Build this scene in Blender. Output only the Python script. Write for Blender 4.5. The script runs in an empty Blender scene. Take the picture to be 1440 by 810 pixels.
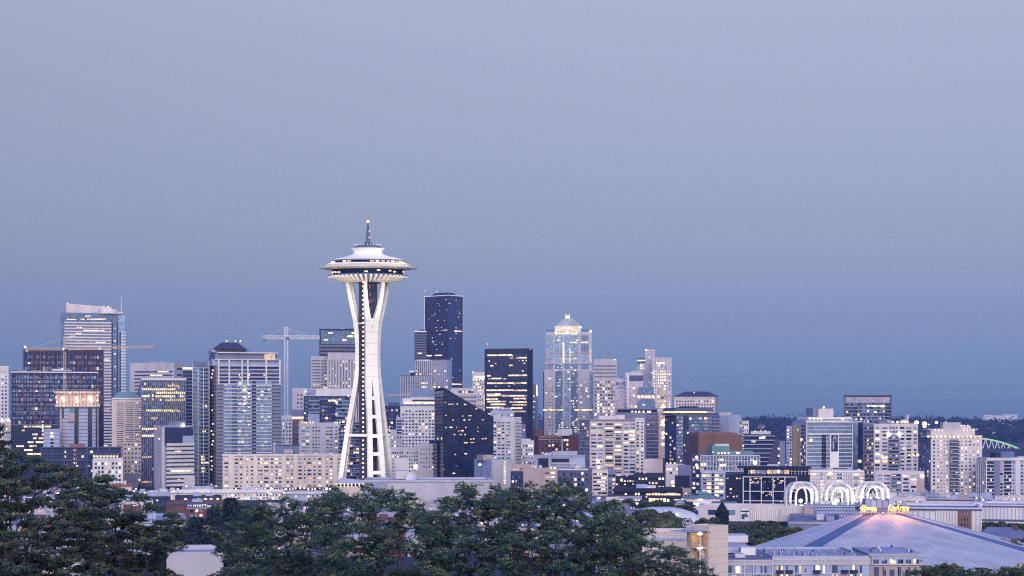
import bpy, math, random
import numpy as np
from mathutils import Vector, Matrix
HAZE = 6.5e-5
R = math.radians
rng = random.Random(7)
nrng = np.random.default_rng(7)
S = bpy.context.scene
COL = S.collection

# ------------------------------------------------------------------ camera
F = 2524.0          # focal length in photo pixels (photo is 1440 wide)
CZ = 53.0           # height of the camera above the city floor
HY = 590.0          # photo row of the horizon
cam = bpy.data.cameras.new('camera'); camo = bpy.data.objects.new('camera', cam); COL.objects.link(camo)
camo.location = (0, 0, CZ); camo.rotation_euler = (R(90), 0, 0)
cam.sensor_width = 36; cam.lens = 36 * F / 1440; cam.shift_y = (HY - 405) / 1440
cam.clip_start = 1; cam.clip_end = 60000
S.camera = camo

# ------------------------------------------------------------------ sky, dusk light
SUN_EL, SUN_AZ = 20.0, 14.0      # the afterglow stands behind the camera, to the right
w = bpy.data.worlds.new('World'); S.world = w; w.use_nodes = True
nt = w.node_tree; nt.nodes.clear()
out = nt.nodes.new('ShaderNodeOutputWorld'); bg = nt.nodes.new('ShaderNodeBackground')
sky = nt.nodes.new('ShaderNodeTexSky'); sky.sky_type = 'NISHITA'; sky.sun_disc = False
sky.sun_elevation = R(SUN_EL); sky.sun_rotation = R(180 + SUN_AZ)
sky.air_density = 1.0; sky.dust_density = 1.0; sky.ozone_density = 2.0
tc = nt.nodes.new('ShaderNodeTexCoord'); sep = nt.nodes.new('ShaderNodeSeparateXYZ')
nt.links.new(tc.outputs['Generated'], sep.inputs[0])
ramp = nt.nodes.new('ShaderNodeValToRGB'); nt.links.new(sep.outputs['Z'], ramp.inputs[0])
RAMP = [(0.0059, (1.398, 2.048, 1.696)), (0.0099, (1.295, 1.896, 1.579)), (0.0158, (0.827, 1.198, 1.812)), (0.0238, (0.668, 0.931, 1.694)), (0.0356, (0.612, 0.782, 1.518)), (0.0554, (0.665, 0.721, 1.268)), (0.0849, (0.892, 0.793, 1.149)), (0.1141, (1.157, 0.93, 1.12)), (0.1431, (1.423, 1.077, 1.17)), (0.1717, (1.71, 1.217, 1.245)), (0.1999, (2.011, 1.38, 1.348)), (0.2265, (2.346, 1.58, 1.461)), (0.3, (1.2, 1.75, 3.4)), (0.6, (0.8, 1.5, 4.2))]
els = ramp.color_ramp.elements
els.remove(els[1]); els[0].position = RAMP[0][0]; els[0].color = (*[v / 5 for v in RAMP[0][1]], 1)
for p, c in RAMP[1:]: els.new(p).color = (*[v / 5 for v in c], 1)
mul = nt.nodes.new('ShaderNodeMix'); mul.data_type = 'RGBA'; mul.blend_type = 'MULTIPLY'; mul.inputs[0].default_value = 1
nt.links.new(sky.outputs[0], mul.inputs[6]); nt.links.new(ramp.outputs[0], mul.inputs[7])
nt.links.new(mul.outputs[2], bg.inputs[0]); nt.links.new(bg.outputs[0], out.inputs[0])
bg.inputs[1].default_value = 0.14 * 2.5
sun = bpy.data.lights.new('sun', 'SUN'); suno = bpy.data.objects.new('sun', sun); COL.objects.link(suno)
sun.energy = 3.15; sun.angle = R(60); sun.color = (1.0, .87, .71); sun.specular_factor = .12
sd = Vector((math.sin(R(SUN_AZ)) * math.cos(R(SUN_EL)), -math.cos(R(SUN_AZ)) * math.cos(R(SUN_EL)), math.sin(R(SUN_EL))))
suno.rotation_euler = sd.to_track_quat('Z', 'Y').to_euler()
S.view_settings.view_transform = 'Standard'; S.view_settings.look = 'None'
S.view_settings.exposure = 0.0; S.view_settings.gamma = 1; S.view_settings.use_curve_mapping = False
try:
    S.cycles.use_denoising = False; S.cycles.denoiser = 'OPENIMAGEDENOISE'
except Exception: pass
S.cycles.pixel_filter_type = 'BLACKMAN_HARRIS'; S.cycles.filter_width = 1.15
S.cycles.max_bounces = 5; S.cycles.diffuse_bounces = 2; S.cycles.glossy_bounces = 3; S.cycles.transmission_bounces = 2
S.cycles.volume_bounces = 0; S.cycles.caustics_reflective = False; S.cycles.caustics_refractive = False

# ------------------------------------------------------------------ materials
MATS = {}
def nodes(name):
    m = bpy.data.materials.new(name); m.use_nodes = True; MATS[name] = m
    n = m.node_tree.nodes; return m, m.node_tree, n, n['Principled BSDF']
def noisecol(t, n, c, amt, scale, stretch=(1, 1, 1), space='Object'):
    """colour c broken up by two sizes of noise: dirt, streaks, weather"""
    co = n.new('ShaderNodeTexCoord'); mp = n.new('ShaderNodeMapping'); mp.inputs['Scale'].default_value = stretch
    t.links.new(co.outputs[space], mp.inputs[0])
    a = n.new('ShaderNodeTexNoise'); a.inputs['Scale'].default_value = scale; a.inputs['Detail'].default_value = 6
    t.links.new(mp.outputs[0], a.inputs[0])
    r = n.new('ShaderNodeMapRange'); r.inputs[1].default_value = .3; r.inputs[2].default_value = .7
    r.inputs[3].default_value = 1 - amt; r.inputs[4].default_value = 1 + amt
    t.links.new(a.outputs[0], r.inputs[0])
    m = n.new('ShaderNodeMix'); m.data_type = 'RGBA'; m.blend_type = 'MULTIPLY'; m.inputs[0].default_value = 1
    m.inputs[6].default_value = (*c, 1); t.links.new(r.outputs[0], m.inputs[7])
    return m.outputs[2]
def wall(name, c, rough=.85, amt=.13, scale=.09, metal=0, stretch=(1, 1, .35)):
    m, t, n, b = nodes(name)
    t.links.new(noisecol(t, n, c, amt, scale, stretch), b.inputs['Base Color'])
    b.inputs['Roughness'].default_value = rough; b.inputs['Metallic'].default_value = metal
    return m
def glass(name, c, metal=.0, rough=.12, amt=.35, cell=.35, spec=.5):
    """coated facade glass: each pane a little different in tint and tilt"""
    m, t, n, b = nodes(name)
    g = n.new('ShaderNodeNewGeometry'); mp = n.new('ShaderNodeMapping'); mp.inputs['Scale'].default_value = (cell, cell, cell)
    t.links.new(g.outputs['Position'], mp.inputs[0])
    v = n.new('ShaderNodeTexVoronoi'); v.inputs['Scale'].default_value = 1; t.links.new(mp.outputs[0], v.inputs[0])
    s = n.new('ShaderNodeSeparateColor'); t.links.new(v.outputs['Color'], s.inputs[0])
    r = n.new('ShaderNodeMapRange'); r.inputs[3].default_value = 1 - amt; r.inputs[4].default_value = 1 + amt
    t.links.new(s.outputs[0], r.inputs[0])
    x = n.new('ShaderNodeMix'); x.data_type = 'RGBA'; x.blend_type = 'MULTIPLY'; x.inputs[0].default_value = 1
    x.inputs[6].default_value = (*c, 1); t.links.new(r.outputs[0], x.inputs[7]); t.links.new(x.outputs[2], b.inputs['Base Color'])
    b.inputs['Metallic'].default_value = metal; b.inputs['Roughness'].default_value = rough; b.inputs['Specular IOR Level'].default_value = spec
    return m
def lit(name, c, s, base=(.1, .1, .12), cell=.45, lo=.35, hi=1.5):
    """a lit room behind glass: brightness breaks up over blinds, lamps and desks"""
    m, t, n, b = nodes(name)
    b.inputs['Base Color'].default_value = (*base, 1); b.inputs['Roughness'].default_value = .3
    g = n.new('ShaderNodeNewGeometry'); mp = n.new('ShaderNodeMapping'); mp.inputs['Scale'].default_value = (cell, cell, cell * 1.3)
    t.links.new(g.outputs['Position'], mp.inputs[0])
    v = n.new('ShaderNodeTexNoise'); v.inputs['Scale'].default_value = 1; v.inputs['Detail'].default_value = 3; t.links.new(mp.outputs[0], v.inputs[0])
    r = n.new('ShaderNodeMapRange'); r.inputs[1].default_value = .3; r.inputs[2].default_value = .7
    r.inputs[3].default_value = lo * s; r.inputs[4].default_value = hi * s
    t.links.new(v.outputs[0], r.inputs[0]); t.links.new(r.outputs[0], b.inputs['Emission Strength'])
    b.inputs['Emission Color'].default_value = (*c, 1)
    m.cycles.emission_sampling = 'NONE'
    return m
# walls (real-world base colours)
wall('cream', (.60, .54, .53)); wall('pale', (.60, .58, .60)); wall('white', (.72, .69, .67)); wall('pink', (.44, .42, .46))
wall('beige', (.64, .55, .49)); wall('tan', (.40, .32, .31)); wall('mauve', (.17, .19, .29)); wall('grey', (.28, .30, .41))
wall('lavender', (.36, .40, .54)); wall('slate', (.075, .09, .17)); wall('dark', (.020, .025, .06)); wall('navy', (.020, .030, .085))
wall('plum', (.030, .036, .10)); wall('brick', (.13, .055, .06), amt=.3, scale=.6); wall('rust', (.24, .11, .085), amt=.2)
wall('brown', (.165, .095, .078), amt=.2); wall('yellow', (.62, .47, .22)); wall('concrete', (.38, .37, .45), amt=.2, scale=.2)
wall('roofdark', (.055, .05, .10)); wall('roofgrey', (.16, .18, .26), amt=.3, scale=.15, stretch=(1, 1, 1)); wall('roofpale', (.38, .40, .48), amt=.25, scale=.1, stretch=(1, 1, 1))
wall('teal', (.13, .24, .28)); wall('tealglass', (.06, .16, .24), rough=.25); wall('steel', (.50, .50, .55), rough=.45, metal=.4)
wall('craneW', (.62, .62, .68), rough=.5); wall('craneO', (.58, .38, .27), rough=.5); wall('bluewall', (.10, .16, .30), rough=.5)
wall('black', (.006, .011, .040), rough=.8); wall('gold', (.66, .60, .50), rough=.4)
wall('needlewhite', (.80, .78, .74), rough=.55, amt=.04, scale=.2); wall('needlegold', (.66, .60, .52), rough=.5, amt=.05)
def seams(name, c, step, dark=.78):
    m, t, n, b = nodes(name)
    g = n.new('ShaderNodeNewGeometry'); s = n.new('ShaderNodeSeparateXYZ'); t.links.new(g.outputs['Position'], s.inputs[0])
    d = n.new('ShaderNodeMath'); d.operation = 'DIVIDE'; d.inputs[1].default_value = step; t.links.new(s.outputs[2], d.inputs[0])
    f = n.new('ShaderNodeMath'); f.operation = 'FRACT'; t.links.new(d.outputs[0], f.inputs[0])
    l = n.new('ShaderNodeMath'); l.operation = 'LESS_THAN'; l.inputs[1].default_value = .06; t.links.new(f.outputs[0], l.inputs[0])
    x = n.new('ShaderNodeMix'); x.data_type = 'RGBA'; t.links.new(l.outputs[0], x.inputs[0]); t.links.new(noisecol(t, n, c, .04, .22, (1, 1, .3)), x.inputs[6]); x.inputs[7].default_value = (*[v * dark for v in c], 1)
    t.links.new(x.outputs[2], b.inputs['Base Color']); b.inputs['Roughness'].default_value = .55
seams('needlesteel', (.74, .72, .67), 7.4)
# glass
glass('gdark', (.014, .020, .045), spec=.3); glass('gblue', (.06, .11, .24), metal=.5, rough=.3); glass('gsky', (.11, .17, .29), metal=.6, rough=.35)
glass('gcurtain', (.22, .25, .38), rough=.4); glass('gnavy', (.012, .020, .060), rough=.15, amt=.5, spec=.10)
glass('gplum', (.05, .045, .10), metal=.25); glass('gteal', (.045, .082, .17), metal=.4, rough=.3); glass('gpink', (.22, .20, .32), metal=.5, rough=.2, amt=.15)
glass('gsteel', (.13, .19, .32), metal=.6, rough=.35, amt=.25)
lit('litwarm', (1, .68, .36), 2.1); lit('litcream', (1, .78, .50), 1.8); lit('litwhite', (1, .90, .74), 1.5); lit('litdim', (.98, .66, .42), .75)
lit('litgreen', (.80, .95, .62), .9); lit('litband', (1, .76, .44), 1.6, cell=.22, lo=.15, hi=1.6); lit('lityellow', (1, .85, .35), 1.3, lo=.8, hi=1.1)
lit('flood', (1, .86, .66), 9, lo=.9, hi=1.1); lit('bulb', (1, .72, .42), 5, lo=.9, hi=1.1); lit('redlamp', (1, .35, .2), 4, lo=.9, hi=1.1)
lit('edgewhite', (.92, .90, 1), .8, lo=.8, hi=1.1)

# ------------------------------------------------------------------ helpers
def px(x, y, d): return Vector(((x - 720) / F * d, d, CZ + (HY - y) / F * d))
def zpx(y, d): return CZ + (HY - y) / F * d
def ground_z(x, y):
    z = 51.0 * math.exp(-max(y - 4, 0) / 125) if y < 900 else 0.0
    if y > 3600:
        s = min((y - 3600) / 2300, 1); s = s * s * (3 - 2 * s)
        z += s * (43 + 7 * math.sin(x * .0021 + 1.1) + 4 * math.sin(x * .0063 + y * .001))
    return z
def link(name, me, mats, parent=None, loc=(0, 0, 0), rz=0):
    o = bpy.data.objects.new(name, me); COL.objects.link(o)
    if mats is not None:
        for m in mats: me.materials.append(MATS[m] if isinstance(m, str) else m)
    o.location = loc; o.rotation_euler = (0, 0, rz)
    if parent is not None: o.parent = parent
    return o
def tag(o, label=None, cat=None, group=None, kind=None):
    if label: o['label'] = label
    if cat: o['category'] = cat
    if group: o['group'] = group
    if kind: o['kind'] = kind
    return o
def thing(name, label, cat, loc, group=None):
    o = bpy.data.objects.new(name, None); COL.objects.link(o); o.location = loc; o.empty_display_size = 2
    return tag(o, label, cat, group)
class MB:
    """collects polygons, builds ONE mesh object"""
    def __init__(s): s.v = []; s.f = []; s.m = []; s.mats = []
    def mi(s, mat):
        if mat not in s.mats: s.mats.append(mat)
        return s.mats.index(mat)
    def poly(s, pts, mat):
        i = len(s.v); s.v += [tuple(p) for p in pts]; s.f.append(tuple(range(i, i + len(pts)))); s.m.append(s.mi(mat))
    def hull8(s, P, mat):
        """P: 4 bottom, 4 top (ccw from above)"""
        i = len(s.v); s.v += [tuple(p) for p in P]; k = s.mi(mat)
        for f in ((3, 2, 1, 0), (4, 5, 6, 7), (0, 1, 5, 4), (1, 2, 6, 5), (2, 3, 7, 6), (3, 0, 4, 7)):
            s.f.append(tuple(i + a for a in f)); s.m.append(k)
    def box(s, x0, x1, y0, y1, z0, z1, mat):
        s.hull8([(x0, y0, z0), (x1, y0, z0), (x1, y1, z0), (x0, y1, z0), (x0, y0, z1), (x1, y0, z1), (x1, y1, z1), (x0, y1, z1)], mat)
    def bar(s, a, b, w, mat, h=None):
        a = Vector(a); b = Vector(b); d = b - a
        if d.length < 1e-6: return
        d.normalize(); up = Vector((0, 0, 1)) if abs(d.z) < .95 else Vector((1, 0, 0))
        u = d.cross(up).normalized() * w / 2; v = d.cross(u).normalized() * (h or w) / 2
        s.hull8([a - u - v, a + u - v, a + u + v, a - u + v, b - u - v, b + u - v, b + u + v, b - u + v], mat)
    def tube(s, pts, rad, mat, n=6, cap=True):
        pts = [Vector(p) for p in pts]; k = s.mi(mat); base = len(s.v); up = None
        for i, p in enumerate(pts):
            d = (pts[min(i + 1, len(pts) - 1)] - pts[max(i - 1, 0)]).normalized()
            if up is None: up = Vector((0, 0, 1)) if abs(d.z) < .9 else Vector((1, 0, 0))
            u = d.cross(up)
            if u.length < 1e-4: u = d.orthogonal()
            u.normalize(); v = u.cross(d).normalized(); up = v
            for j in range(n):
                a = 2 * math.pi * j / n; s.v.append(tuple(p + (u * math.cos(a) + v * math.sin(a)) * rad[i]))
        for i in range(len(pts) - 1):
            for j in range(n):
                a = base + i * n + j; b = base + i * n + (j + 1) % n
                s.f.append((a, b, b + n, a + n)); s.m.append(k)
        if cap:
            s.f.append(tuple(base + j for j in range(n))[::-1]); s.m.append(k)
            e = base + (len(pts) - 1) * n; s.f.append(tuple(e + j for j in range(n))); s.m.append(k)
    def lathe(s, prof, mat, cx=0, cy=0, n=48, ph=0):
        """prof: [(r, z)]"""
        k = s.mi(mat) if isinstance(mat, str) else None; base = len(s.v)
        for r, z in prof:
            for j in range(n):
                a = 2 * math.pi * j / n + ph; s.v.append((cx + r * math.cos(a), cy + r * math.sin(a), z))
        for i in range(len(prof) - 1):
            for j in range(n):
                a = base + i * n + j; b = base + i * n + (j + 1) % n
                s.f.append((a, b, b + n, a + n)); s.m.append(k if k is not None else s.mi(mat[i]))
    def ball(s, c, r, mat, n=8, flat=1):
        pr = [(r * math.sin(math.pi * i / 6) + 1e-4, c[2] + r * flat * -math.cos(math.pi * i / 6)) for i in range(7)]
        s.lathe(pr, mat, c[0], c[1], n)
    def build(s, name, parent=None, loc=(0, 0, 0), smooth=False, rz=0):
        me = bpy.data.meshes.new(name)
        me.from_pydata(s.v, [], s.f); me.update()
        o = link(name, me, s.mats, parent, loc, rz)
        me.polygons.foreach_set('material_index', s.m)
        if smooth: me.polygons.foreach_set('use_smooth', [True] * len(me.polygons))
        return o

# ------------------------------------------------------------------ building kit
WCACHE = {}
def winmesh(w, h, t, mat):
    k = (round(w, 2), round(h, 2), t, mat)
    if k not in WCACHE:
        b = MB(); b.box(-w / 2, w / 2, -t, .25, 0, h, mat); me = bpy.data.meshes.new('window')
        me.from_pydata(b.v, [], b.f); me.update(); me.materials.append(MATS[mat]); WCACHE[k] = me
    return WCACHE[k]
class Face:
    def __init__(s, b, o, d, W, dep):
        s.b = b; s.o = Vector((o[0], o[1], 0)); s.d = Vector((d[0], d[1], 0)).normalized(); s.n = Vector((s.d.y, -s.d.x, 0)); s.W = W; s.dep = dep
    def z(s, y): return zpx(y, s.dep)
    def u(s, x):
        """photo column -> fraction along the face"""
        k = (x - 720) / F; t = (k * s.o.y - s.o.x) / (s.d.x - k * s.d.y); return t / s.W
    def P(s, u, out, z):
        p = s.o + s.d * (u * s.W) + s.n * out; return (p.x - s.b.loc.x, p.y - s.b.loc.y, z - s.b.loc.z)
    def slab(s, mb, u0, u1, z0, z1, out, mat, inn=-.3):
        mb.hull8([s.P(u0, out, z0), s.P(u1, out, z0), s.P(u1, inn, z0), s.P(u0, inn, z0), s.P(u0, out, z1), s.P(u1, out, z1), s.P(u1, inn, z1), s.P(u0, inn, z1)], mat)
    def part(s, name, u0, u1, y0, y1, mat, out=.4, inn=-.3):
        mb = MB(); s.slab(mb, u0, u1, s.z(y1), s.z(y0), out, mat, inn); return mb.build(name, s.b.root)
    def win(s, u, z0, w, h, mat, out=.12, name='window'):
        b = s.b
        if b.nwin < 92:
            b.nwin += 1
            link(name, winmesh(w, h, out, mat), None, b.root, s.P(u, 0, z0), math.atan2(s.d.y, s.d.x))
        else:
            du = w / 2 / s.W; s.slab(b.rest, u - du, u + du, z0, z0 + h, out, mat, -.25)
    def grid(s, u0, u1, y0, y1, cols, rows, ww=.6, wh=.55, lit=.16, dark=('gdark', 'gdark', 'gblue', 'gcurtain'), lits=('litwarm', 'litcream', 'litwhite', 'litdim', 'litdim'), out=.12, miss=0, name='window'):
        z1 = s.z(y0); z0 = s.z(y1); ch = (z1 - z0) / rows; cw = (u1 - u0) / cols; r = s.b.r
        for i in range(rows):
            for j in range(cols):
                if miss and r.random() < miss: continue
                m = r.choice(lits) if r.random() < min(lit * 1.45, max(lit, .75)) else r.choice(dark)
                s.win(u0 + (j + .5) * cw, z1 - (i + .5 + wh / 2) * ch, cw * s.W * ww * r.choice((1, 1, 1, .75)), ch * wh * r.choice((1, 1, 1, .7)), m, out, name)
    def bands(s, u0, u1, y0, y1, rows, h=.5, mat='gdark', lit=.2, run=.35, lits=('litband', 'litband', 'litcream', 'litdim'), out=.15, name='window_band'):
        """one ribbon of glass per floor, some of it lit"""
        z1 = s.z(y0); z0 = s.z(y1); ch = (z1 - z0) / rows; r = s.b.r
        me = winmesh((u1 - u0) * s.W, ch * h, out, mat)
        for i in range(rows):
            zz = z1 - (i + .5 + h / 2) * ch
            link(name, me, None, s.b.root, s.P((u0 + u1) / 2, 0, zz), math.atan2(s.d.y, s.d.x))
            if r.random() < lit:
                a = r.uniform(0, .7); e = min(1, a + r.uniform(.1, run * 2)); n = 1
                if r.random() < .5: n = 2
                for q in range(n):
                    aa = a + (e - a) * q / n; ee = aa + (e - a) / n * r.uniform(.5, .98)
                    uu = u0 + (u1 - u0) * (aa + ee) / 2; ww = (u1 - u0) * (ee - aa) * s.W
                    s.win(uu, zz + ch * h * .1, max(ww, .4), ch * h * .8, r.choice(lits), out + .1, 'lit_window')
    def scatter(s, u0, u1, y0, y1, cols, rows, n, ww=.8, wh=.5, lits=('litwarm', 'litcream', 'litwhite', 'litdim'), out=.3):
        """n lit panes at random cells"""
        z1 = s.z(y0); z0 = s.z(y1); ch = (z1 - z0) / rows; cw = (u1 - u0) / cols; r = s.b.r
        for _ in range(n):
            i = r.randrange(rows); j = r.randrange(cols)
            s.win(u0 + (j + .5) * cw, z1 - (i + .5 + wh / 2) * ch, cw * s.W * ww * r.choice((1, 1, .6)), ch * wh, r.choice(lits), out + .01 * r.random(), 'lit_window')
    def fins(s, u0, u1, y0, y1, n, w, mat, out=.5, name='mullions'):
        mb = MB(); du = w / 2 / s.W
        for i in range(n):
            u = u0 + (u1 - u0) * (i / (n - 1) if n > 1 else .5); s.slab(mb, u - du, u + du, s.z(y1), s.z(y0), out, mat)
        return mb.build(name, s.b.root)
    def lines(s, u0, u1, y0, y1, n, h, mat, out=.4, name='floor_edges'):
        mb = MB()
        for i in range(n):
            z = s.z(y0 + (y1 - y0) * i / max(n - 1, 1)); s.slab(mb, u0, u1, z - h / 2, z + h / 2, out, mat)
        return mb.build(name, s.b.root)
    def balconies(s, u0, u1, y0, y1, rows, out=1.6, slab='pale', rail='steel', h=1.0):
        z1 = s.z(y0); z0 = s.z(y1); ch = (z1 - z0) / rows; me = None
        for i in range(rows):
            z = z0 + i * ch
            if me is None:
                mb = MB(); s.slab(mb, u0, u1, z, z + .3, out, slab)
                s.slab(mb, u0, u1, z + .3, z + .3 + h, out, rail, out - .12)
                o = mb.build('balcony', s.b.root); me = o.data; zb = z
            else:
                o = link('balcony', me, None, s.b.root, (0, 0, z - zb))
class B:
    def __init__(s, name, label, cat, d, x0, x1, yt, mat, xc=None, th=None, deep=None, yb=None, group=None, cap='same', units=2, roof='roofgrey', sides=True, face=True, body=True):
        s.r = random.Random(hash((x0, x1, yt)) & 0xffff); s.nwin = 0; s.rest = MB()
        if xc is None:
            k = ((x0 + x1) / 2 - 720) / F; a = -math.atan(k) if th is None else R(th)
            rd = Vector((math.cos(a), math.sin(a), 0)); c = Vector((k * d, d, 0))
            def hit(x):
                kk = (x - 720) / F; return (kk * c.y - c.x) / (rd.x - kk * rd.y)
            t0, t1 = hit(x0), hit(x1); C = c + rd * t0; WR = t1 - t0; WL = deep or min(max(.55 * WR, 10), 34)
            ld = Vector((-rd.y, rd.x, 0))
        else:
            a = R(th if th is not None else 25); rd = Vector((math.cos(a), math.sin(a), 0)); ld = Vector((-rd.y, rd.x, 0))
            C = Vector(((xc - 720) / F * d, d, 0))
            k1 = (x1 - 720) / F; WR = (k1 * C.y - C.x) / (rd.x - k1 * rd.y)
            k0 = (x0 - 720) / F; WL = (k0 * C.y - C.x) / (ld.x - k0 * ld.y)
            if WL <= 0 or WR <= 0 or WL > 200: print('BAD CORNER', name, label, WL, WR)
        s.C, s.rd, s.ld, s.WR, s.WL, s.d, s.a = C, rd, ld, WR, WL, d, a
        gz = min(ground_z(C.x, C.y), ground_z(C.x, C.y + 30)); s.zb = gz - 1 if yb is None else zpx(yb, d); s.zt = zpx(yt, d); s.yt = yt
        s.loc = Vector((C.x, C.y, s.zb)); s.mat = mat
        s.root = thing(name, label, cat, s.loc, group)
        s.F = Face(s, C, rd, WR, d); s.L = Face(s, C + ld * WL, -ld, WL, d); s.Rt = Face(s, C + rd * WR, ld, WL, d)
        if body:
            mb = MB(); s.prism(mb, 0, 1, 0, 1, s.zb, s.zt, mat); s.wallo = mb.build('wall', s.root)
        if cap:
            m = mat if cap == 'same' else cap; mb = MB(); e = .35
            # parapet ring and roof deck
            for (u0, u1, v0, v1) in ((0, 1, 0, .05), (0, 1, .95, 1), (0, .04, .05, .95), (.96, 1, .05, .95)): s.prism(mb, u0, u1, v0, v1, s.zt + .003, s.zt + 1.1, m)
            mb.build('parapet', s.root)
            mb = MB(); s.prism(mb, .04, .96, .05, .95, s.zt + .003, s.zt + .15, roof); mb.build('roof', s.root)
        for i in range(units):
            u = s.r.uniform(.12, .75); v = s.r.uniform(.25, .7); wd = s.r.uniform(.06, .16); h = s.r.uniform(1.5, 3.5)
            mb = MB(); s.prism(mb, u, min(u + wd, .95), v, v + .2, s.zt + .15, s.zt + h, s.r.choice(('grey', 'pale', 'steel', 'lavender'))); mb.build('roof_unit', s.root)
    def Q(s, u, v, z):
        p = s.C + s.rd * (u * s.WR) + s.ld * (v * s.WL) - s.loc; return (p.x, p.y, z - s.loc.z)
    def prism(s, mb, u0, u1, v0, v1, z0, z1, mat, ins=0):
        mb.hull8([s.Q(u0, v0, z0), s.Q(u1, v0, z0), s.Q(u1, v1, z0), s.Q(u0, v1, z0), s.Q(u0 + ins, v0 + ins, z1), s.Q(u1 - ins, v0 + ins, z1), s.Q(u1 - ins, v1 - ins, z1), s.Q(u0 + ins, v1 - ins, z1)], mat)
    def top(s, name, x0, x1, y0, y1, mat, v0=.15, v1=.85, ins=0):
        mb = MB(); s.prism(mb, s.F.u(x0), s.F.u(x1), v0, v1, zpx(y1, s.d) + .16, zpx(y0, s.d), mat, ins); return mb.build(name, s.root)
    def lamp(s, x, y, r=.8, mat='bulb', out=1.0, name='lamp'):
        p = s.F.P(s.F.u(x), out, zpx(y, s.d)); mb = MB(); mb.ball((0, 0, 0), r * .72, mat); return mb.build(name, s.root, p)
    def mast(s, name, x, y0, y1, r=.25, mat='steel', v=.4):
        mb = MB(); p = s.Q(s.F.u(x), v, zpx(y1, s.d)); q = (p[0], p[1], zpx(y0, s.d) - s.loc.z); mb.tube([p, q], [r, r * .4], mat, 6); return mb.build(name, s.root)
    def sides(s, lit=.1, rows=None, cols=4):
        """plain windows on the faces the camera does not look at"""
        h = s.zt - s.zb; rows = rows or max(2, min(12, int(h / 7))); 
        for f in (s.Rt, s.L):
            z1, z0 = s.zt - 2, s.zb + 4; ch = (z1 - z0) / rows
            for i in range(rows):
                for j in range(cols):
                    u = (j + .5) / cols; s_ = f; du = .3 / cols
                    f.slab(s.rest, u - du, u + du, z0 + i * ch, z0 + i * ch + ch * .5, .12, s.r.choice(('gdark', 'gblue', 'gcurtain', 'gdark', 'gdark', 'litdim')), -.25)
    def done(s):
        if s.rest.f:
            o = s.rest.build('window', s.root); o['kind'] = 'stuff'
        return s.root

# ------------------------------------------------------------------ ground, hills
def mat_ground():
    m, t, n, b = nodes('ground')
    g = n.new('ShaderNodeNewGeometry')
    a = n.new('ShaderNodeTexNoise'); a.inputs['Scale'].default_value = .012; a.inputs['Detail'].default_value = 10
    t.links.new(g.outputs['Position'], a.inputs[0])
    c = n.new('ShaderNodeValToRGB'); e = c.color_ramp.elements; e[0].position = .35; e[0].color = (.018, .026, .034, 1); e[1].position = .7; e[1].color = (.05, .055, .08, 1)
    t.links.new(a.outputs[0], c.inputs[0]); t.links.new(c.outputs[0], b.inputs['Base Color']); b.inputs['Roughness'].default_value = .9
mat_ground()
def make_ground():
    ys = [-600, -300, -100, -20, 0] + [4 + 12 * i for i in range(1, 40)] + list(range(500, 3600, 200)) + list(range(3600, 6200, 130)) + list(range(6400, 12000, 700)) + [16000, 24000]
    nx = 121; v = []; f = []
    for y in ys:
        half = max(500, abs(y) * .62 + 400)
        for i in range(nx):
            x = -half + 2 * half * i / (nx - 1); v.append((x, y, ground_z(x, y) if y > 0 else 50))
    for j in range(len(ys) - 1):
        for i in range(nx - 1):
            a = j * nx + i; f.append((a, a + 1, a + nx + 1, a + nx))
    me = bpy.data.meshes.new('ground'); me.from_pydata(v, [], f); me.update()
    o = link('ground', me, ['ground']); me.polygons.foreach_set('use_smooth', [True] * len(f)); o['kind'] = 'structure'
make_ground()

# ------------------------------------------------------------------ leaves
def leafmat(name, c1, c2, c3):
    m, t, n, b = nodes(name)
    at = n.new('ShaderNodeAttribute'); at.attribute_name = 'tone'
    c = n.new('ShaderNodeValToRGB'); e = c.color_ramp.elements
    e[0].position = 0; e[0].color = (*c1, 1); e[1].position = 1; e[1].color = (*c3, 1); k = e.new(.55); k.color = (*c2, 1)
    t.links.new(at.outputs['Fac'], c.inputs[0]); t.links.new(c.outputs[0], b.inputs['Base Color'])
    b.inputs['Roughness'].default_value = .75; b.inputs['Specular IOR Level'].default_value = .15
leafmat('leafA', (.018, .048, .074), (.070, .108, .090), (.40, .34, .17))  # navy shade and sunlit olive of the crowns are put into the leaf ramps
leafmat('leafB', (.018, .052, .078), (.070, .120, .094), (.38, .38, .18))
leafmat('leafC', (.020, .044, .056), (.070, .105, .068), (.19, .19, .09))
leafmat('leafD', (.018, .034, .058), (.028, .050, .070), (.05, .075, .07))  # blue of distant haze is mixed into the far wood's leaf colour
wall('bark', (.045, .045, .055), amt=.35, scale=2.5); wall('barkpale', (.10, .095, .10), amt=.35, scale=2.5)
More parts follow.
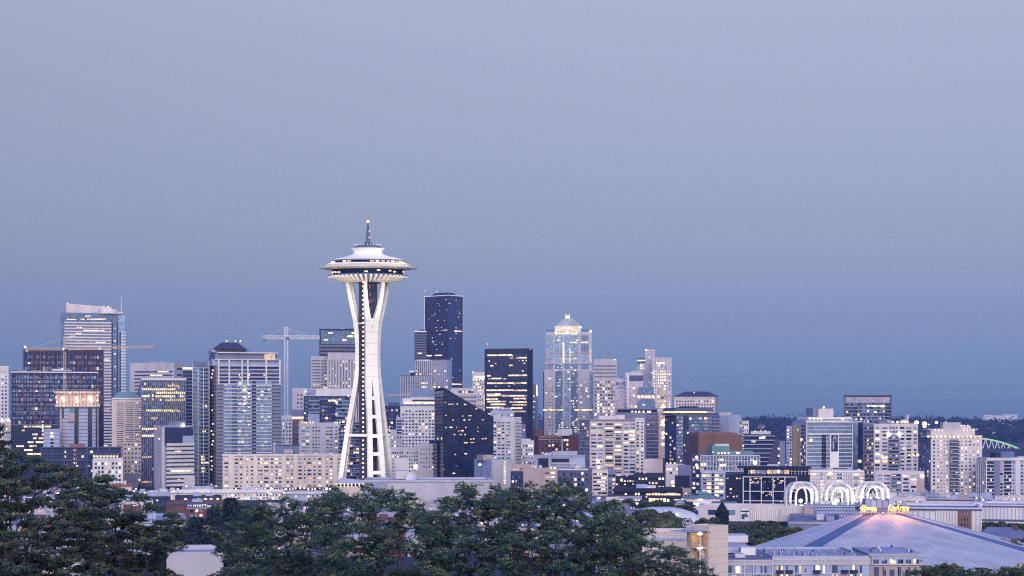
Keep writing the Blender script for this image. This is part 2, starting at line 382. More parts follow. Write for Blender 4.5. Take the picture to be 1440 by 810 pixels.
def leaves(name, pts, size, tone, mat, parent, loc, aspect=.5, flat=.6, droop=0.0):
    """pts Nx3 leaf centres relative to the thing; one small quad per leaf"""
    n = len(pts); a = nrng.uniform(0, 2 * math.pi, n)
    nz = nrng.normal(0, 1, (n, 3)) * np.array([1, 1, flat]); nz[:, 2] += (1 - flat) * 1.5
    nz /= np.linalg.norm(nz, axis=1)[:, None] + 1e-9
    t = np.stack([np.cos(a), np.sin(a), nrng.normal(-droop, .45, n)], 1)
    t -= nz * (t * nz).sum(1)[:, None]; t /= np.linalg.norm(t, axis=1)[:, None] + 1e-9
    bt = np.cross(nz, t); s = (np.asarray(size) * nrng.uniform(.6, 1.35, n))[:, None]
    L = t * s; W = bt * s * aspect
    v = np.stack([pts - L, pts - W * .9 + L * .1, pts + L, pts + W * .9 + L * .1], 1).reshape(-1, 3)
    me = bpy.data.meshes.new(name); me.vertices.add(4 * n); me.vertices.foreach_set('co', v.astype(np.float32).ravel())
    me.loops.add(4 * n); me.loops.foreach_set('vertex_index', np.arange(4 * n, dtype=np.int32))
    me.polygons.add(n); me.polygons.foreach_set('loop_start', np.arange(0, 4 * n, 4, dtype=np.int32))
    me.update(calc_edges=True); at = me.attributes.new('tone', 'FLOAT', 'FACE'); at.data.foreach_set('value', np.clip(tone, 0, 1).astype(np.float32))
    return link(name, me, [mat], parent, loc)

# ------------------------------------------------------------------ observation tower
def make_needle():
    D = 1200.0; cx = 517.5; base = px(cx, 700, D); s = D / F      # metres per photo pixel
    root = thing('observation_tower', 'tall white floodlit tower with a flying-saucer top on three splayed legs', 'tower', (base.x, base.y, 0)); root.scale = (1, .65, 1)
    Z = lambda y: zpx(y, D)
    prof = [(394, 27, 13.5, 2.0, 4.6), (405, 25.2, 12.9, 2.2, 5), (420, 22.6, 11.3, 2.6, 5.6), (435, 19.6, 9.0, 3.2, 6), (446, 17.3, 6.9, 4.0, 6.4), (455, 16, 5.0, 4.5, 6.2), (470, 14.4, 4.5, 4.5, 6.0),
            (490, 13.4, 4.3, 4.3, 5.8), (510, 13.6, 4.3, 4.3, 5.8), (530, 14.9, 4.6, 4.6, 6.0), (542, 16.6, 5.1, 4.5, 6.2), (565, 20.6, 6.0, 3.7, 6.6), (590, 25.2, 6.7, 3.3, 6.3), (630, 31.2, 8.0, 3.2, 6.3), (673, 37, 9.4, 3.2, 6.5), (705, 41, 10.3, 3.2, 6.5)]
    # finer rows
    rows = []
    for a, b in zip(prof, prof[1:]):
        for k in range(3):
            t = k / 3; rows.append(tuple(a[i] * (1 - t) + b[i] * t for i in range(5)))
    rows.append(prof[-1])
    def interp(y):
        ys = [r[0] for r in prof]; return [float(np.interp(y, ys, [r[i] for r in prof])) for i in range(1, 5)]
    phis = [22, 142, 262]
    for ph in phis:
        rad = Vector((math.sin(R(ph)), -math.cos(R(ph)), 0)); tan = Vector((math.cos(R(ph)), math.sin(R(ph)), 0))
        mb = MB()
        for sg in (-1, 1):
            k0 = len(mb.v); K = mb.mi('needlesteel')
            for (y, r_, so, th, wr) in rows:
                c = rad * (r_ * s) + tan * (sg * so * s); ins = .18
                for (a, b) in ((-1, -1), (1, -1), (1, 1), (-1, 1)):
                    p = c + tan * (a * th * s) + rad * (b * wr / 2 * s); mb.v.append((p.x, p.y, Z(y)))
            nr = len(rows)
            for i in range(nr - 1):
                for j in range(4):
                    a = k0 + i * 4 + j; b = k0 + i * 4 + (j + 1) % 4; mb.f.append((a, a + 4, b + 4, b)); mb.m.append(K)
            mb.f.append(tuple(k0 + j for j in range(4))); mb.m.append(K)
            mb.f.append(tuple(k0 + (nr - 1) * 4 + j for j in (3, 2, 1, 0))); mb.m.append(K)
        leg = mb.build('leg', root)
        for y in (452, 560, 586, 613, 638, 664):     # webs tying the two beams of a leg together
            r_, so, th, wr = interp(y); m = MB(); c = rad * (r_ * s); hw = max(so - th + .6, .8) * s; hh = (2.4 if y > 500 else 3.5) * s
            P = [c + tan * (a * hw) + rad * (b * wr * .42 * s) for a, b in ((-1, -1), (1, -1), (1, 1), (-1, 1))]
            m.hull8([(p.x, p.y, Z(y) - hh) for p in P] + [(p.x, p.y, Z(y) + hh) for p in P], 'needlewhite'); m.build('leg_web', leg)
    # ring beams joining the legs
    for y, w in ((612, 3.4), (455, 1.8)):
        r_, so, th, wr = interp(y)
        for i in range(3):
            a, b = phis[i], phis[(i + 1) % 3]
            p = [Vector((math.sin(R(q)), -math.cos(R(q)), 0)) * (r_ * s) + Vector((math.cos(R(q)), math.sin(R(q)), 0)) * (sg * so * s) for q, sg in ((a, 1), (b, -1))]
            m = MB(); m.bar((p[0].x, p[0].y, Z(y)), (p[1].x, p[1].y, Z(y)), w * s, 'needlewhite'); m.build('ring_beam', root)
    # elevator core: six-sided shaft with guide rails, landings and lamps
    m = MB(); m.lathe([(12.6 * s, 0), (12.6 * s, Z(394))], 'dark', 0, 0, 6, R(30)); m.build('elevator_shaft', root)
    m = MB()
    for k in range(6):
        a = R(30 + 60 * k); m.bar((13.2 * s * math.cos(a), 13.2 * s * math.sin(a), 0), (13.2 * s * math.cos(a), 13.2 * s * math.sin(a), Z(394)), .9, 'dark')
    for q in range(44):
        z = 4 + q * 3.3; 
        for k in range(6):
            a, b = R(30 + 60 * k), R(90 + 60 * k); m.bar((13.2 * s * math.cos(a), 13.2 * s * math.sin(a), z), (13.2 * s * math.cos(b), 13.2 * s * math.sin(b), z), .4, 'dark' if q % 3 else 'rust')
    m.build('guide_rails', root)
    for j in range(44):
        y = 397 + j * 6.35; a = R(-90 - 42)
        m = MB(); m.ball((0, 0, 0), .5, 'bulb'); m.build('shaft_lamp', root, (-6.2 * s, -12.4 * s, Z(y)))
    for j in range(0, 22):
        y = 404 + j * 10.5; a = R(-90 + 15); m = MB(); m.box(-.5, .5, -.3, .3, -.9, .9, 'rust'); m.build('landing_plate', root, (3.2 * s, -12.6 * s, Z(y)))
    # the saucer
    def L(name, pr, mat, n=72, par=root, sm=True):
        m = MB(); m.lathe([(r * s, Z(y)) for r, y in pr], mat, 0, 0, n); return m.build(name, par, smooth=False)
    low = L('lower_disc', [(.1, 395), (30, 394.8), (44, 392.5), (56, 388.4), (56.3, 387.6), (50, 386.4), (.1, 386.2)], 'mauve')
    m = MB()
    for k in range(48):
        a = 2 * math.pi * k / 48; ca, sa = math.cos(a), math.sin(a)
        pts = [(28, 396.6), (44, 394.2), (56, 389.6)]
        P = [(r * s * ca, r * s * sa, Z(y)) for r, y in pts]; m.bar(P[0], P[1], 1.0, 'needlewhite', 1.2); m.bar(P[1], P[2], 1.35, 'needlewhite', 1.1)
    m.build('radial_ribs', low)
    L('restaurant_glass', [(49, 386.3), (51.5, 379.8), (50, 379)], 'gnavy')
    for k in range(36):
        if rng.random() < .5: continue
        a = 2 * math.pi * k / 36; m = MB(); m.box(-1.1, 1.1, -.2, .2, -.45, .45, rng.choice(('litcream', 'litwarm'))); m.build('lit_window', root, (50.6 * s * math.cos(a), 50.6 * s * math.sin(a), Z(384.6 - 2.4 * rng.random())), rz=a + R(90))
    L('halo_ring', [(49, 380), (58, 378.6), (69.8, 377.8), (70, 377.2), (64, 375.6), (57, 373.8), (49, 373.6)], 'needlegold')
    L('halo_edge', [(57, 373.7), (58.2, 372.6), (57.8, 371.6), (50, 371.4)], 'needlewhite')
    L('deck_glass', [(51, 371.5), (52, 367.2), (48, 366.8)], 'gdark')
    L('deck_rail', [(57.2, 368.5), (57.6, 368.2), (57.2, 368.0)], 'steel')
    for k in range(40):
        if rng.random() < .35: continue
        a = 2 * math.pi * k / 40; m = MB(); m.box(-1.3, 1.3, -.2, .2, -.5, .5, rng.choice(('litcream', 'litwarm', 'litdim'))); m.build('lit_window', root, (51.9 * s * math.cos(a), 51.9 * s * math.sin(a), Z(369.6)), rz=a + R(90))
    L('roof_shell', [(51, 367.2), (52.6, 366.4), (50, 365.4), (40, 363), (30, 360.6), (24, 358.6), (21, 357), (19.8, 355.6), (20.6, 353.6), (23, 351), (24.2, 349.6), (22, 349.2), (.1, 349.1)], 'needlewhite')
    L('crown_deck', [(17.5, 349.3), (18.6, 347.4), (17.8, 345.4), (16, 345.2), (.1, 345)], 'slate', 36)
    m = MB()
    for k in range(24):
        a = 2 * math.pi * k / 24; m.bar((18 * s * math.cos(a), 18 * s * math.sin(a), Z(346)), (18 * s * math.cos(a), 18 * s * math.sin(a), Z(343.5)), .25, 'steel')
    m.build('crown_rail', root)
    L('mast_base', [(5.5, 345.2), (5.5, 341.2), (.1, 341)], 'slate', 12)
    m = MB()
    for k in range(3):
        a = R(120 * k + 30); m.bar((3.2 * s * math.cos(a), 3.2 * s * math.sin(a), Z(341)), (.5 * s * math.cos(a), .5 * s * math.sin(a), Z(314)), .55, 'slate')
    for q in range(9):
        z = Z(341 - 3 * q); r_ = (3.2 - 2.7 * q / 9) * s
        for k in range(3):
            a, b = R(120 * k + 30), R(120 * k + 150); m.bar((r_ * math.cos(a), r_ * math.sin(a), z), (r_ * math.cos(b), r_ * math.sin(b), z + .9), .4, 'slate')
    m.build('antenna_mast', root)
    m = MB(); m.ball((0, 0, 0), .95, 'redlamp'); m.build('beacon_lamp', root, (0, 0, Z(311.5)))
    for y in (325, 334):
        m = MB(); m.ball((0, 0, 0), .4, 'redlamp'); m.build('beacon_lamp', root, (1, -1, Z(y)))
    # floodlights at the feet and under the saucer
    def spot(x, y, z, tgt, e, c=(1, .83, .62), ang=50, size=2.5):
        l = bpy.data.lights.new('floodlight', 'SPOT'); o = bpy.data.objects.new('floodlight', l); COL.objects.link(o); o.parent = root
        l.energy = e; l.color = c; l.spot_size = R(ang); l.spot_blend = .6; l.shadow_soft_size = size; o.location = (x, y, z)
        o.rotation_euler = (Vector(tgt) - Vector((x, y, z))).to_track_quat('-Z', 'Y').to_euler()
    spot(-20, -75, 14, (-2, 0, 60), 64000, ang=75); spot(55, -60, 14, (2, 0, 70), 26000, ang=70)
    spot(-15, -52, 14, (0, 0, 135), 95000, ang=40); spot(30, -50, 14, (2, 0, 140), 46000, ang=40)
    spot(0, -70, Z(378) - 30, (0, 0, Z(362)), 38000, ang=70, c=(1, .86, .66)); spot(-58, -26, Z(378) + 20, (0, 0, Z(358)), 30000, ang=80, c=(1, .9, .75)); spot(40, -40, Z(378) + 24, (0, 0, Z(356)), 32000, ang=80, c=(1, .9, .75))
make_needle()

def pavilion():
    d = 1165.0; P = lambda x, y, dd=0: px(x, y, d + dd); root = thing('pavilion', 'low cream pavilion with a flat white roof at the foot of the white tower', 'pavilion', (P(497, 700).x, d, 0))
    def rel(p): return (p[0] - root.location.x, p[1] - d, p[2])
    m = MB()
    a = [P(470, 679), P(520, 683), P(523, 676, 30), P(480, 672, 30)]
    m.hull8([rel((p.x, p.y, p.z - .9)) for p in a] + [rel(p) for p in a], 'pale'); m.build('roof', root)
    a = [P(473, 690), P(519, 692), P(521, 690, 25), P(476, 690, 25)]
    m = MB(); m.hull8([rel((p.x, p.y, zpx(684, d) - .2)) for p in a] + [rel((p.x, p.y, zpx(679, d) - 1)) for p in a], 'gdark'); m.build('window_band', root)
    m = MB(); m.hull8([rel((p.x, p.y, -1)) for p in a] + [rel((p.x, p.y - .5, zpx(684, d))) for p in a], 'beige'); m.build('wall', root)
    for i in range(9):
        m = MB(); m.box(-.3, .3, -.25, .1, 0, 2.2, rng.choice(('litwarm', 'litcream', 'litdim'))); m.build('lit_window', root, rel((P(474 + 5.2 * i, 0).x, d - .4, zpx(684.5, d))))
pavilion()

# ------------------------------------------------------------------ the three lit arches
def arches(xc, label, tall):
    d = 950.0; sc = d / F; root = thing('lattice_arch', label, 'arch', (px(xc, 0, d).x, d, 0), 'white floodlit lattice arches')
    zt = zpx(tall, d); hw = 20.5 * sc; ys = zpx(tall + 13, d); a0 = R(2)
    # square plan: on every face nested pointed arches that lean in and meet in a ribbed crown
    for k in range(4):
        a = a0 + R(90 * k - 90); nrm = Vector((math.cos(a), math.sin(a), 0)); tn = Vector((-math.sin(a), math.cos(a), 0)); fw = hw * .93
        for wfrac, drop, lean in ((1.0, 1.0, .8), (.60, 7.0, .22)):
            for sg in (-1, 1):
                pts = []; zap = zt - drop * sc
                for q in range(15):
                    t = q / 14; tt = max(0, (t - .52) / .48); z = zap * (t if t < .52 else .52 + .48 * math.sin(tt * math.pi / 2) ** .85)
                    x = sg * fw * wfrac * (1 - tt ** 2.5); o_ = fw * (1 - lean * tt ** 2.2) * (1 if wfrac > .9 else .985)
                    pts.append(nrm * o_ + tn * x + Vector((0, 0, z)))
                m = MB(); m.tube(pts, [(.85 if wfrac > .9 else .7) - .012 * q for q in range(15)], 'white', 5); m.build('rib', root)
        m = MB()
        for q in range(9):     # crown tracery
            u = -1 + 2 * q / 8; b0 = nrm * fw * .86 + tn * fw * u * .62 + Vector((0, 0, zt - (6.5 + 3.5 * abs(u)) * sc)); m.bar(b0, Vector((tn.x * fw * u * .12, tn.y * fw * u * .12, zt - .3)), .42, 'white')
        m.build('tracery', root)
    for (lx, ly) in ((0, -hw * 1.9), (hw * .6, hw * .2)):
        l = bpy.data.lights.new('arch_floodlight', 'POINT'); o = bpy.data.objects.new('arch_floodlight', l); COL.objects.link(o); o.parent = root
        l.energy = 1800 if ly > 0 else 6500; l.color = (1, .93, .84); l.shadow_soft_size = 1.5; o.location = (lx, ly, 9 if ly < 0 else 14)
arches(1126.5, 'leftmost of the three white floodlit lattice arches, in front of the dark office block', 677.5)
arches(1177, 'middle one of the three white floodlit lattice arches, before the white gridded podium', 678.5)
arches(1226.5, 'rightmost of the three white floodlit lattice arches, above the glowing key sign', 677)
for i, (x, g) in enumerate(((1126, 'bright white lamp globe inside the leftmost white arch'), (1177, 'bright white lamp globe inside the middle white arch'))):
    m = MB(); m.ball((0, 0, 0), 1.15, 'flood', 12, .8); m.tube([(0, 0, -zpx(704, 968)), (0, 0, -1)], [.15, .15], 'steel')
    o = m.build('lamp_globe', None, (px(x, 0, 968).x, 968, zpx(704, 968))); tag(o, g, 'lamp')

# ------------------------------------------------------------------ the arena: big hipped roof with sunken blue ridge bands
def roofpanel_mat(name, c, ang, sc):
    m, t, n, b = nodes(name)
    co = n.new('ShaderNodeTexCoord'); mp = n.new('ShaderNodeMapping'); mp.inputs['Rotation'].default_value = (0, 0, R(ang)); mp.inputs['Scale'].default_value = (sc, sc, sc)
    t.links.new(co.outputs['Object'], mp.inputs[0]); s = n.new('ShaderNodeSeparateXYZ'); t.links.new(mp.outputs[0], s.inputs[0])
    f = n.new('ShaderNodeMath'); f.operation = 'FRACT'; t.links.new(s.outputs[0], f.inputs[0])
    g = n.new('ShaderNodeMath'); g.operation = 'LESS_THAN'; g.inputs[1].default_value = .08; t.links.new(f.outputs[0], g.inputs[0])
    mx = n.new('ShaderNodeMix'); mx.data_type = 'RGBA'; t.links.new(g.outputs[0], mx.inputs[0]); t.links.new(noisecol(t, n, c, .2, .10), mx.inputs[6]); mx.inputs[7].default_value = (*[v * .72 for v in c], 1)
    t.links.new(mx.outputs[2], b.inputs['Base Color']); b.inputs['Roughness'].default_value = .6
roofpanel_mat('arenaroof', (.56, .55, .54), 0, .42)
wall('ridgeblue', (.11, .15, .27), rough=.5)
def arena():
    Dn = 560.0; Dm = 640.0
    root = thing('arena', 'huge arena with a low pyramid roof of pale panels and blue ridge bands', 'arena', (px(1240, 0, Dm).x, Dm, 0))
    o0 = Vector((root.location.x, Dm, 0)); r = lambda p: tuple(Vector(p) - o0)
    apexL = px(1220, 719, Dm); apexR = px(1262, 719, Dm); val = px(1241, 725, Dm - 6); back = px(1241, 719, Dm + 6)
    # eave corners
    wl = px(1003, 786, Dm - 22); fl = px(1105, 793, Dm - 72); fr = px(1466, 781, Dm - 30); nearfr = px(1388, 812, Dm - 95)
    bk = px(1300, 760, Dm + 90)
    def sheet(name, pts, mat, th=.8):
        m = MB(); n = len(pts); T = [Vector(r(p)) for p in pts]; Bt = [p - Vector((0, 0, th)) for p in T]
        m.poly(T, mat); m.poly(Bt[::-1], mat)
        for i in range(n): m.poly([T[i], Bt[i], Bt[(i + 1) % n], T[(i + 1) % n]], mat)
        return m.build(name, root)
    sheet('roof_slope', [px(1213, 720, Dm), apexL, px(1108, 779, Dm - 60), px(1075, 790, Dm - 60), wl], 'arenaroof')
    sheet('ridge_band', [apexL + Vector((0, 0, -.5)), px(1235, 721, Dm - 3), px(1138, 781, Dm - 66), px(1108, 779.5, Dm - 60)], 'ridgeblue', 1.2)
    main = sheet('roof_slope', [px(1232, 721.5, Dm - 3), val, px(1255, 721.5, Dm - 3), px(1446, 778, Dm - 34), px(1452, 786, Dm - 42), nearfr, px(1180, 812, Dm - 104), px(1090, 806, Dm - 92), px(1138, 780, Dm - 66)], 'arenaroof')
    sheet('ridge_band', [px(1254, 721, Dm - 2.5), apexR + Vector((0, 0, -.5)), px(1462, 776, Dm - 25), px(1446, 779, Dm - 34)], 'ridgeblue', 1.2)
    sheet('roof_slope', [apexR, px(1266, 719.5, Dm + 2), px(1470, 771, Dm + 10), px(1462, 776, Dm - 25)], 'arenaroof')
    # back slopes close the roof
    sheet('roof_slope', [px(1213, 720, Dm) + Vector((0, .5, -.3)), wl + Vector((0, .6, -.5)), px(1100, 772, Dm + 95), px(1470, 772, Dm + 95), px(1470, 772, Dm + 12), px(1266, 719.5, Dm + 2) + Vector((0, .5, -.3))], 'arenaroof')
    m = MB(); g = Vector((0, 0, 0))
    base = [wl + Vector((6, 3, 0)), px(1090, 806, Dm - 88), px(1180, 812, Dm - 98), nearfr + Vector((-3, 5, 0)), px(1450, 786, Dm - 36), px(1466, 772, Dm + 90), px(1105, 772, Dm + 90)]
    n = len(base); T = [Vector(r((p.x, p.y, min(p.z, 9) - 1.6))) for p in base]; Bt = [Vector((p.x, p.y, -2)) for p in T]
    for i in range(n): m.poly([T[i], Bt[i], Bt[(i + 1) % n], T[(i + 1) % n]], 'concrete')
    m.build('wall', root)
    # eave beam along the near right edge
    m = MB(); m.bar(r(nearfr + Vector((0, -.5, .2))), r(px(1466, 781, Dm - 30) + Vector((0, -.5, .2))), 1.6, 'pale'); m.build('eave_beam', root)
    # mechanical deck behind the apex
    m = MB(); a = px(1216, 718, Dm + 8); b = px(1262, 718, Dm + 8); m.box(a.x - o0.x, b.x - o0.x, 8, 26, zpx(722, Dm), zpx(716.5, Dm), 'mauve'); m.build('ridge_block', root)
    m = MB(); a = px(1217, 0, Dm + 12); b = px(1258, 0, Dm + 12)
    for k in range(5):
        x0 = a.x + (b.x - a.x) * k / 5; m.box(x0 - o0.x, x0 - o0.x + (b.x - a.x) / 5 * .9, 12, 18, zpx(716.4, Dm), zpx(704 + (k % 2) * 2, Dm), ('grey', 'lavender', 'roofpale')[k % 3])
    m.build('roof_unit', root)
    # the two glowing roof signs
    y0 = Dm - 5; sg = MB(); cxk = px(1214.5, 715, y0); rr = 3.3 * y0 / F
    pts = []
    for (ax, ay) in ((-.62, 0), (.62, 0), (0, .72), (0, -.72)):
        pts = [(cxk.x + rr * (ax * 1.05 + .72 * math.cos(t)) , y0, cxk.z + rr * (ay + .6 * math.sin(t))) for t in [k * math.pi / 6 for k in range(12)]]
        sg.tube([r(p) for p in pts + pts[:1]], [.24] * 13, 'neonyellow', 6)
    q = lambda x, y: r(px(x, y, y0))
    sg.bar(q(1218.5, 715.3), q(1232, 715.3), .9, 'neonyellow', 1.0)
    for xx in (1226.6, 1229.4, 1231.8): sg.bar(q(xx, 715), q(xx + .4, 719), .55, 'neonyellow', .5)
    sg.build('key_emblem', root)
    hh = MB()
    hh.bar(q(1209, 720.3), q(1233, 720.3), .3, 'neonred'); hh.bar(q(1248, 720.3), q(1278, 720.3), .3, 'neonred')
    for xx in range(1210, 1234, 5): hh.bar(q(xx, 722.5), q(xx, 718), .2, 'steel')
    for xx in range(1249, 1278, 5): hh.bar(q(xx, 722.5), q(xx, 718), .2, 'steel')
    hh.build('sign_frame', root)
    cu = bpy.data.curves.new('tmp', 'FONT'); cu.body = 'KeyArena'; cu.size = 2.55; cu.extrude = .15; cu.offset = .045; cu.shear = .35; cu.align_x = 'CENTER'; cu.space_character = 1.05
    t = bpy.data.objects.new('tmp', cu); COL.objects.link(t); bpy.context.view_layer.update()
    me = bpy.data.meshes.new_from_object(t); bpy.data.objects.remove(t)
    xs = [v.co.x for v in me.vertices]; wdt = max(xs) - min(xs); want = (1278 - 1248) / F * y0
    o = link('sign_lettering', me, ['neonyellow'], root, tuple(Vector(q(1263, 718.2)))); o.rotation_euler = (R(90), 0, 0); o.scale = (want / wdt, 1.25, 1)
    for (x, e) in ((1219, 1900), (1263, 2700)):
        l = bpy.data.lights.new('sign_glow', 'POINT'); lo = bpy.data.objects.new('sign_glow', l); COL.objects.link(lo); lo.parent = root
        l.energy = e; l.color = (1, .32, .12); l.shadow_soft_size = .8; p = q(x, 714); lo.location = (p[0], p[1] - 4.0, p[2] + 1.5)
lit('neonyellow', (1, .60, .14), 1.7, lo=.9, hi=1.1); lit('neonred', (1, .12, .05), 2.0, lo=.9, hi=1.1)
arena()

# ================================================================== the city, from the left edge to the right
W_ALL = ('litwarm', 'litcream', 'litwhite', 'litdim')
T = 'office_tower'; A = 'apartment_tower'
# --- far left
b = B(T, 'cream tower with a grid of small dark windows cut off by the left edge', 'tower', 2000, -34, 12, 516, 'pale')
b.F.part('cornice', 0, 1, 516, 523, 'cream', .8); b.F.grid(.04, .97, 526, 640, 9, 22, .5, .5, .06, ('gdark', 'gdark', 'gnavy')); b.done()
b = B('low_building', 'low white building with lit roof lamps at the far left edge', 'building', 1750, -10, 15, 592, 'pale', deep=20)
b.F.grid(.05, .98, 594, 640, 7, 8, .6, .5, .2); [b.lamp(x, 590, 1.3, 'flood') for x in (3, 12)]; b.done()
# --- tall blue glass tower with striped front
b = B(T, 'tall blue glass tower with white striped front, slanted cream crown and thin antenna', 'tower', 2500, 85, 176.5, 441, 'gsky', xc=165, th=-14 + 25, deep=30) if False else B(T, 'tall blue glass tower with white striped front, slanted cream crown and thin antenna', 'tower', 2500, 85, 166, 441, 'bluewall', deep=26)
f = b.F; f.part('glazing', .0, 1, 441.5, 640, 'gteal', .15)
for k in range(34): pass
mb = MB()
for k in range(46):
    y = 452.8 + 4.15 * k; f.slab(mb, f.u(90.5), f.u(156.5), f.z(y + 2.0), f.z(y), 1.0, 'pale')
mb.build('spandrels', b.root)
f.bands(f.u(90.5), f.u(156.5), 454.3, 454.3 + 4.15 * 45, 45, .42, 'gplum', .25, .3, out=.6)
f.part('dark_recess', f.u(157), f.u(158.5), 452, 640, 'navy', .6); f.part('dark_recess', f.u(164.5), f.u(166), 452, 640, 'navy', .6)
for k in range(17): f.win(f.u(161.5), f.z(462 + 9 * k), 2.2, 1.6, rng.choice(('litwarm', 'litdim', 'gsky')), .4, 'lit_window')
for x, y, ww in ((121, 444.6, 3), (124, 444.2, 6), (116, 448.6, 6), (134, 448.4, 22), (144, 448, 10), (96, 449, 4), (103, 449.2, 8)): f.win(f.u(x), f.z(y + .8), ww, 1.0, 'litcream', .4, 'lit_window')
mb = MB(); d = b.d
mb.hull8([b.Q(f.u(93), .1, b.zt), b.Q(f.u(157), .1, b.zt), b.Q(f.u(157), .6, b.zt), b.Q(f.u(93), .6, b.zt), b.Q(f.u(93), .1, zpx(427, d)), b.Q(f.u(157), .1, zpx(431.5, d)), b.Q(f.u(157), .6, zpx(431.5, d)), b.Q(f.u(93), .6, zpx(427, d))], 'cream'); mb.build('crown', b.root)
mb = MB(); q = b.Q(f.u(153), .2, 0); mb.lathe([(13.5 * d / F, b.zt - b.loc.z), (13.5 * d / F, zpx(434.5, d) - b.loc.z), (.1, zpx(434, d) - b.loc.z)], 'white', q[0], q[1] - 2, 32); mb.build('round_drum', b.root)
b.top('penthouse', 140, 173, 438, 441, 'cream', -.02, .7)
# lower right shoulder
f.part('glazing', 1.0, f.u(176.8), 442.5, 650, 'bluewall', -2, -24); f.part('glazing', 1.005, f.u(176), 442.7, 650, 'gsteel', -1.8, -2.2)
f.part('dark_recess', f.u(168), f.u(170), 466, 650, 'navy', -1.2, -2.2)
mb = MB()
for k in range(44):
    y = 466 + 4.15 * k; f.slab(mb, f.u(170), f.u(177), f.z(y + 2.1), f.z(y), -.9, 'pale', -2.4)
mb.build('spandrels', b.root)
b.mast('antenna', 170.5, 412, 441, .55, 'white', -.05); b.lamp(95, 427, .9); b.lamp(146, 430.5, .8); b.lamp(152, 431, .8); b.done()
# --- dark navy glass block, two heights
b = B('office_block', 'dark navy glass block with thin rust coloured fins on its tall rear half', 'office building', 1750, 32, 146, 493, 'navy')
f = b.F; f.grid(.02, .98, 498, 610, 26, 14, .78, .5, .04, ('gnavy', 'gnavy', 'gplum', 'gdark', 'gblue', 'gblue'), out=.1); f.fins(.01, .99, 490, 620, 20, .45, 'rust', .8, 'rust_fins')
f.lines(0, 1, 493, 600, 14, .4, 'slate', .3); f.scatter(.05, .95, 497, 600, 26, 14, 12, .8, .4, ('litdim', 'litcream')); b.done()
b = B('office_block', 'dark blue glass block with lit lower floors, left of the concrete core', 'office building', 1640, 15, 138, 523, 'navy')
f = b.F; f.grid(.02, .98, 527, 597, 30, 11, .7, .6, .03, ('gnavy', 'gblue', 'gblue', 'gplum', 'gsteel', 'gteal'), out=.1); f.fins(.01, .99, 524, 600, 16, .5, 'rust', .7, 'rust_fins')
f.lines(0, 1, 523.4, 597, 9, .35, 'grey', .35); f.part('roof_edge', 0, 1, 522.6, 524.2, 'steel', .6)
f.bands(.03, f.u(62), 597, 641, 8, .5, 'gdark', 1, .5, out=.2, lits=('litband', 'litcream', 'litband')); f.bands(.03, f.u(80), 597, 608, 2, .5, 'gdark', 1, .5, lits=('litband', 'litcream'))
for x in (26, 30, 34, 44, 48, 54, 60, 64, 85): b.top('roof_unit', x, x + 3.2, 520.6, 522.8, 'pale', .1, .3)
for y in (593, 598, 602, 606, 611): b.lamp(60, y, 1.1, 'litcream')
b.done()
# --- concrete core under construction with floodlit formwork
b = B('construction_core', 'concrete tower core under construction, floodlit formwork crown on top and blank grey panels below', 'building', 1500, 81, 138.5, 572, 'lavender', units=0, cap=None)
f = b.F
for (xa, xb) in ((81, 84), (87, 90), (104.5, 110.5), (123.5, 129.5), (134.5, 137)): f.part('window_strip', f.u(xa), f.u(xb), 573, 629, 'gdark', .15)
f.grid(f.u(104.5), f.u(110.5), 573, 629, 2, 11, .7, .5, .6, ('gnavy',), ('litwarm', 'litcream')); f.grid(f.u(123.5), f.u(129.5), 573, 629, 2, 11, .7, .5, .35, ('gnavy', 'gblue'), ('litwarm', 'litdim'))
f.grid(f.u(86.5), f.u(90.5), 573, 585, 1, 2, .8, .7, 0, ('gdark',)); f.lines(0, 1, 574, 629, 12, .3, 'slate', .3)
f.part('copper_panel', f.u(87.5), f.u(91), 588, 627, 'tan', .25); f.part('teal_panel', f.u(98), f.u(103), 573, 580, 'teal', .3)
f.part('hoist_platform', f.u(96), f.u(105), 581, 593, 'tan', 1.8)
mb = MB(); Dd = b.d
b.prism(mb, f.u(77), f.u(140.5), -.15, 1.1, zpx(572, Dd), zpx(568.5, Dd), 'beige'); b.prism(mb, f.u(79), f.u(139), -.05, 1.0, zpx(568.5, Dd), zpx(553, Dd), 'tan'); b.prism(mb, f.u(76), f.u(141), -.2, 1.1, zpx(553, Dd), zpx(550.5, Dd), 'beige')
for k in range(14):
    u = f.u(77.5 + 4.85 * k); b.prism(mb, u, u + .012, -.2, -.17, zpx(571, Dd), zpx(548, Dd), 'rust')
b.prism(mb, f.u(76), f.u(141), -.22, -.19, zpx(548.6, Dd), zpx(548, Dd), 'tan'); mb.build('formwork', b.root)
for x, y, r_ in ((88.5, 560, 1.5), (89.5, 564.5, 1.1), (107.5, 560, 1.6), (108.5, 565, 1.3), (126.5, 559.5, 2.0), (128, 564.5, 1.5), (79, 559, .7), (98, 553, .6), (117, 562, .6), (137, 563, .9), (137, 556, .7), (80, 565, .8)): b.lamp(x, y, r_, 'flood', 3.6, 'floodlight')
for x in (89, 108, 127):
    l = bpy.data.lights.new('work_light', 'POINT'); lo = bpy.data.objects.new('work_light', l); COL.objects.link(lo); lo.parent = b.root; l.energy = 1300; l.color = (1, .78, .5); l.shadow_soft_size = 1
    p = f.P(f.u(x), 6, f.z(562)); lo.location = p
b.done()
b = B('construction_core', 'lower grey stepped block with one column of dark windows, left of the taller concrete core', 'building', 1480, 61, 84, 605, 'lavender', units=0)
f = b.F; f.grid(f.u(70), f.u(76), 606, 640, 1, 7, .9, .6, .3, ('gdark', 'gnavy'), ('litwarm', 'litcream')); f.lines(0, 1, 606, 640, 7, .3, 'slate', .3); b.done()
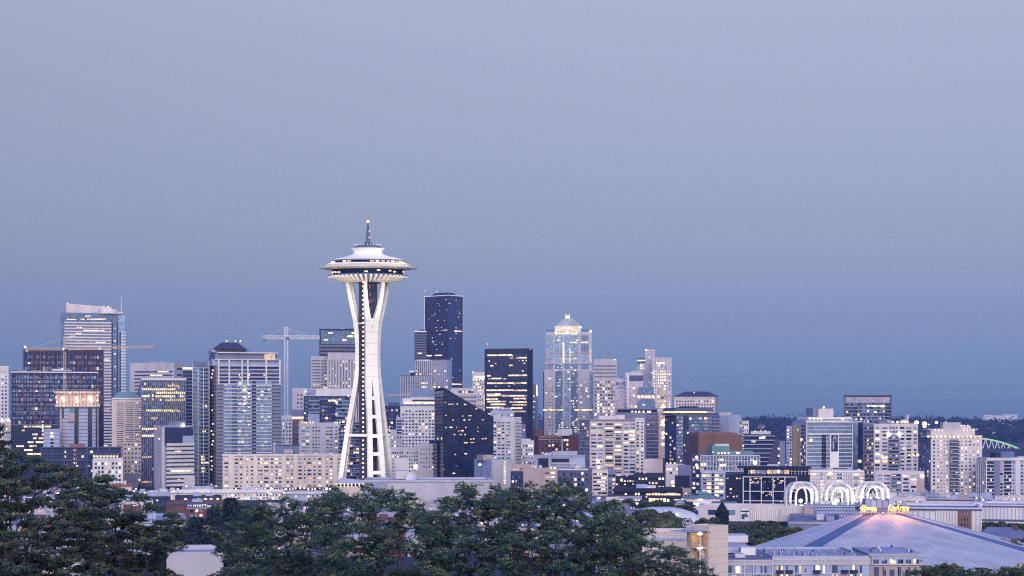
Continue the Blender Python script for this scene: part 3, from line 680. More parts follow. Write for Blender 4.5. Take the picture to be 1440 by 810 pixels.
b = B('steel_frame_building', 'unfinished dark plum steel frame building in front of the concrete core', 'building', 1360, 58, 170, 630, 'plum', units=0, cap=None)
f = b.F; f.fins(.0, 1, 628, 680, 8, .9, 'slate', 1.2, 'columns'); f.lines(0, 1, 629, 675, 6, .8, 'slate', 1.2, 'floor_edges'); f.grid(f.u(103), f.u(108), 630, 672, 1, 7, .8, .4, .7, ('gdark',), ('litcream', 'litdim')); f.scatter(.2, .95, 632, 672, 20, 6, 8, .8, .4)
f.part('barrier', .35, .55, 624.5, 629, 'rust', .4); b.done()
b = B('low_building', 'small white block with square windows and a glowing glass top floor', 'building', 1330, 122, 172, 646, 'pale', xc=131, th=14)
f = b.F; f.grid(.03, .97, 649, 690, 8, 7, .62, .55, .22, ('gnavy', 'gdark', 'gdark')); f.fins(0, 1, 647, 690, 5, .7, 'white', .35, 'piers'); b.L.grid(.05, .95, 649, 690, 3, 7, .6, .5, .1, ('gblue', 'gcurtain'))
b.top('penthouse', 130, 170, 641, 646, 'dark', .1, .8); mb = MB(); b.prism(mb, f.u(128), f.u(172), .02, .9, b.zt + (5.2) * b.d / F, b.zt + 6.2 * b.d / F, 'slate'); mb.build('roof', b.root)
for k in range(8):
    mb = MB(); u = f.u(132 + k * 4.7); b.prism(mb, u, u + .075, .08, .1, b.zt + .8, b.zt + 2.2, rng.choice(('litcream', 'litwarm'))); mb.build('lit_window', b.root)
b.done()
# --- cream ribbon tower, teal roof
b = B(T, 'cream tower with narrow ribbon windows and a shallow teal roof beside the fluted dark tower', 'tower', 1460, 157, 199, 561, 'beige', cap=None, units=0)
f = b.F; f.part('cornice', 0, 1, 559.5, 561.5, 'white', .9); f.bands(f.u(164), f.u(174), 565, 640, 26, .42, 'gplum', .06, out=.1); f.bands(f.u(176.3), f.u(188), 565, 622, 19, .42, 'gplum', .1, out=.1); f.bands(f.u(189.5), .99, 565, 622, 19, .42, 'gplum', .1, out=.1)
f.grid(f.u(174), .99, 622, 690, 5, 11, .42, .42, .1, ('gdark', 'gnavy')); f.part('spandrel', f.u(163.5), 1, 601, 604.5, 'pink', .3)
mb = MB(); b.prism(mb, 0, 1, 0, 1, b.zt, zpx(551, b.d), 'teal', .22); mb.build('roof', b.root); b.done()
b = B(T, 'grey tower with a thick blank top just behind the fluted dark tower', 'tower', 2300, 183, 257, 511, 'pink', xc=245, th=72)
b.L.bands(.1, .97, 520, 560, 8, .4, 'gplum', .6, out=.2); b.F.bands(.3, .9, 514, 540, 3, .3, 'gplum', .2); b.L.part('edge_pier', 0, .04, 512, 640, 'steel', .6); b.done()
b = B(T, 'dark tower with pale vertical fins and rows of lit floors, white roof band', 'tower', 1405, 193.5, 261.5, 533, 'slate', xc=199, th=12)
f = b.F; f.grid(.01, .99, 537, 690, 22, 28, .9, .62, .02, ('gnavy', 'gplum', 'gblue', 'gdark'), out=.1); f.fins(0.005, .99, 534, 690, 23, .55, 'mauve', .8, 'vertical_fins'); f.part('roof_band', -.01, 1.005, 531.5, 534.5, 'pale', .9); b.L.part('side_panel', .05, .95, 534, 690, 'lavender', .2)
for (xa, xb, y, m_) in ((200, 247, 547.5, 'litband'), (220, 260, 552.5, 'litband'), (199, 210, 557.3, 'litcream'), (218, 246, 557.5, 'litband'), (252, 259, 557.5, 'litband'), (235, 252, 542.5, 'litdim'), (232, 258, 563, 'litdim'), (206, 241, 577.5, 'litband'), (243, 250, 577.3, 'litdim'), (200, 218, 603.3, 'litcream'), (199, 217, 613, 'litcream'), (212, 222, 588, 'litdim'), (200, 214, 643, 'litdim'), (200, 214, 678, 'litdim')):
    f.win((f.u(xa) + f.u(xb)) / 2, f.z(y + 1.1), (f.u(xb) - f.u(xa)) * f.W, 1.5, m_, .35, 'lit_window')
f.scatter(0, 1, 537, 690, 22, 28, 22, .8, .5); b.top('penthouse', 211, 245, 527, 531.5, 'lavender', .3, .8); b.top('penthouse', 215, 242, 529, 531.4, 'white', .2, .25); b.done()
b = B(A, 'slim dark balcony tower with a glowing white roof strip right of the fluted tower', 'tower', 2100, 257, 272, 517, 'plum', deep=24)
b.F.bands(.05, .95, 521, 640, 24, .5, 'gnavy', .15); b.F.part('lit_roof_strip', 0, 1, 516.5, 519.5, 'litwhite', .6); b.F.lines(0, 1, 521, 640, 25, .35, 'lavender', .5); b.done()
# --- glass wing and big residential tower
b = B(A, 'narrow blue glass balcony wing attached left of the big residential tower', 'tower', 1450, 271, 294, 510, 'lavender', units=0)
f = b.F; f.part('glazing', 0, 1, 512, 700, 'gteal', .1); f.grid(.03, .4, 518, 690, 3, 34, .85, .55, .03, ('gsky', 'gblue', 'gsteel')); f.bands(.5, .97, 518, 690, 34, .5, 'gnavy', .12); f.lines(0, 1, 517, 690, 35, .5, 'lavender', .7); f.fins(0, 1, 510, 690, 4, .5, 'steel', .5); f.part('glass_screen', 0, .9, 508, 517, 'gteal', .5)
f.scatter(.5, .98, 640, 665, 2, 6, 9, .9, .6, ('litcream', 'litwarm')); b.done()
b = B(A, 'big residential tower of pale concrete frames and blue glass with a dark pyramid roof', 'tower', 1430, 292, 395, 514, 'lavender', xc=305, th=16, units=0, deep=30)
f = b.F; fu = f.u
f.part('recess', 0, 1, 515, 540, 'plum', .05); f.bands(.02, .98, 519, 542, 5, .5, 'gplum', .3, out=.1); f.lines(0, 1, 514.4, 540, 6, 1.0, 'lavender', 1.6, 'floor_slabs'); 
for x in (306, 321, 339, 347, 373, 392): f.part('column', fu(x), fu(x + 2.2), 505, 541, 'pale', 1.9)
f.part('glazing', fu(314), fu(326), 541, 700, 'gsky', .5); f.part('glazing', fu(325), fu(333), 541, 700, 'gteal', .25); f.part('glazing', fu(333), fu(354), 536, 700, 'gsteel', .9); f.part('recess', fu(354), fu(360), 536, 700, 'plum', .2); f.part('glazing', fu(360), fu(382), 536, 700, 'gsteel', .9); f.part('recess', fu(382), 1, 536, 700, 'mauve', .1)
ln = MB()
for k in range(33):
    y = 541 + 5.0 * k
    for xa, xb, o_ in ((314, 326, .7), (325, 333, .5), (333, 354, 1.25), (360, 382, 1.25)): f.slab(ln, fu(xa), fu(xb), f.z(y + 1.2), f.z(y), o_, 'pale')
ln.build('spandrels', b.root)
for xa, xb, n_ in ((334, 353, 4), (361, 381, 4)):
    f.grid(fu(xa), fu(xb), 543, 690, n_, 29, .72, .5, .12, ('gnavy', 'gteal', 'gblue', 'gnavy'), ('litwarm', 'litgreen', 'litdim'), out=1.1)
f.scatter(fu(334), fu(353), 536, 570, 3, 7, 14, .7, .5, ('litcream', 'litwarm', 'litgreen'), 1.3); f.scatter(fu(334), fu(353), 570, 600, 3, 6, 7, .8, .4, ('litgreen', 'litdim'), 1.3)
f.balconies(fu(354.5), fu(360), 541, 700, 32, 1.6, 'lavender', 'mauve'); f.balconies(fu(383), 1.0, 541, 700, 32, 1.8, 'lavender', 'mauve')
f.part('recess', 0, fu(314), 541, 700, 'mauve', .1); f.balconies(0.0, fu(314), 541, 700, 32, 1.8, 'pink', 'mauve'); b.L.part('side_panel', .2, 1, 514, 700, 'tan', .3); b.L.balconies(.0, .9, 520, 700, 35, 1.4, 'pink', 'mauve')
for y in (521, 526, 531, 556, 577, 596, 606, 611, 620, 625, 642, 648, 655, 660, 681): b.lamp(297 + (y % 3), y, .9, 'litcream', 2)
for x, y in ((336, 527), (350, 527), (337, 531), (349, 531), (371, 527), (317, 541), (378, 548), (337, 541), (349, 541)): b.lamp(x, y, .75, 'litcream', 2.2)
b.top('penthouse', 300, 394, 505, 514, 'lavender', .1, .9); b.top('penthouse', 305, 392, 496, 505.5, 'mauve', .15, .85); b.top('floor_slab', 303, 394, 504.5, 506, 'pale', .05, .9); b.top('floor_slab', 308, 393, 494.5, 496.2, 'pale', .1, .9); b.top('glass_box', 374, 388, 497, 504.5, 'litdim', .08, .6)
b.top('penthouse', 302, 348, 490.5, 494.6, 'roofpale', .3, .8); b.top('penthouse', 346, 357, 489, 494.6, 'bluewall', .25, .8)
mb = MB(); b.prism(mb, fu(307), fu(351), .2, .9, zpx(490.5, b.d), zpx(479, b.d), 'roofdark', 0); 
mb = MB(); z0, z1 = zpx(490.6, b.d), zpx(479.5, b.d)
mb.hull8([b.Q(fu(306), .15, z0), b.Q(fu(350), .15, z0), b.Q(fu(350), .95, z0), b.Q(fu(306), .95, z0), b.Q(fu(319), .4, z1), b.Q(fu(340), .4, z1), b.Q(fu(340), .7, z1), b.Q(fu(319), .7, z1)], 'roofdark'); mb.build('pyramid_roof', b.root)
for x in (318.5, 325, 332, 340): b.mast('roof_spike', x, 475.5, 480, .2, 'slate')
for x in (320, 332.5, 339.5): b.lamp(x, 479, .7, 'bulb', -6)
b.done()
b = B('office_block', 'pale stepped office block with dark ribbon windows and a dark recessed crown', 'office building', 1335, 218, 272, 600, 'grey', xc=231, th=35)
f = b.F; b.L.part('corner_pier', .0, .5, 598, 690, 'pink', .6); b.L.grid(.6, .95, 606, 690, 2, 18, .6, .4, .2, ('gdark',)); b.L.part('light_pier', .8, 1, 600, 690, 'cream', 1.5)
f.part('dark_crown', .02, .98, 601, 627, 'navy', .3); f.grid(.1, .7, 604, 622, 4, 4, .7, .5, .25, ('gblue', 'gteal', 'gnavy')); b.top('penthouse', 239, 262, 592.5, 600, 'mauve', .1, .8); f.part('spandrel', .62, .99, 613, 627, 'lavender', 1.0)
ln = MB()
for k in range(11):
    y = 623.5 + 5.7 * k; f.slab(ln, fu(235) if 0 else .06, 1.0, f.z(y + 3.3), f.z(y), 1.6, 'pale')
ln.build('spandrels', b.root); f.bands(.06, .995, 626.5, 689, 11, .42, 'gdark', .2, out=.9); f.part('lit_window', .2, .97, 661.3, 664, 'litband', 1.3); b.lamp(257, 598, 1.6, 'flood'); b.lamp(218, 603, .9, 'redlamp'); b.lamp(223, 617, 1, 'litcream')
f.part('wing', .65, .98, 672, 690, 'pale', 3.5); b.done()
b = B('low_building', 'small mauve box building at the foot of the fluted dark tower', 'building', 1380, 176, 194, 668, 'mauve', deep=14); b.done()
# --- long cream block
b = B('apartment_block', 'long cream apartment slab seven storeys high with flat mauve penthouse, left of the white tower', 'apartment building', 1320, 313, 483, 641, 'beige', deep=20, units=2, cap='slate')
f = b.F; fu = f.u; f.part('roof_edge', -.003, 1.003, 638.2, 641, 'steel', .9)
for xa, xb, n_, wd in ((315, 321.5, 1, .9), (330, 335, 1, .9), (337, 341, 1, .9), (346.5, 349.5, 1, .7), (352.5, 356, 1, .7), (362.5, 369, 2, .8), (371, 378, 1, .9), (380, 385, 1, .6), (387, 391, 1, .8), (391.5, 396, 1, .8), (403, 406.5, 1, .8), (409, 412, 1, .8), (419, 425, 1, .8), (426.5, 430, 1, .6), (432, 438, 1, .95), (440, 444.5, 1, .7), (447, 452, 1, .9), (458, 462, 1, .8), (464, 467.5, 1, .8), (475, 479.5, 1, .9)):
    f.grid(fu(xa), fu(xb), 643, 691, n_, 9, wd, .42, .2, ('gdark', 'gdark', 'gnavy', 'gcurtain'))
for xa, xb in ((322, 329.5), (342, 346), (357, 362), (396.5, 402.5), (413, 418), (453, 457.5), (468, 474)): f.part('blank_pier', fu(xa), fu(xb), 641, 692, 'gold', .9)
b.top('penthouse', 387, 421, 627, 638, 'mauve', .2, .8); b.top('penthouse', 384, 388, 622.5, 638, 'lavender', .25, .7); b.top('penthouse', 399, 412, 632, 638, 'pink', .1, .5); b.top('floor_slab', 386, 422, 625.8, 627, 'slate', .18, .82); b.done()
b = B(A, 'white apartment tower with small square windows and lit roof terrace behind the long cream slab', 'apartment building', 1600, 420, 476, 596, 'pale', units=1)
f = b.F; f.grid(.07, .27, 599, 641, 2, 9, .85, .38, .08, ('gblue', 'gnavy', 'gcurtain')); f.grid(.33, .55, 599, 641, 3, 9, .6, .42, .05, ('gblue', 'gdark', 'gsteel')); f.grid(.68, .86, 599, 641, 2, 9, .85, .38, .15, ('gdark', 'gblue')); f.grid(.9, .99, 599, 641, 1, 9, .6, .4, .2)
b.top('penthouse', 433, 449, 582, 596, 'lavender', .1, .6)
for x in (425, 428, 431, 436, 440, 471, 474, 478): b.lamp(x, 594, 1.0, 'litcream', .5)
b.done()
b = B('low_building', 'narrow rust red building with a glass stair strip left of the white apartment tower', 'building', 1640, 411, 421, 592, 'rust', deep=16, units=0)
b.F.part('glazing', .4, .95, 597, 640, 'gblue', .2); b.F.lines(.4, .95, 598, 640, 9, .4, 'lavender', .4); b.done()
b = B('office_block', 'blank lavender office block with two columns of small windows right of the white crane', 'office building', 1960, 411, 430, 547, 'pink', units=1)
b.F.grid(.3, .8, 553, 580, 2, 5, .6, .5, 0, ('gdark', 'gblue')); b.F.part('ledge', -.1, 1, 576, 586, 'mauve', 4); b.F.part('lit_window', -.05, 1, 585.5, 588.5, 'litcream', 3.6); b.done()
b = B(A, 'dark glass balcony tower with a broad white roof band left of the white tower', 'tower', 1850, 427, 496, 556.5, 'navy', units=0)
f = b.F; f.grid(.02, .98, 558, 640, 14, 15, .85, .6, .06, ('gnavy', 'gteal', 'gblue', 'gdark', 'gteal')); f.balconies(.1, .33, 559, 640, 15, 1.6, 'lavender', 'gsteel'); f.balconies(.66, 1, 559, 640, 15, 1.6, 'lavender', 'gsteel'); f.part('roof_band', .0, .98, 546.5, 557, 'pale', .9); f.part('glass_screen', .05, .25, 547.5, 556, 'gcurtain', 1.1)
b.lamp(430, 551, 1.4, 'litcream', 1.4); b.lamp(429, 581, 1.2, 'litcream'); b.lamp(490, 557, 1, 'redlamp'); f.part('lit_window', .5, .7, 562, 564.5, 'litwarm', .8); b.done()
b = B(T, 'pale tower with ribbon windows and slightly lower roof, left twin behind the white tower', 'tower', 2320, 437.5, 463, 502, 'pink', units=0)
b.F.bands(.03, .48, 505, 560, 13, .45, 'gplum', .2, .5); b.F.bands(.54, .97, 505, 560, 13, .45, 'gplum', .4, .5); b.done()
b = B(T, 'pale tower with tall vertical piers and dark window slots, right twin behind the white tower', 'tower', 2300, 461, 509, 497, 'pink', units=0)
b.F.part('glazing', .03, .99, 506, 640, 'gplum', .1); b.F.fins(.0, 1, 505, 640, 13, 2.3, 'pink', .9, 'piers'); b.F.scatter(.03, .99, 506, 580, 12, 15, 34, .6, .5, ('litwarm', 'litcream', 'litband')); b.done()
b = B(T, 'dark blue glass tower with a slanted facet, highest one left of the white tower', 'tower', 2620, 449, 510, 463.5, 'gnavy', units=1)
f = b.F; f.part('glazing', .04, .99, 465, 484, 'gteal', .2); f.bands(.02, .98, 484, 560, 15, .5, 'gplum', .05); f.bands(.04, .98, 466, 484, 4, .7, 'gblue', .3, .3); f.fins(.01, 1, 464, 500, 9, .4, 'slate', .5); f.scatter(.1, .95, 466, 485, 8, 4, 6, .9, .4, ('litcream',)); b.top('penthouse', 475, 510, 461.6, 463.4, 'slate'); b.done()
b = B('low_building', 'white frame building with dark square windows at the foot of the white crane', 'building', 1700, 396, 411, 586, 'pale', deep=14)
b.F.grid(.05, .95, 588, 640, 3, 10, .6, .5, .1, ('gdark', 'gnavy')); b.done()
b = B(A, 'dark balcony tower low behind the base of the white tower', 'apartment building', 1560, 478, 519, 596, 'plum', units=0)
f = b.F; f.grid(.02, .98, 598, 690, 9, 18, .8, .5, .14, ('gnavy', 'gdark', 'gblue', 'gcurtain')); f.lines(0, 1, 597, 690, 19, .4, 'lavender', .6); b.done()
# --- right of the needle
b = B(T, 'low dark blue tower with stepped roof just right of the white tower', 'tower', 1950, 536, 567, 572, 'navy'); f = b.F
f.grid(.02, .98, 574, 650, 9, 13, .75, .5, .08, ('gnavy', 'gblue', 'gteal', 'gdark')); b.top('penthouse', 546, 562, 566, 572, 'slate'); b.lamp(550, 594, 1.2, 'litcream'); b.done()
b = B('low_building', 'narrow blue striped building between the dark stepped tower and the cream grid block', 'building', 1700, 557, 566, 588, 'lavender', deep=14); b.F.bands(.1, .9, 590, 640, 12, .5, 'gnavy', .05); b.done()
b = B('low_building', 'old pink stone building with a lit cornice near the right leg of the white tower', 'building', 1690, 541, 566, 612, 'pink'); b.F.grid(.05, .95, 612, 660, 6, 8, .45, .5, .15); b.top('penthouse', 549, 558, 604, 612, 'pink')
for y in (604, 611, 616, 621, 626): b.lamp(547, y, 1.0, 'litcream')
b.done()
b = B(T, 'tallest dark plum skyscraper with white edge lights and a stepped left shoulder', 'skyscraper', 2800, 597, 651, 415.5, 'plum', xc=630, th=48, units=0, cap='edgewhite', roof='dark')
for f, cols in ((b.L, 14), (b.F, 8)):
    f.bands(.015, .985, 418, 640, 62, .5, 'gplum' if f is b.L else 'gblue', 0, out=.15)
b.L.part('edge_light', -.01, .01, 414, 640, 'edgewhite', .35); b.F.part('edge_light', .985, 1.0, 414, 560, 'edgewhite', .35); b.F.part('corner_strip', -.01, .02, 415, 640, 'plum', .6); b.F.part('corner_strip', .82, .98, 416, 640, 'plum', .5)
b.L.scatter(.05, .98, 420, 502, 24, 34, 30, .9, .35, ('litcream', 'litwhite', 'litdim', 'litwhite')); b.F.scatter(.05, .95, 420, 545, 12, 48, 15, .9, .35, ('litcream', 'litwarm', 'litdim'))
b.L.part('lit_window', .05, .32, 498.5, 500, 'litcream', .5); b.L.part('lit_window', .45, .75, 498.5, 500, 'litcream', .5); b.L.part('lit_window', .8, .98, 463.4, 464.8, 'litdim', .5); b.F.part('lit_window', .4, .9, 464.3, 465.7, 'litwarm', .6); b.F.part('lit_window', .25, .9, 539.3, 540.7, 'litwarm', .6)
mb = MB(); b.prism(mb, .1, .8, .1, .8, b.zt + 1.2, zpx(410.5, b.d), 'dark', .12); mb.build('penthouse', b.root); b.mast('antenna', 633, 407, 412, .6, 'slate'); b.lamp(602, 411, .8, 'redlamp', -8); b.lamp(645, 412, .8, 'redlamp', -12); b.lamp(624, 410, .8, 'redlamp', -15); b.done()
b = B(T, 'lower dark shoulder tower with a white lit top edge hugging the tallest skyscraper', 'skyscraper', 2790, 583, 600, 467, 'navy', units=0, cap='edgewhite', roof='dark')
b.F.bands(.05, .98, 469, 560, 26, .4, 'gplum', .06); b.F.part('lit_edge', -.01, .93, 465.3, 466.7, 'edgewhite', .6); b.top('penthouse', 589, 597, 463.3, 465.3, 'dark'); b.F.part('lit_window', .25, .6, 496, 497.2, 'litcream', .5); b.done()
b = B(T, 'purple tower of tall vertical stripes in front of the tallest skyscraper', 'tower', 2350, 584, 635.5, 507, 'gplum', units=1)
f = b.F; f.fins(0, .9, 507, 640, 17, 1.3, 'lavender', .9, 'piers'); f.part('side_wall', .9, 1.0, 507, 640, 'mauve', 1.0); f.part('roof_band', .05, .42, 506, 507.6, 'pale', 1.1); f.scatter(0, .9, 515, 560, 16, 10, 30, .7, .5, ('litcream', 'litdim', 'litwarm')); b.top('roof_unit', 578 + 0, 584.2, 522, 529, 'dark', -.2, .2); b.done()
b = B(T, 'lower purple vertical striped tower left of its taller striped neighbour', 'tower', 2300, 563, 607, 529, 'gplum', units=0)
f = b.F; f.fins(0, 1, 529, 640, 19, 1.0, 'lavender', .9, 'piers'); f.bands(.05, .98, 536, 552, 3, .45, 'gdark', 1, .5, lits=('litcream', 'litband')); f.part('ledge', .28, .45, 521.5, 523.5, 'edgewhite', .6, -4); b.top('roof_unit', 577, 583, 522.5, 529, 'dark', .0, .5); b.done()
b = B('office_block', 'cream gridded office block with a dark blue curved roof left of the black wedge', 'office building', 1800, 563, 616, 571, 'pale', units=0, cap=None)
f = b.F; fu = f.u; f.grid(.03, 1, 576, 640, 11, 14, .62, .5, .1, ('gnavy', 'gdark', 'gdark', 'gplum'))
b.top('upper_storeys', 566, 616, 560, 571, 'pale', .08, .95, .0); b.top('upper_storeys', 578, 616, 558, 566, 'pink', .1, .9); b.top('curved_roof', 577, 616, 548, 558.4, 'bluewall', .1, .95, .03); b.top('roof_lip', 565, 616, 568.5, 571, 'bluewall', -.03, .9)
mb = MB()
f.slab(mb, fu(568), fu(615), f.z(568), f.z(565.5), .3, 'litband', -4); mb.build('lit_window', b.root); f.part('window_band', fu(580), fu(614), 562, 564, 'gnavy', -.5, -4)
b.done()
b = B('office_block', 'pale building with an arched roof showing above the slope of the black wedge', 'office building', 2150, 630, 672, 552, 'pink', units=0); f = b.F; b.top('curved_roof', 632, 671, 545.5, 552, 'pink', .1, .9, .06); f.bands(.35, .85, 549, 553, 1, .9, 'gdark', 1, .5, out=1); f.bands(.05, .95, 556, 600, 8, .45, 'gplum', .3); f.part('cornice', -.02, 1.02, 553, 555, 'cream', 1); b.lamp(664, 549, 1, 'litcream'); b.done()
# black wedge
def wedge():
    b = B(T, 'black glass wedge shaped building whose roof slopes down steeply to the right', 'office building', 1420, 611, 694, 672, 'black', xc=624, th=9, cap=None, units=0, body=False)
    f = b.F; g = b.L; d = b.d; mb = MB(); zr = zpx(586, d); zl = zpx(545, d)
    mb.hull8([b.Q(0, 0, b.zb), b.Q(1, 0, b.zb), b.Q(1, 1, b.zb), b.Q(0, 1, b.zb), b.Q(0, 0, zl), b.Q(1, 0, zr), b.Q(1, 1, zr), b.Q(0, 1, zl)], 'black'); mb.build('wall', b.root)
    glz = MB(); n = 27
    for i in range(n):
        y = 549 + 4.9 * i; z1 = zpx(y, d); z0 = z1 - 3.9 * d / F; t = min(1, max(.03, (zl - z1) / (zl - zr))) - .01
        f.slab(glz, .005, t, z0, z1, .12, 'gnavy')
        gl = MB(); g.slab(gl, .03, .97, z0, z1, .12, 'gnavy'); gl.build('window_band', b.root)
        gl = MB(); f.slab(gl, .005, t, z0, z1, .14, 'gnavy'); gl.build('window_band', b.root)
    for x, y, ww in ((626, 566, 3), (632, 568.4, 5), (636, 568, 6), (643, 568, 2), (654, 568.6, 5), (670, 574.4, 3), (627, 584, 3), (651, 585, 4), (661, 584.4, 8), (637, 590.5, 2), (653, 590.5, 4), (660, 590, 3), (679, 590.2, 5), (634, 600.8, 7), (627, 601, 1.5), (642, 601, 2), (655, 601, 2), (672, 601, 2), (645, 606, 3), (650, 605.5, 6), (672, 606.5, 3), (639, 611, 3), (648, 611, 5), (654, 611, 3), (662, 617.5, 2), (666, 617, 3), (679, 617, 6), (683, 616.6, 3), (655, 622.5, 8), (664, 622.2, 9), (640, 639, 4), (655, 638, 6), (638, 665.5, 6), (643, 655, 1.5), (624, 660, 1.5)):
        f.win(f.u(x), f.z(y + .9), ww * .62 * d / F, .85, rng.choice(('litcream', 'litwarm', 'litdim', 'litdim')), .5, 'lit_window')
    g.win(.4, g.z(618.6), 4, 1.2, 'litcream', .5, 'lit_window'); g.win(.8, g.z(618), 3, 1.4, 'litwarm', .5, 'lit_window')
    g.part('lower_wing', -.4, .5, 621, 700, 'black', 1.5)
    for k in range(14): g.part('window_band', -.38, .48, 624 + 5 * k, 627.5 + 5 * k, 'gnavy', 1.7, 1.4)
    b.done()
wedge()
b = B('office_block', 'low cream building with rows of dark windows behind the right foot of the white tower', 'office building', 1500, 540, 589, 631, 'pale', units=1)
f = b.F; f.grid(.02, .98, 634, 690, 14, 11, .6, .48, .05, ('gdark', 'gblue', 'gblue')); b.lamp(585, 656, 1.8, 'flood'); b.lamp(577, 660, .9, 'litwarm'); b.top('penthouse', 556, 576, 646, 672, 'cream', -.5, -.1) if 0 else None; b.done()
b = B('office_block', 'low cream block with sparse small windows immediately left of the black wedge', 'office building', 1480, 588, 611, 626, 'pale', units=2)
b.F.grid(.1, .95, 629, 690, 5, 10, .35, .45, .03, ('gblue', 'gnavy', 'gcurtain')); b.F.part('wing', -.1, 1.05, 661, 690, 'cream', 4); b.lamp(609, 657, 1.1, 'litcream'); b.done()
b = B(T, 'narrow lit tower peeping out left of the black banded tower', 'tower', 2500, 664.5, 684, 524, 'cream', units=0)
f = b.F; f.grid(.05, .95, 529, 600, 6, 16, .7, .5, .4, ('gplum', 'gblue')); f.part('roof_band', .1, 1, 529, 531.5, 'litwhite', .7)
for x in (666, 670, 674, 679): b.lamp(x, 534, 1.7, 'litcream')
b.lamp(665, 523, .8, 'bulb'); b.done()
b = B(T, 'black slab tower with many bright lit floors in its lower half', 'tower', 2250, 682, 749, 491, 'dark', xc=742.3, th=70, units=0, cap='dark')
f = b.L; fu = f.u
f.bands(.04, .985, 497, 640, 42, .5, 'gplum', 0, out=.15, name='window_band'); f.part('dark_edge', -.005, .03, 491, 640, 'black', .5)
for xa, xb, y in ((685, 720, 499), (717, 722, 503), (726, 741, 503), (690, 694, 514), (716, 721, 513.6), (685, 690, 528), (715, 741, 527.8), (685, 723, 538.6), (725, 741, 538.6), (691, 705, 532), (684, 722, 548.6), (722, 741, 549), (684, 704, 554), (707, 741, 556.5), (685, 713, 556), (684, 700, 561), (722, 740, 560.5), (685, 712, 564.6), (716, 741, 565.4), (690, 711, 568.6), (720, 741, 569.3), (684, 708, 573), (718, 735, 574), (700, 740, 578.6), (722, 733, 588), (684, 690, 582), (706, 722, 584)):
    a_ = xa
    while a_ < xb:
        e_ = min(xb, a_ + rng.uniform(4, 13)); f.win((fu(a_) + fu(e_)) / 2, f.z(y + .9), abs(fu(e_) - fu(a_)) * f.W * .96, 1.75, rng.choice(('litband', 'litcream', 'litband', 'litdim')), .4, 'lit_window'); a_ = e_
f.scatter(.04, .98, 498, 545, 24, 13, 18, .8, .4, ('litdim', 'litwarm', 'litwhite')); f.part('dark_floor', .0, 1, 543.5, 547, 'black', .5)
b.F.part('dark_edge', .0, 1, 491, 640, 'black', .3); b.lamp(684, 490.4, .8, 'redlamp'); b.lamp(745, 491, .7, 'redlamp', .5); b.done()
b = B(T, 'slim blue tower with a lit rooftop beacon just right of the black slab', 'tower', 2560, 749.5, 757, 541, 'mauve', deep=20, units=0)
b.F.part('glazing', .1, .5, 545, 640, 'gplum', .2); b.F.scatter(.05, .5, 548, 600, 2, 14, 8, .9, .5); b.F.part('lit_strip', .6, .85, 541, 557, 'litcream', .8); b.done()
b = B(A, 'lavender tower with a scalloped crown behind the white apartment tower beside the wedge', 'tower', 1800, 690, 723, 579, 'lavender', units=0)
f = b.F; f.grid(.05, .95, 581, 640, 7, 12, .55, .5, .08); 
for k, (xa, xb, y) in enumerate(((693, 720, 575), (696, 717, 573.2))): b.top('crown_step', xa, xb, y, 579, 'lavender', .1, .9)
for x in (695, 701, 707, 713, 718): b.lamp(x, 574.5, .8, 'litcream')
b.done()
b = B(A, 'white apartment tower with balcony columns right of the black wedge', 'apartment building', 1640, 693.5, 733, 589, 'white', xc=723, th=62, units=1)
f = b.L; f.grid(.22, .36, 592, 660, 1, 15, .95, .4, .1, ('gdark', 'gblue')); f.grid(.4, .55, 592, 660, 1, 15, .9, .4, .08, ('gdark', 'gnavy')); f.grid(.62, .82, 592, 660, 2, 15, .85, .4, .08, ('gblue', 'gcurtain', 'gsteel')); f.grid(.02, .16, 592, 660, 1, 15, .9, .5, .3, ('gblue', 'gdark')); b.F.balconies(.1, .9, 590, 660, 15, 1.5, 'white', 'pale'); b.top('penthouse', 697, 710, 583.5, 589, 'white', .2, .8); b.done()
b = B('low_building', 'small white building with lit columns of windows right of the white apartment tower', 'building', 1690, 729, 751, 621, 'white', units=2)
b.F.grid(.1, .95, 624, 670, 5, 8, .6, .5, .35, ('gblue', 'gdark')); b.top('penthouse', 733, 746, 617, 621, 'white'); b.F.part('ledge', .3, 1, 645, 650, 'pale', 3); b.done()
b = B('low_building', 'small dark mauve tower stub behind the white low building', 'building', 1900, 732, 739, 598, 'mauve', deep=12, units=0); b.F.grid(.1, .9, 602, 640, 2, 7, .5, .4, .1); b.done()
b = B('apartment_block', 'mauve windowless block with a vertical strip of stair lights in front of the wedge', 'building', 1330, 667, 721, 648, 'lavender', xc=691, th=28, units=0)
f = b.F; f.part('wall_panel', .0, .95, 647.5, 700, 'pink', .15)
for k in range(10): f.win(.62, f.z(650.5 + 3.3 * k), 1.5, .9, 'litcream', .4, 'stair_light')
for k in range(6): f.win(.07, f.z(653 + 5 * k), .5, 1, 'gnavy', .3)
for k in range(6): b.L.win(.42, b.L.z(653 + 5 * k), .5, 1, 'gnavy', .3)
b.lamp(674, 653, 1.2, 'flood', 1.0); b.L.part('wall_lamp', 0, .01, 650, 651, 'pale', .3); b.top('penthouse', 687, 701, 640, 648, 'tan', .3, .7); b.done()
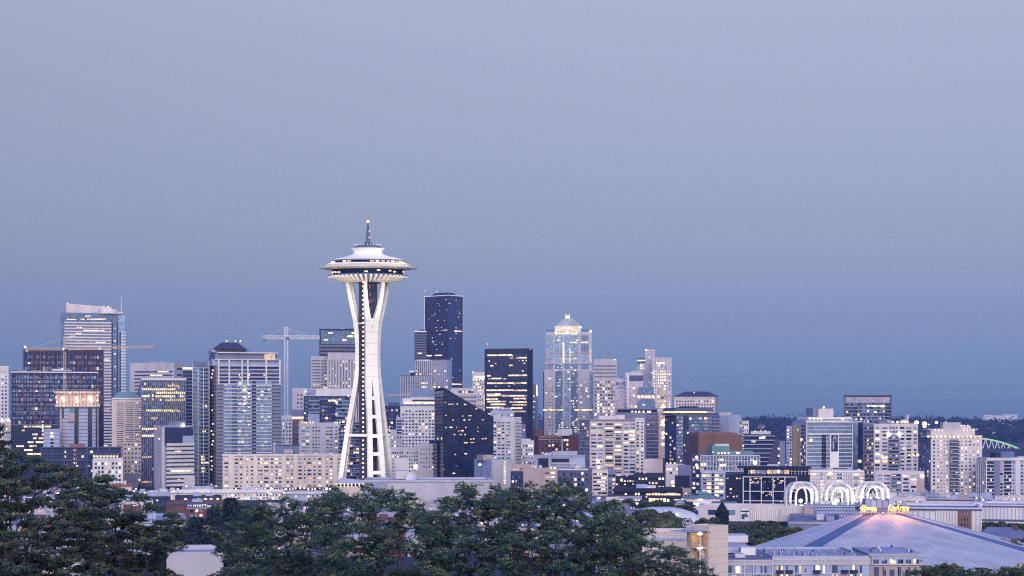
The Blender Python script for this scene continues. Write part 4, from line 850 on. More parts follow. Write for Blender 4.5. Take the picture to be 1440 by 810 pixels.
# brick blocks below the pyramid tower
b = B('brick_building', 'dark red brick apartment building with pale square windows', 'building', 1620, 752, 791, 614, 'brick', xc=757, th=18, units=1)
b.F.grid(.1, .97, 618, 662, 6, 8, .5, .5, .3, ('gcurtain', 'gcurtain', 'gblue', 'gdark')); b.F.lines(0, 1, 614.5, 618, 2, .6, 'tan', .4); b.top('penthouse', 754, 764, 604, 614, 'brick', .3, .8); b.done()
b = B('brick_building', 'brown brick building with a white stair tower in front of the pyramid tower', 'building', 1600, 790, 816, 613, 'brick', xc=801, th=45, units=0)
b.L.grid(.2, .9, 616, 665, 2, 8, .6, .5, .5, ('gdark', 'gcurtain')); b.L.part('white_stair', -.02, .15, 612, 665, 'pale', .5); b.top('stair_head', 791.5, 805, 603.5, 613, 'white', .05, .7); b.F.part('dark_window', .0, .05, 614, 616, 'gdark', .3); b.done()
# --- pyramid crowned tower
def pyramid_tower():
    d = 2400.0
    b = B(T, 'tall pink stone and blue glass tower with a lit pyramid crown', 'skyscraper', d, 767.5, 832, 468, 'pink', units=0)
    f = b.F; fu = f.u; z = f.z
    f.part('shoulder', fu(763.7), fu(835), 521, 640, 'pink', 1.5, -30)
    def G(xa, xb, ya, yb, m, o=.3, nm='glazing'): return f.part(nm, fu(xa), fu(xb), ya, yb, m, o)
    for xa, xb in ((768.5, 777.5), (780.5, 791), (794, 800.5), (802.5, 812.5), (817, 828)):
        for ya, yb in ((471.5, 479), (481, 498)): G(xa, xb, ya, yb, 'gsky' if xa < 816 else 'gteal')
        G(xa, xb, 499.5, 509, 'gsteel'); G(xa, xb, 512, 519, 'gblue')
    for xa, xb in ((781, 791), (802.5, 812.5)): G(xa, xb, 521, 640, 'gteal', 1.7)
    G(794, 800.5, 521, 640, 'gsteel', 1.7); G(829, 834.5, 523, 640, 'gsky', 1.7); G(763.9, 765.5, 521, 640, 'gnavy', 1.7)
    f.fins(fu(770.5), fu(776), 471, 519, 3, .5, 'pink', .6); f.fins(fu(818), fu(827), 471, 519, 4, .5, 'pink', .6); f.lines(0, 1, 480, 510.5, 3, 1.3, 'pink', .8, 'stone_bands'); f.lines(fu(763.7), fu(835), 511, 521, 2, 1.2, 'pink', 1.8, 'stone_bands')
    f.grid(fu(767), fu(779), 540, 640, 3, 25, .7, .42, .06, ('gplum', 'gplum', 'gcurtain'), out=1.65); f.grid(fu(815), fu(827), 540, 640, 3, 25, .7, .42, .06, ('gplum', 'gplum', 'gcurtain'), out=1.65); f.grid(fu(793.5), fu(801), 521, 640, 2, 30, .6, .42, .05, ('gteal', 'gblue', 'gplum'), out=1.9)
    f.scatter(fu(781), fu(791), 472, 600, 4, 30, 26, .7, .35, ('litcream', 'litgreen', 'litdim'), 2.0); f.scatter(fu(802.5), fu(812.5), 472, 600, 4, 30, 28, .7, .35, ('litcream', 'litwarm', 'litdim'), 2.0); f.scatter(fu(766), fu(830), 520, 560, 14, 8, 10, .9, .3, ('litdim', 'litcream'), 1.8); f.scatter(fu(781), fu(815), 590, 615, 9, 8, 22, .8, .4, ('litcream', 'litwarm', 'litband'), 2.0)
    for xa, xb in ((764, 780), (781, 792), (808, 833)): f.part('lit_band', fu(xa), fu(xb), 575.7, 577.3, 'litband', 2.0)
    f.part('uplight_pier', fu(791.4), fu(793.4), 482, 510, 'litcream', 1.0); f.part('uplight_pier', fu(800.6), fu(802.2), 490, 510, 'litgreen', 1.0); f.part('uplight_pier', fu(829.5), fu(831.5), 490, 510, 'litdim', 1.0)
    f.part('lit_band', fu(802), fu(812), 481, 482.4, 'litcream', .9); f.part('lit_band', fu(817), fu(827), 481, 482.6, 'litcream', .9); f.part('lit_band', fu(786), fu(812), 504, 505.5, 'litdim', .9)
    # crown: arched lantern, stepped pyramid, beacon
    b.top('crown_drum', 780, 817, 458.5, 468, 'litdim' if 0 else 'gold', .1, .9)
    mb = MB(); P = []
    for k in range(13):
        t = math.pi * k / 12; P.append(f.P(fu(796.5 - 16 * math.cos(t)), .2, z(468.5 - 6.5 * math.sin(t))))
    mb.tube(P, [.55] * 13, 'litcream', 5); mb.build('arch_light', b.root)
    f.part('lit_band', fu(781), fu(812), 468.3, 470, 'litwhite', .9); f.part('arch_window', fu(783), fu(810), 464.5, 468, 'litdim', .1); b.lamp(797, 466.5, 2.2, 'flood', 1); b.lamp(830.5, 466, 2.6, 'litcream', 1)
    for k in range(7):
        t = k / 7; xa, xb = 780.5 + t * 12.5, 818 - t * 13.5; ya = 460 - t * 13
        b.top('pyramid_step', xa, xb, ya - 1.45, ya + .4, ('roofpale' if k else 'litcream'), .1 + .35 * t, .9 - .35 * t)
    b.top('beacon', 795, 801.5, 443, 447, 'litwhite', .42, .58); b.lamp(795.5, 441.4, .8, 'redlamp', -10); b.lamp(801, 441.4, .8, 'redlamp', -10)
    for x in (769, 773, 777, 820, 824, 828): b.mast('roof_rail', x, 464, 468, .35, 'slate', .05)
    b.top('rail_bar', 767.5, 780, 464, 465, 'slate', .02, .1); b.top('rail_bar', 817, 832, 464, 465, 'slate', .02, .1)
    b.done()
pyramid_tower()
b = B(T, 'pink stone tower with dark stripes on top and gridded windows right of the pyramid tower', 'tower', 2320, 835, 867.5, 506, 'pink', units=2)
f = b.F; f.bands(.02, .98, 512, 532, 4, .42, 'gplum', .05, out=.3); f.grid(.02, .95, 535, 640, 8, 23, .72, .62, .3, ('gplum', 'gdark', 'gnavy')); b.lamp(865, 506, .7); b.done()
b = B('office_block', 'low pink glass block with blue top floors right of the striped stone tower', 'office building', 2120, 864, 884, 534, 'gpink', units=1)
f = b.F; f.grid(.1, 1, 537, 547, 4, 2, .85, .9, 0, ('gteal', 'gsteel', 'gblue')); f.bands(.02, .98, 548, 580, 8, .8, 'gpink', .12, .2); b.done()
b = B(T, 'lavender glass tower with a bright white vertical edge strip', 'tower', 2080, 879, 904.5, 525, 'gpink', units=2)
f = b.F; f.part('white_edge', fu(882) if 0 else f.u(882), f.u(884.3), 527, 600, 'white', 1.0); f.part('dark_screen', f.u(885), 1, 528, 536, 'slate', .4); f.bands(f.u(885), .98, 538, 600, 12, .75, 'gpink', .15, .3); f.bands(.0, f.u(881), 530, 600, 14, .6, 'gblue', 0); b.top('penthouse', 888, 903, 521, 525, 'lavender'); b.mast('antenna', 893, 519, 524, .3, 'slate'); b.done()
b = B(T, 'tall pale tower with stepped top, red beacon and many small lit windows', 'skyscraper', 2500, 907, 921, 492.5, 'pink', deep=30, units=0)
f = b.F; f.grid(.35, .8, 500, 640, 2, 26, .4, .4, .2, ('gplum', 'gblue')); f.part('roof_band', -.02, 1.02, 492, 494, 'cream', .5); b.lamp(908.5, 492, 1.5, 'bulb', 1); f.part('wing', f.u(896), 0, 515, 640, 'pink', -3, -20); f.part('dark_cap', f.u(896.5), f.u(907), 503, 511, 'slate', -4, -16)
f.scatter(f.u(896), 0, 505, 520, 3, 4, 9, .9, .5, ('litcream', 'litwhite'), -2.6); f.part('wing', f.u(900), 0, 511, 516, 'pale', -3.3, -18); b.done()
b = B(T, 'pale pink tower, widest of the stepped pair, speckled with lit windows above the orange crane', 'skyscraper', 2460, 918, 943.5, 503.5, 'pink', units=0)
f = b.F; f.fins(0, 1, 504, 640, 6, 1.3, 'pale', .8, 'piers'); f.grid(.02, .98, 520, 600, 8, 19, .6, .55, .5, ('gplum', 'gblue', 'gsteel'), ('litcream', 'litwarm', 'litcream', 'litdim')); f.grid(.1, .75, 508, 520, 4, 3, .8, .8, .1, ('gpink', 'gsteel')); f.part('lit_band', .2, .65, 509.5, 511.5, 'litcream', 1.0); b.done()
b = B('office_block', 'blue glass block with lit windows half way up left of the orange crane', 'office building', 2050, 898, 920, 546, 'bluewall', units=0)
f = b.F; f.bands(.02, .98, 548, 600, 11, .65, 'gblue', .05); f.scatter(.0, 1, 556, 561, 8, 1, 7, .8, .8, ('litcream',)); f.fins(0, 1, 546, 600, 5, .3, 'slate', .3); f.part('upper_block', .45, .85, 535, 546, 'gsky', -2, -14); b.done()
# --- large cream apartment in front
b = B(A, 'broad cream apartment tower with a shallow brown roof, centre right foreground', 'apartment building', 1500, 814.5, 893.5, 593, 'cream', xc=829, th=18, units=0, cap='tan')
f = b.F; fu = f.u
for xa, xb in ((831, 839), (839.5, 848)): f.grid(fu(xa), fu(xb), 594, 672, 1, 15, .9, .5, .12, ('gblue', 'gcurtain', 'gsteel', 'gdark'))
for xa, xb in ((851, 862), (864.5, 874)): f.grid(fu(xa), fu(xb), 594, 672, 1, 15, .95, .55, .32, ('gplum', 'gdark', 'gblue'))
for xa, xb in ((876.5, 884), (885, 893)): f.grid(fu(xa), fu(xb), 594, 672, 1, 15, .9, .5, .15, ('gblue', 'gsteel', 'gcurtain', 'gdark'))
for x in (829, 849, 862.5, 874.5, 893): f.part('pier', fu(x), min(1, fu(x + 1.6)), 593, 675, 'cream', 1.0)
f.balconies(fu(851), fu(862), 594, 672, 15, 1.2, 'cream', 'cream', .5); f.balconies(fu(864.5), fu(874), 594, 672, 15, 1.2, 'cream', 'cream', .5)
b.L.grid(.05, .95, 594, 672, 4, 15, .8, .55, .05, ('gsteel', 'gblue', 'gcurtain')); b.L.lines(0, 1, 594, 672, 16, .3, 'lavender', .5)
mb = MB(); b.prism(mb, -.03, 1.01, -.03, 1, b.zt + 1.0, zpx(589.5, b.d), 'tan', .08); mb.build('roof', b.root); b.top('penthouse', 845, 871, 584.5, 590, 'pale', .2, .7); b.top('penthouse', 871, 883, 583.5, 590, 'white', .3, .7); b.lamp(841, 649, 1.3, 'flood'); b.done()
b = B(A, 'narrow white tower slice with small dark windows right of the broad cream tower', 'apartment building', 1530, 893, 906, 589.5, 'white', deep=20, units=0)
b.F.grid(.1, .5, 592, 676, 1, 18, .6, .5, .1, ('gdark',)); b.F.grid(.6, .95, 592, 676, 1, 18, .6, .5, .15, ('gdark', 'gplum')); b.F.part('roof_edge', -.1, 1.02, 588.5, 590, 'pale', .5); b.done()
b = B(A, 'dark block with overhanging roof and glowing top floor behind the broad cream tower', 'apartment building', 1800, 866, 926, 581, 'mauve', units=1, cap='slate')
f = b.F; f.part('window_band', 0, .45, 577, 582, 'gnavy', .3) if 0 else None; f.bands(f.u(909), .98, 584, 660, 15, .6, 'gplum', .06, out=.3); f.part('recess', f.u(909), 1, 582, 665, 'plum', .1); f.lines(f.u(909), 1, 584, 660, 16, .4, 'lavender', .9)
b.top('penthouse', 868, 924, 576, 581, 'dark', .1, .9); mb = MB(); b.prism(mb, -.02, 1.0, -.06, .9, zpx(575.8, b.d), zpx(574.2, b.d), 'bluewall'); mb.build('roof', b.root)
for x in (889, 894, 899, 905, 911, 914): b.lamp(x, 579, 1.6, 'litcream', .5)
b.lamp(911.5, 597, 1.2, 'litcream'); b.done()
b = B('parking_block', 'low cream blank block immediately right of the narrow white tower slice', 'building', 1480, 905, 931, 648, 'cream', deep=16, units=0); b.done()
b = B(T, 'cream office tower with a dark hipped roof near the right of the skyline', 'tower', 2300, 948, 1010, 557.5, 'cream', xc=1005.5, th=78, units=0, cap=None)
f = b.L; f.grid(.04, .99, 562, 580, 14, 4, .55, .5, .15, ('gplum', 'gdark')); f.part('cornice', -.01, 1.01, 557.3, 559.5, 'pale', .8); b.F.part('plain_wall', 0, 1, 558, 640, 'pink', .2)
mb = MB(); z0, z1 = zpx(557.4, b.d), zpx(550.3, b.d); mb.hull8([b.Q(-.05, -.02, z0), b.Q(1.1, -.02, z0), b.Q(1.1, 1.02, z0), b.Q(-.05, 1.02, z0), b.Q(.3, .2, z1), b.Q(.7, .2, z1), b.Q(.7, .75, z1), b.Q(.3, .75, z1)], 'roofdark'); mb.build('hipped_roof', b.root)
b.lamp(975, 556.3, .7, 'bulb')
for x in (973, 984, 987): b.mast('roof_spike', x, 547.5, 551, .25, 'slate')
b.done()
b = B(A, 'glass tower with a yellow glowing strip under its dark cap', 'tower', 1900, 935, 1012, 584, 'slate', xc=951, th=14, units=0, cap=None)
f = b.F; fu = f.u; f.part('dark_slot', fu(961), fu(968), 584, 660, 'navy', .6); f.grid(fu(951.5), fu(960.5), 585, 640, 3, 11, .85, .65, .04, ('gsteel', 'gblue', 'gpink')); f.grid(fu(969), fu(1001), 586, 640, 9, 11, .85, .65, .04, ('gpink', 'gsteel', 'gblue', 'gplum')); f.balconies(fu(1002), 1, 585, 640, 11, 1.5, 'lavender', 'mauve'); b.L.grid(.05, .95, 587, 680, 5, 18, .7, .5, .1, ('gplum', 'gblue', 'gdark', 'gnavy'))
mb = MB(); b.prism(mb, -.05, fu(993), -.08, .9, zpx(580.5, b.d), zpx(578.2, b.d), 'lityellow'); mb.build('lit_strip', b.root)
mb = MB(); b.prism(mb, -.08, fu(1003), -.1, .95, zpx(578.1, b.d), zpx(573.5, b.d), 'slate', .05); mb.build('cap_roof', b.root); b.top('penthouse', 968, 985, 571, 574, 'dark'); b.top('floor_slab', 945, 1010, 580.6, 584, 'slate', .02, .98); b.lamp(967, 609, 1.4, 'flood', 1.6)
for x, y in ((962, 626), (964, 634), (954, 643), (957, 648)): b.lamp(x, y, 1.1, 'litwarm', 1.2)
b.done()
b = B('office_block', 'blank lavender grey concrete block right of the yellow capped glass tower', 'building', 1930, 1011, 1043, 584.5, 'lavender', xc=1025, th=50, units=0)
b.L.part('white_panel', .05, .95, 580, 584.5, 'pale', .3, -6); b.F.part('panel', .05, .8, 586, 660, 'lavender', .25); b.F.grid(.85, .99, 588, 640, 1, 12, .9, .5, .2, ('gteal', 'gblue')); b.lamp(1041, 599, 1, 'litcream'); b.done()
b = B(A, 'thin white and teal stepped balcony tower right of the blank concrete block', 'apartment building', 1960, 1043, 1053, 593, 'pale', deep=14, units=0); b.F.grid(.05, .95, 595, 650, 3, 13, .7, .5, .25); b.done()
b = B('theatre_hall', 'windowless brown hall with a stepped roof amid the grey blocks', 'building', 1640, 964, 1043, 612, 'brown', xc=982, th=20, units=0, cap=None)
mb = MB(); b.prism(mb, 0, .92, .0, .95, b.zt, zpx(609, b.d), 'brown', .03); b.prism(mb, .04, .85, .05, .9, zpx(609, b.d), zpx(607.6, b.d), 'rust', .02); mb.build('roof', b.root); b.F.lines(0, 1, 613, 617, 2, .4, 'rust', .3); b.L.part('side_wall', .03, .98, 613, 660, 'rust', .15) if 0 else None; b.done()
b = B('office_block', 'white terraced office block with dark glass bands below the distant wooded ridge', 'office building', 1930, 1046, 1089, 612, 'navy', units=2)
f = b.F; f.bands(.02, .98, 613, 655, 8, .55, 'gnavy', .35, .3); f.lines(-.02, 1.02, 613, 655, 8, .9, 'lavender', 1.4, 'terraces'); b.top('penthouse', 1056, 1084, 606.5, 612, 'pale', .1, .8); f.part('lit_window', .58, .7, 613.5, 617, 'litcream', 1.0)
for x in (1062, 1070, 1076): b.lamp(x, 606, .8, 'litwarm', -2)
b.done()
b = B('house_row', 'building with a steep brown shed roof and small dormers below the ridge', 'building', 1650, 1079, 1108, 653, 'pale', deep=20, units=0, cap=None)
mb = MB(); f = b.F; z0 = zpx(653, b.d); mb.hull8([b.Q(f.u(1079), 0, z0), b.Q(f.u(1096), 0, z0), b.Q(f.u(1096), 1, z0), b.Q(f.u(1079), 1, z0), b.Q(f.u(1090), .05, zpx(618, b.d)), b.Q(f.u(1096), .05, zpx(618, b.d)), b.Q(f.u(1096), .95, zpx(618, b.d)), b.Q(f.u(1090), .95, zpx(618, b.d))], 'roofdark'); mb.build('shed_roof', b.root); f.part('tower_wall', f.u(1096), f.u(1104), 620, 655, 'mauve', .5, -12)
for x, y in ((1095, 631), (1095, 641), (1095, 651)): b.lamp(x, y, 1.3, 'litcream', 1)
b.done()
b = B(A, 'thin lavender balcony tower beside the yellow stair strip', 'apartment building', 1270, 1106, 1114, 601, 'lavender', deep=14, units=0); b.F.grid(.05, .95, 603, 657, 2, 12, .7, .5, .1, ('gnavy', 'gblue', 'gcurtain')); b.done()
# --- blue glass and white frame tower with banner
b = B(A, 'white framed blue glass apartment tower with a tall dark banner on its front', 'apartment building', 1250, 1114, 1213, 594, 'lavender', xc=1133, th=15, units=1)
f = b.F; fu = f.u
b.L.part('yellow_panel', .05, .4, 598, 660, 'yellow', .4); b.L.part('yellow_panel', .5, .62, 598, 660, 'yellow', .4); b.L.grid(.62, .98, 597, 660, 4, 13, .8, .6, .1, ('gsky', 'gteal', 'gblue')); b.L.grid(.4, .5, 597, 660, 1, 13, .8, .6, .05, ('gteal',))
f.part('glazing', 0, fu(1197), 595, 660, 'gsteel', .15); f.part('glazing', fu(1197), fu(1206), 594, 662, 'gsky', .6); f.part('glazing', fu(1206), 1, 594, 662, 'gnavy', .2)
f.grid(fu(1134), fu(1142), 596, 658, 1, 12, .95, .6, .45, ('gnavy', 'gdark', 'gblue'), ('litwarm', 'litcream')); f.grid(fu(1142), fu(1182), 596, 658, 9, 12, .9, .45, .04, ('gsky', 'gsteel', 'gsky', 'gteal')); f.grid(fu(1183), fu(1197), 596, 658, 2, 12, .9, .55, .18, ('gdark', 'gblue', 'gcurtain')); f.grid(fu(1207), .99, 596, 660, 1, 12, .8, .5, .2, ('gteal', 'gblue'))
f.lines(0, fu(1197), 594, 658, 13, .55, 'pale', .8, 'floor_slabs'); f.part('frame', -.005, fu(1192), 591.5, 594, 'white', 1.2); f.part('frame', 0, fu(1197), 609.3, 611.2, 'white', 1.3); f.part('frame', 0, .012, 592, 660, 'white', 1.2)
for x in (1155.5, 1158.5): f.part('dark_slot', fu(x), fu(x + 2), 611, 658, 'gnavy', .9)
f.part('white_pier', fu(1166), fu(1178.5), 611, 658, 'white', 1.3); f.part('white_pier', fu(1197), fu(1198), 594, 660, 'pale', 1.3)
ban = f.part('banner', fu(1167.8), fu(1177), 611.8, 635, 'navy', 1.6); gg = MB(); f.slab(gg, fu(1169.5), fu(1175.5), f.z(617), f.z(616), 1.8, 'lavender'); 
for y in (618.5, 620.3): f.slab(gg, fu(1169), fu(1176), f.z(y + .6), f.z(y), 1.8, 'lavender')
f.slab(gg, fu(1169.5), fu(1171.5), f.z(632), f.z(622), 1.8, 'lavender'); gg.poly([f.P(fu(1170), 1.8, f.z(615.5)), f.P(fu(1175), 1.8, f.z(615.5)), f.P(fu(1172.5), 1.8, f.z(613))], 'lavender')
gg.build('banner_print', b.root).parent = ban
b.top('penthouse', 1155, 1176, 574.5, 586.5, 'cream', .2, .7); b.top('penthouse', 1149, 1156, 574, 586, 'mauve', .3, .8); b.top('penthouse', 1138, 1200, 586.5, 590, 'white', .1, .9); b.top('penthouse', 1136, 1203, 589.5, 594, 'lavender', .15, .85)
b.lamp(1162, 572.5, 1.0, 'bulb', -4)
for x in (1139, 1145, 1150, 1155, 1184, 1186, 1204, 1211): b.lamp(x, 589.5, .9, 'litcream', 0)
for x, y, r_ in ((1208, 649, 1.7), (1207, 662, 1.4), (1139, 619, 1.6), (1126, 618, 1.1)): b.lamp(x, y, r_, 'litcream', 1.4)
b.done()
b = B('podium_block', 'white gridded podium block behind the middle white arch', 'building', 1215, 1139, 1215.5, 664, 'white', units=2)
f = b.F; fu = f.u; f.fins(0, 1, 664, 712, 23, .35, 'pale', .5, 'grid_ribs'); f.lines(0, 1, 664, 712, 11, .3, 'pale', .5, 'grid_ribs')
for xa, xb, n_ in ((1141, 1147.5, 1), (1154, 1157.5, 1), (1163, 1168, 1), (1177, 1184, 1), (1200, 1207.5, 1), (1209, 1214, 1)): f.grid(fu(xa), fu(xb), 665, 712, n_, 10, .95, .5, .4, ('gdark', 'gnavy', 'gblue'), ('litcream', 'litwarm', 'litdim'))
f.grid(fu(1186), fu(1198), 665, 712, 4, 10, .35, .6, .05, ('tan', 'gcurtain')); b.lamp(1168, 666, 1.6, 'litcream'); b.done()
b = B(T, 'dark framed glass tower standing alone against the sky at right', 'tower', 1900, 1187, 1253.5, 557, 'slate', units=0, cap=None)
f = b.F; f.part('frame', -.005, 1.005, 555.5, 557.5, 'slate', 1.4); f.part('frame', -.005, .02, 556, 640, 'slate', 1.4); f.part('frame', .98, 1.005, 556, 640, 'slate', 1.4); f.part('glazing', .03, .97, 558.5, 566, 'gpink', .3); f.part('glazing', .2, .34, 560, 563.5, 'gcurtain', .6)
f.grid(.34, .86, 566, 600, 14, 7, .8, .5, .08, ('gnavy', 'gblue', 'gsteel')); f.grid(.04, .33, 562, 600, 6, 8, .85, .7, .02, ('gnavy', 'gblue', 'gdark')); f.grid(.87, .98, 562, 600, 2, 8, .85, .7, .02, ('gnavy', 'gdark')); f.lines(.02, .33, 562, 600, 9, .5, 'lavender', 1); f.lines(.87, .98, 562, 600, 9, .5, 'lavender', 1); f.lines(.33, .87, 566, 600, 8, .6, 'lavender', .6)
for xa, xb, y in ((1219, 1243, 571), (1229, 1233, 579.5), (1238, 1245, 571.3)): f.win((f.u(xa) + f.u(xb)) / 2, f.z(y + 1), (f.u(xb) - f.u(xa)) * f.W, 1.8, 'litband', .9, 'lit_window')
mb = MB(); b.prism(mb, -.01, 1.01, 0, 1, b.zt, b.zt + 1.2, 'slate'); mb.build('roof', b.root); b.done()
b = B(A, 'cream apartment tower with central balconies right of the banner tower', 'apartment building', 1262, 1215, 1291, 598, 'cream', xc=1229, th=16, units=2)
f = b.F; fu = f.u; b.L.grid(.05, .95, 599, 690, 4, 16, .75, .5, .12, ('gnavy', 'gblue', 'gteal'))
for xa, xb, n_ in ((1230, 1237, 1), (1240, 1248, 1), (1265, 1272, 1), (1274, 1282, 1), (1284.5, 1289.5, 1)): f.grid(fu(xa), fu(xb), 599, 662, n_, 12, .9, .55, .1, ('gblue', 'gsteel', 'gdark', 'gdark', 'gcurtain'))
f.grid(fu(1250), fu(1263), 599, 610, 3, 2, .8, .6, .1, ('gsky', 'gsteel')); f.part('recess', fu(1249.5), fu(1264), 611, 700, 'mauve', .1); f.grid(fu(1250), fu(1263), 613, 700, 3, 17, .7, .5, .2, ('gnavy', 'gplum')); f.balconies(fu(1248.5), fu(1265), 614, 700, 17, 1.9, 'lavender', 'mauve')
for x in (1249.5, 1264): b.lamp(x, 611, 1.6, 'flood', 1.2)
for x, y, r_ in ((1278, 640, 1), (1284, 640, 1), (1290, 640, 1.3), (1226, 624, .9), (1234, 639, .9), (1240, 641, .9), (1270, 631, 1)): b.lamp(x, y, r_, 'litcream', .8)
b.top('penthouse', 1238, 1250, 592.5, 598, 'mauve', .1, .6); b.top('terrace_wall', 1252, 1288, 594.5, 598, 'mauve', .2, .6); b.top('stair_spire', 1279.5, 1282, 583, 598, 'cream', .3, .5); b.top('stair_head', 1272, 1282, 590, 598, 'cream', .3, .6, .03)
for x in (1256, 1262, 1268, 1272, 1276): b.lamp(x, 593.5, 1.2, 'litcream', 0)
b.done()
b = B('podium_block', 'cream podium with wide bay windows below the balcony tower', 'building', 1190, 1232, 1300, 665, 'cream', units=1)
f = b.F; fu = f.u
for xa, xb in ((1234, 1241), (1243, 1252), (1269, 1279), (1281, 1289)): f.grid(fu(xa), fu(xb), 666, 708, 1, 8, .92, .55, .15, ('gsteel', 'gblue', 'gdark', 'gcurtain'))
f.part('recess', fu(1254), fu(1267), 666, 708, 'mauve', .1); f.grid(fu(1254), fu(1267), 666, 708, 2, 8, .8, .55, .35, ('gnavy', 'gblue')); f.balconies(fu(1253), fu(1268), 667, 708, 8, 1.7, 'lavender', 'mauve'); b.lamp(1297, 669, 1.6, 'flood'); f.part('wing', fu(1291), fu(1300), 666, 708, 'tan', .8); b.done()
b = B(A, 'cream tower with lit cornice tiers and a central column of round balconies', 'apartment building', 1182, 1301, 1381, 615, 'cream', xc=1309, th=12, units=0, cap=None)
f = b.F; fu = f.u; b.L.grid(.05, .95, 617, 700, 3, 17, .6, .55, .04, ('gnavy', 'gblue', 'gplum')); b.L.part('dark_side', .02, .98, 616, 705, 'mauve', .08)
f.grid(fu(1312), fu(1315), 618, 703, 1, 17, .9, .55, .05, ('gnavy', 'gblue'))
f.grid(fu(1317), fu(1334), 618, 703, 4, 17, .42, .45, .16, ('gdark', 'gcurtain', 'gsteel', 'gblue')); f.grid(fu(1350), fu(1378), 618, 703, 5, 17, .42, .45, .18, ('gdark', 'gcurtain', 'gsteel', 'gblue'))
f.part('recess', fu(1335), fu(1348), 618, 705, 'mauve', .1); f.grid(fu(1336), fu(1347), 618, 703, 3, 17, .7, .55, .15, ('gnavy', 'gteal', 'gblue')); f.balconies(fu(1334), fu(1348.5), 618, 703, 17, 2.1, 'pale', 'slate')
b.top('tier', 1303, 1381, 612.5, 615, 'pale', -.06, 1); b.top('tier', 1310, 1372, 604, 612.6, 'cream', .1, .9); b.top('tier', 1301 + 4, 1376, 603, 604.6, 'pale', .05, .95); b.top('tier', 1328, 1353, 594, 604, 'pink', .25, .75); b.top('tier', 1352, 1368, 599, 603.2, 'cream', .3, .7)
for x in list(range(1304, 1382, 6)): b.lamp(x, 614, 1.05, 'litcream', 1.5)
for x in (1316, 1321, 1326, 1356, 1361, 1366, 1370): b.lamp(x, 604.5, 1.2, 'litcream', -1.5)
for x in (1356, 1360, 1365): b.lamp(x, 599, 1.0, 'litcream', -4)
for x in (1336, 1339, 1342): b.mast('roof_rail', x, 592, 594, .2, 'slate')
b.done()
b = B(A, 'pale lavender apartment block with stacks of dark balcony bands at the right edge', 'apartment building', 1165, 1374, 1452, 646, 'lavender', xc=1387, th=14, units=1)
f = b.F; fu = f.u; b.L.fins(0, 1, 646, 710, 6, .7, 'pale', .5, 'vertical_fins'); b.L.grid(.05, .95, 648, 710, 5, 13, .5, .6, .02, ('gblue', 'gcurtain', 'gnavy')); f.part('roof_edge', -.01, 1, 644.5, 646.5, 'pale', 1)
f.bands(fu(1388), fu(1397), 648, 712, 13, .62, 'gdark', .15, .4, out=.3); f.bands(fu(1412), fu(1422), 648, 712, 13, .62, 'gdark', .3, .4, out=.3); f.grid(fu(1406), fu(1410.5), 650, 712, 1, 13, .9, .6, .1, ('gplum', 'tan')); f.grid(fu(1423.5), fu(1427), 648, 712, 1, 13, .6, .45, .1); f.grid(fu(1435), fu(1439), 648, 712, 1, 13, .7, .45, .2)
f.part('blank_pier', fu(1397.5), fu(1405.5), 647, 712, 'mauve', .5); f.part('blank_pier', fu(1427.5), fu(1434), 647, 712, 'cream', .5); f.part('floor_line', fu(1387), 1, 646.5, 647.5, 'white', 1)
b.top('penthouse', 1410, 1429, 635.5, 644.5, 'bluewall', .2, .7); b.top('penthouse', 1402, 1410, 637, 644.5, 'dark', .2, .7); b.done()
b = B('low_building', 'dark plum slab filling the gap between the two cream towers', 'building', 1750, 1291, 1302, 632, 'plum', deep=14, units=0); b.F.grid(.1, .9, 640, 690, 2, 9, .5, .5, .05); b.done()

# ================================================================== low blocks in front of the towers
def low(label, d, x0, x1, yt, mat, rows=3, cols=10, lit=.2, y1=None, deep=20, units=1, xc=None, th=None, dark=('gdark', 'gnavy', 'gblue', 'gcurtain'), ww=.6, wh=.5, name='low_building', cat='building', roof='roofgrey', group=None):
    b = B(name, label, cat, d, x0, x1, yt, mat, deep=deep, units=units, xc=xc, th=th, roof=roof, group=group)
    if rows: b.F.grid(.03, .97, yt + 2, y1 or (yt + 2 + rows * 5.2), cols, rows, ww, wh, lit, dark)
    return b
low('low white block under the branches of the left trees', 1300, 151, 186, 685, 'pale', 1, 4, .1, 696, ww=.8, wh=.8)
b = low('brick framed low building with white panels left of the fluted dark tower', 1290, 152, 187, 683.5, 'rust', 0); b.F.part('white_panel', .07, .42, 685.5, 697, 'pale', .3); b.F.part('white_panel', .47, .93, 685.5, 697, 'white', .3); b.done()
low('long low grey building under the foot of the fluted tower', 1240, 180, 262, 694, 'lavender', 2, 12, .1, 712, units=6).done()
low('low pale building with roof parapet behind the left tree', 1180, 120, 200, 702, 'roofpale', 2, 8, .1, 722, units=4).done()
b = low('long curved white terrace building with lit doorways', 1180, 240, 400, 692, 'white', 2, 34, .3, 703, units=2, dark=('gblue', 'gdark', 'gcurtain', 'gteal'), ww=.45, wh=.6); b.F.part('roof_edge', -.002, 1.002, 690.8, 693, 'white', 1.2); b.done()
b = low('white low building with a long flat roof, right end of the terrace row', 1172, 398, 512, 693.5, 'roofpale', 1, 18, .3, 699, units=0, dark=('gblue', 'gdark', 'gcurtain'), ww=.5); b.F.part('roof_edge', 0, 1, 692.4, 694, 'white', 1.2); b.done()
b = low('dark mauve low roof block with lit terrace lamps below the big residential tower', 1330, 289, 328, 685, 'mauve', 0, units=1); b.done()
b = low('dark blue grey roof block below the long cream slab, left one', 1340, 330, 367, 683, 'slate', 0, units=1); [b.lamp(x, 688, 1.2, 'litcream', 1) for x in (347, 351, 356)]; b.done()
b = low('mauve roof block below the long cream slab, middle one', 1335, 380, 421, 682, 'mauve', 0, units=0); b.done()
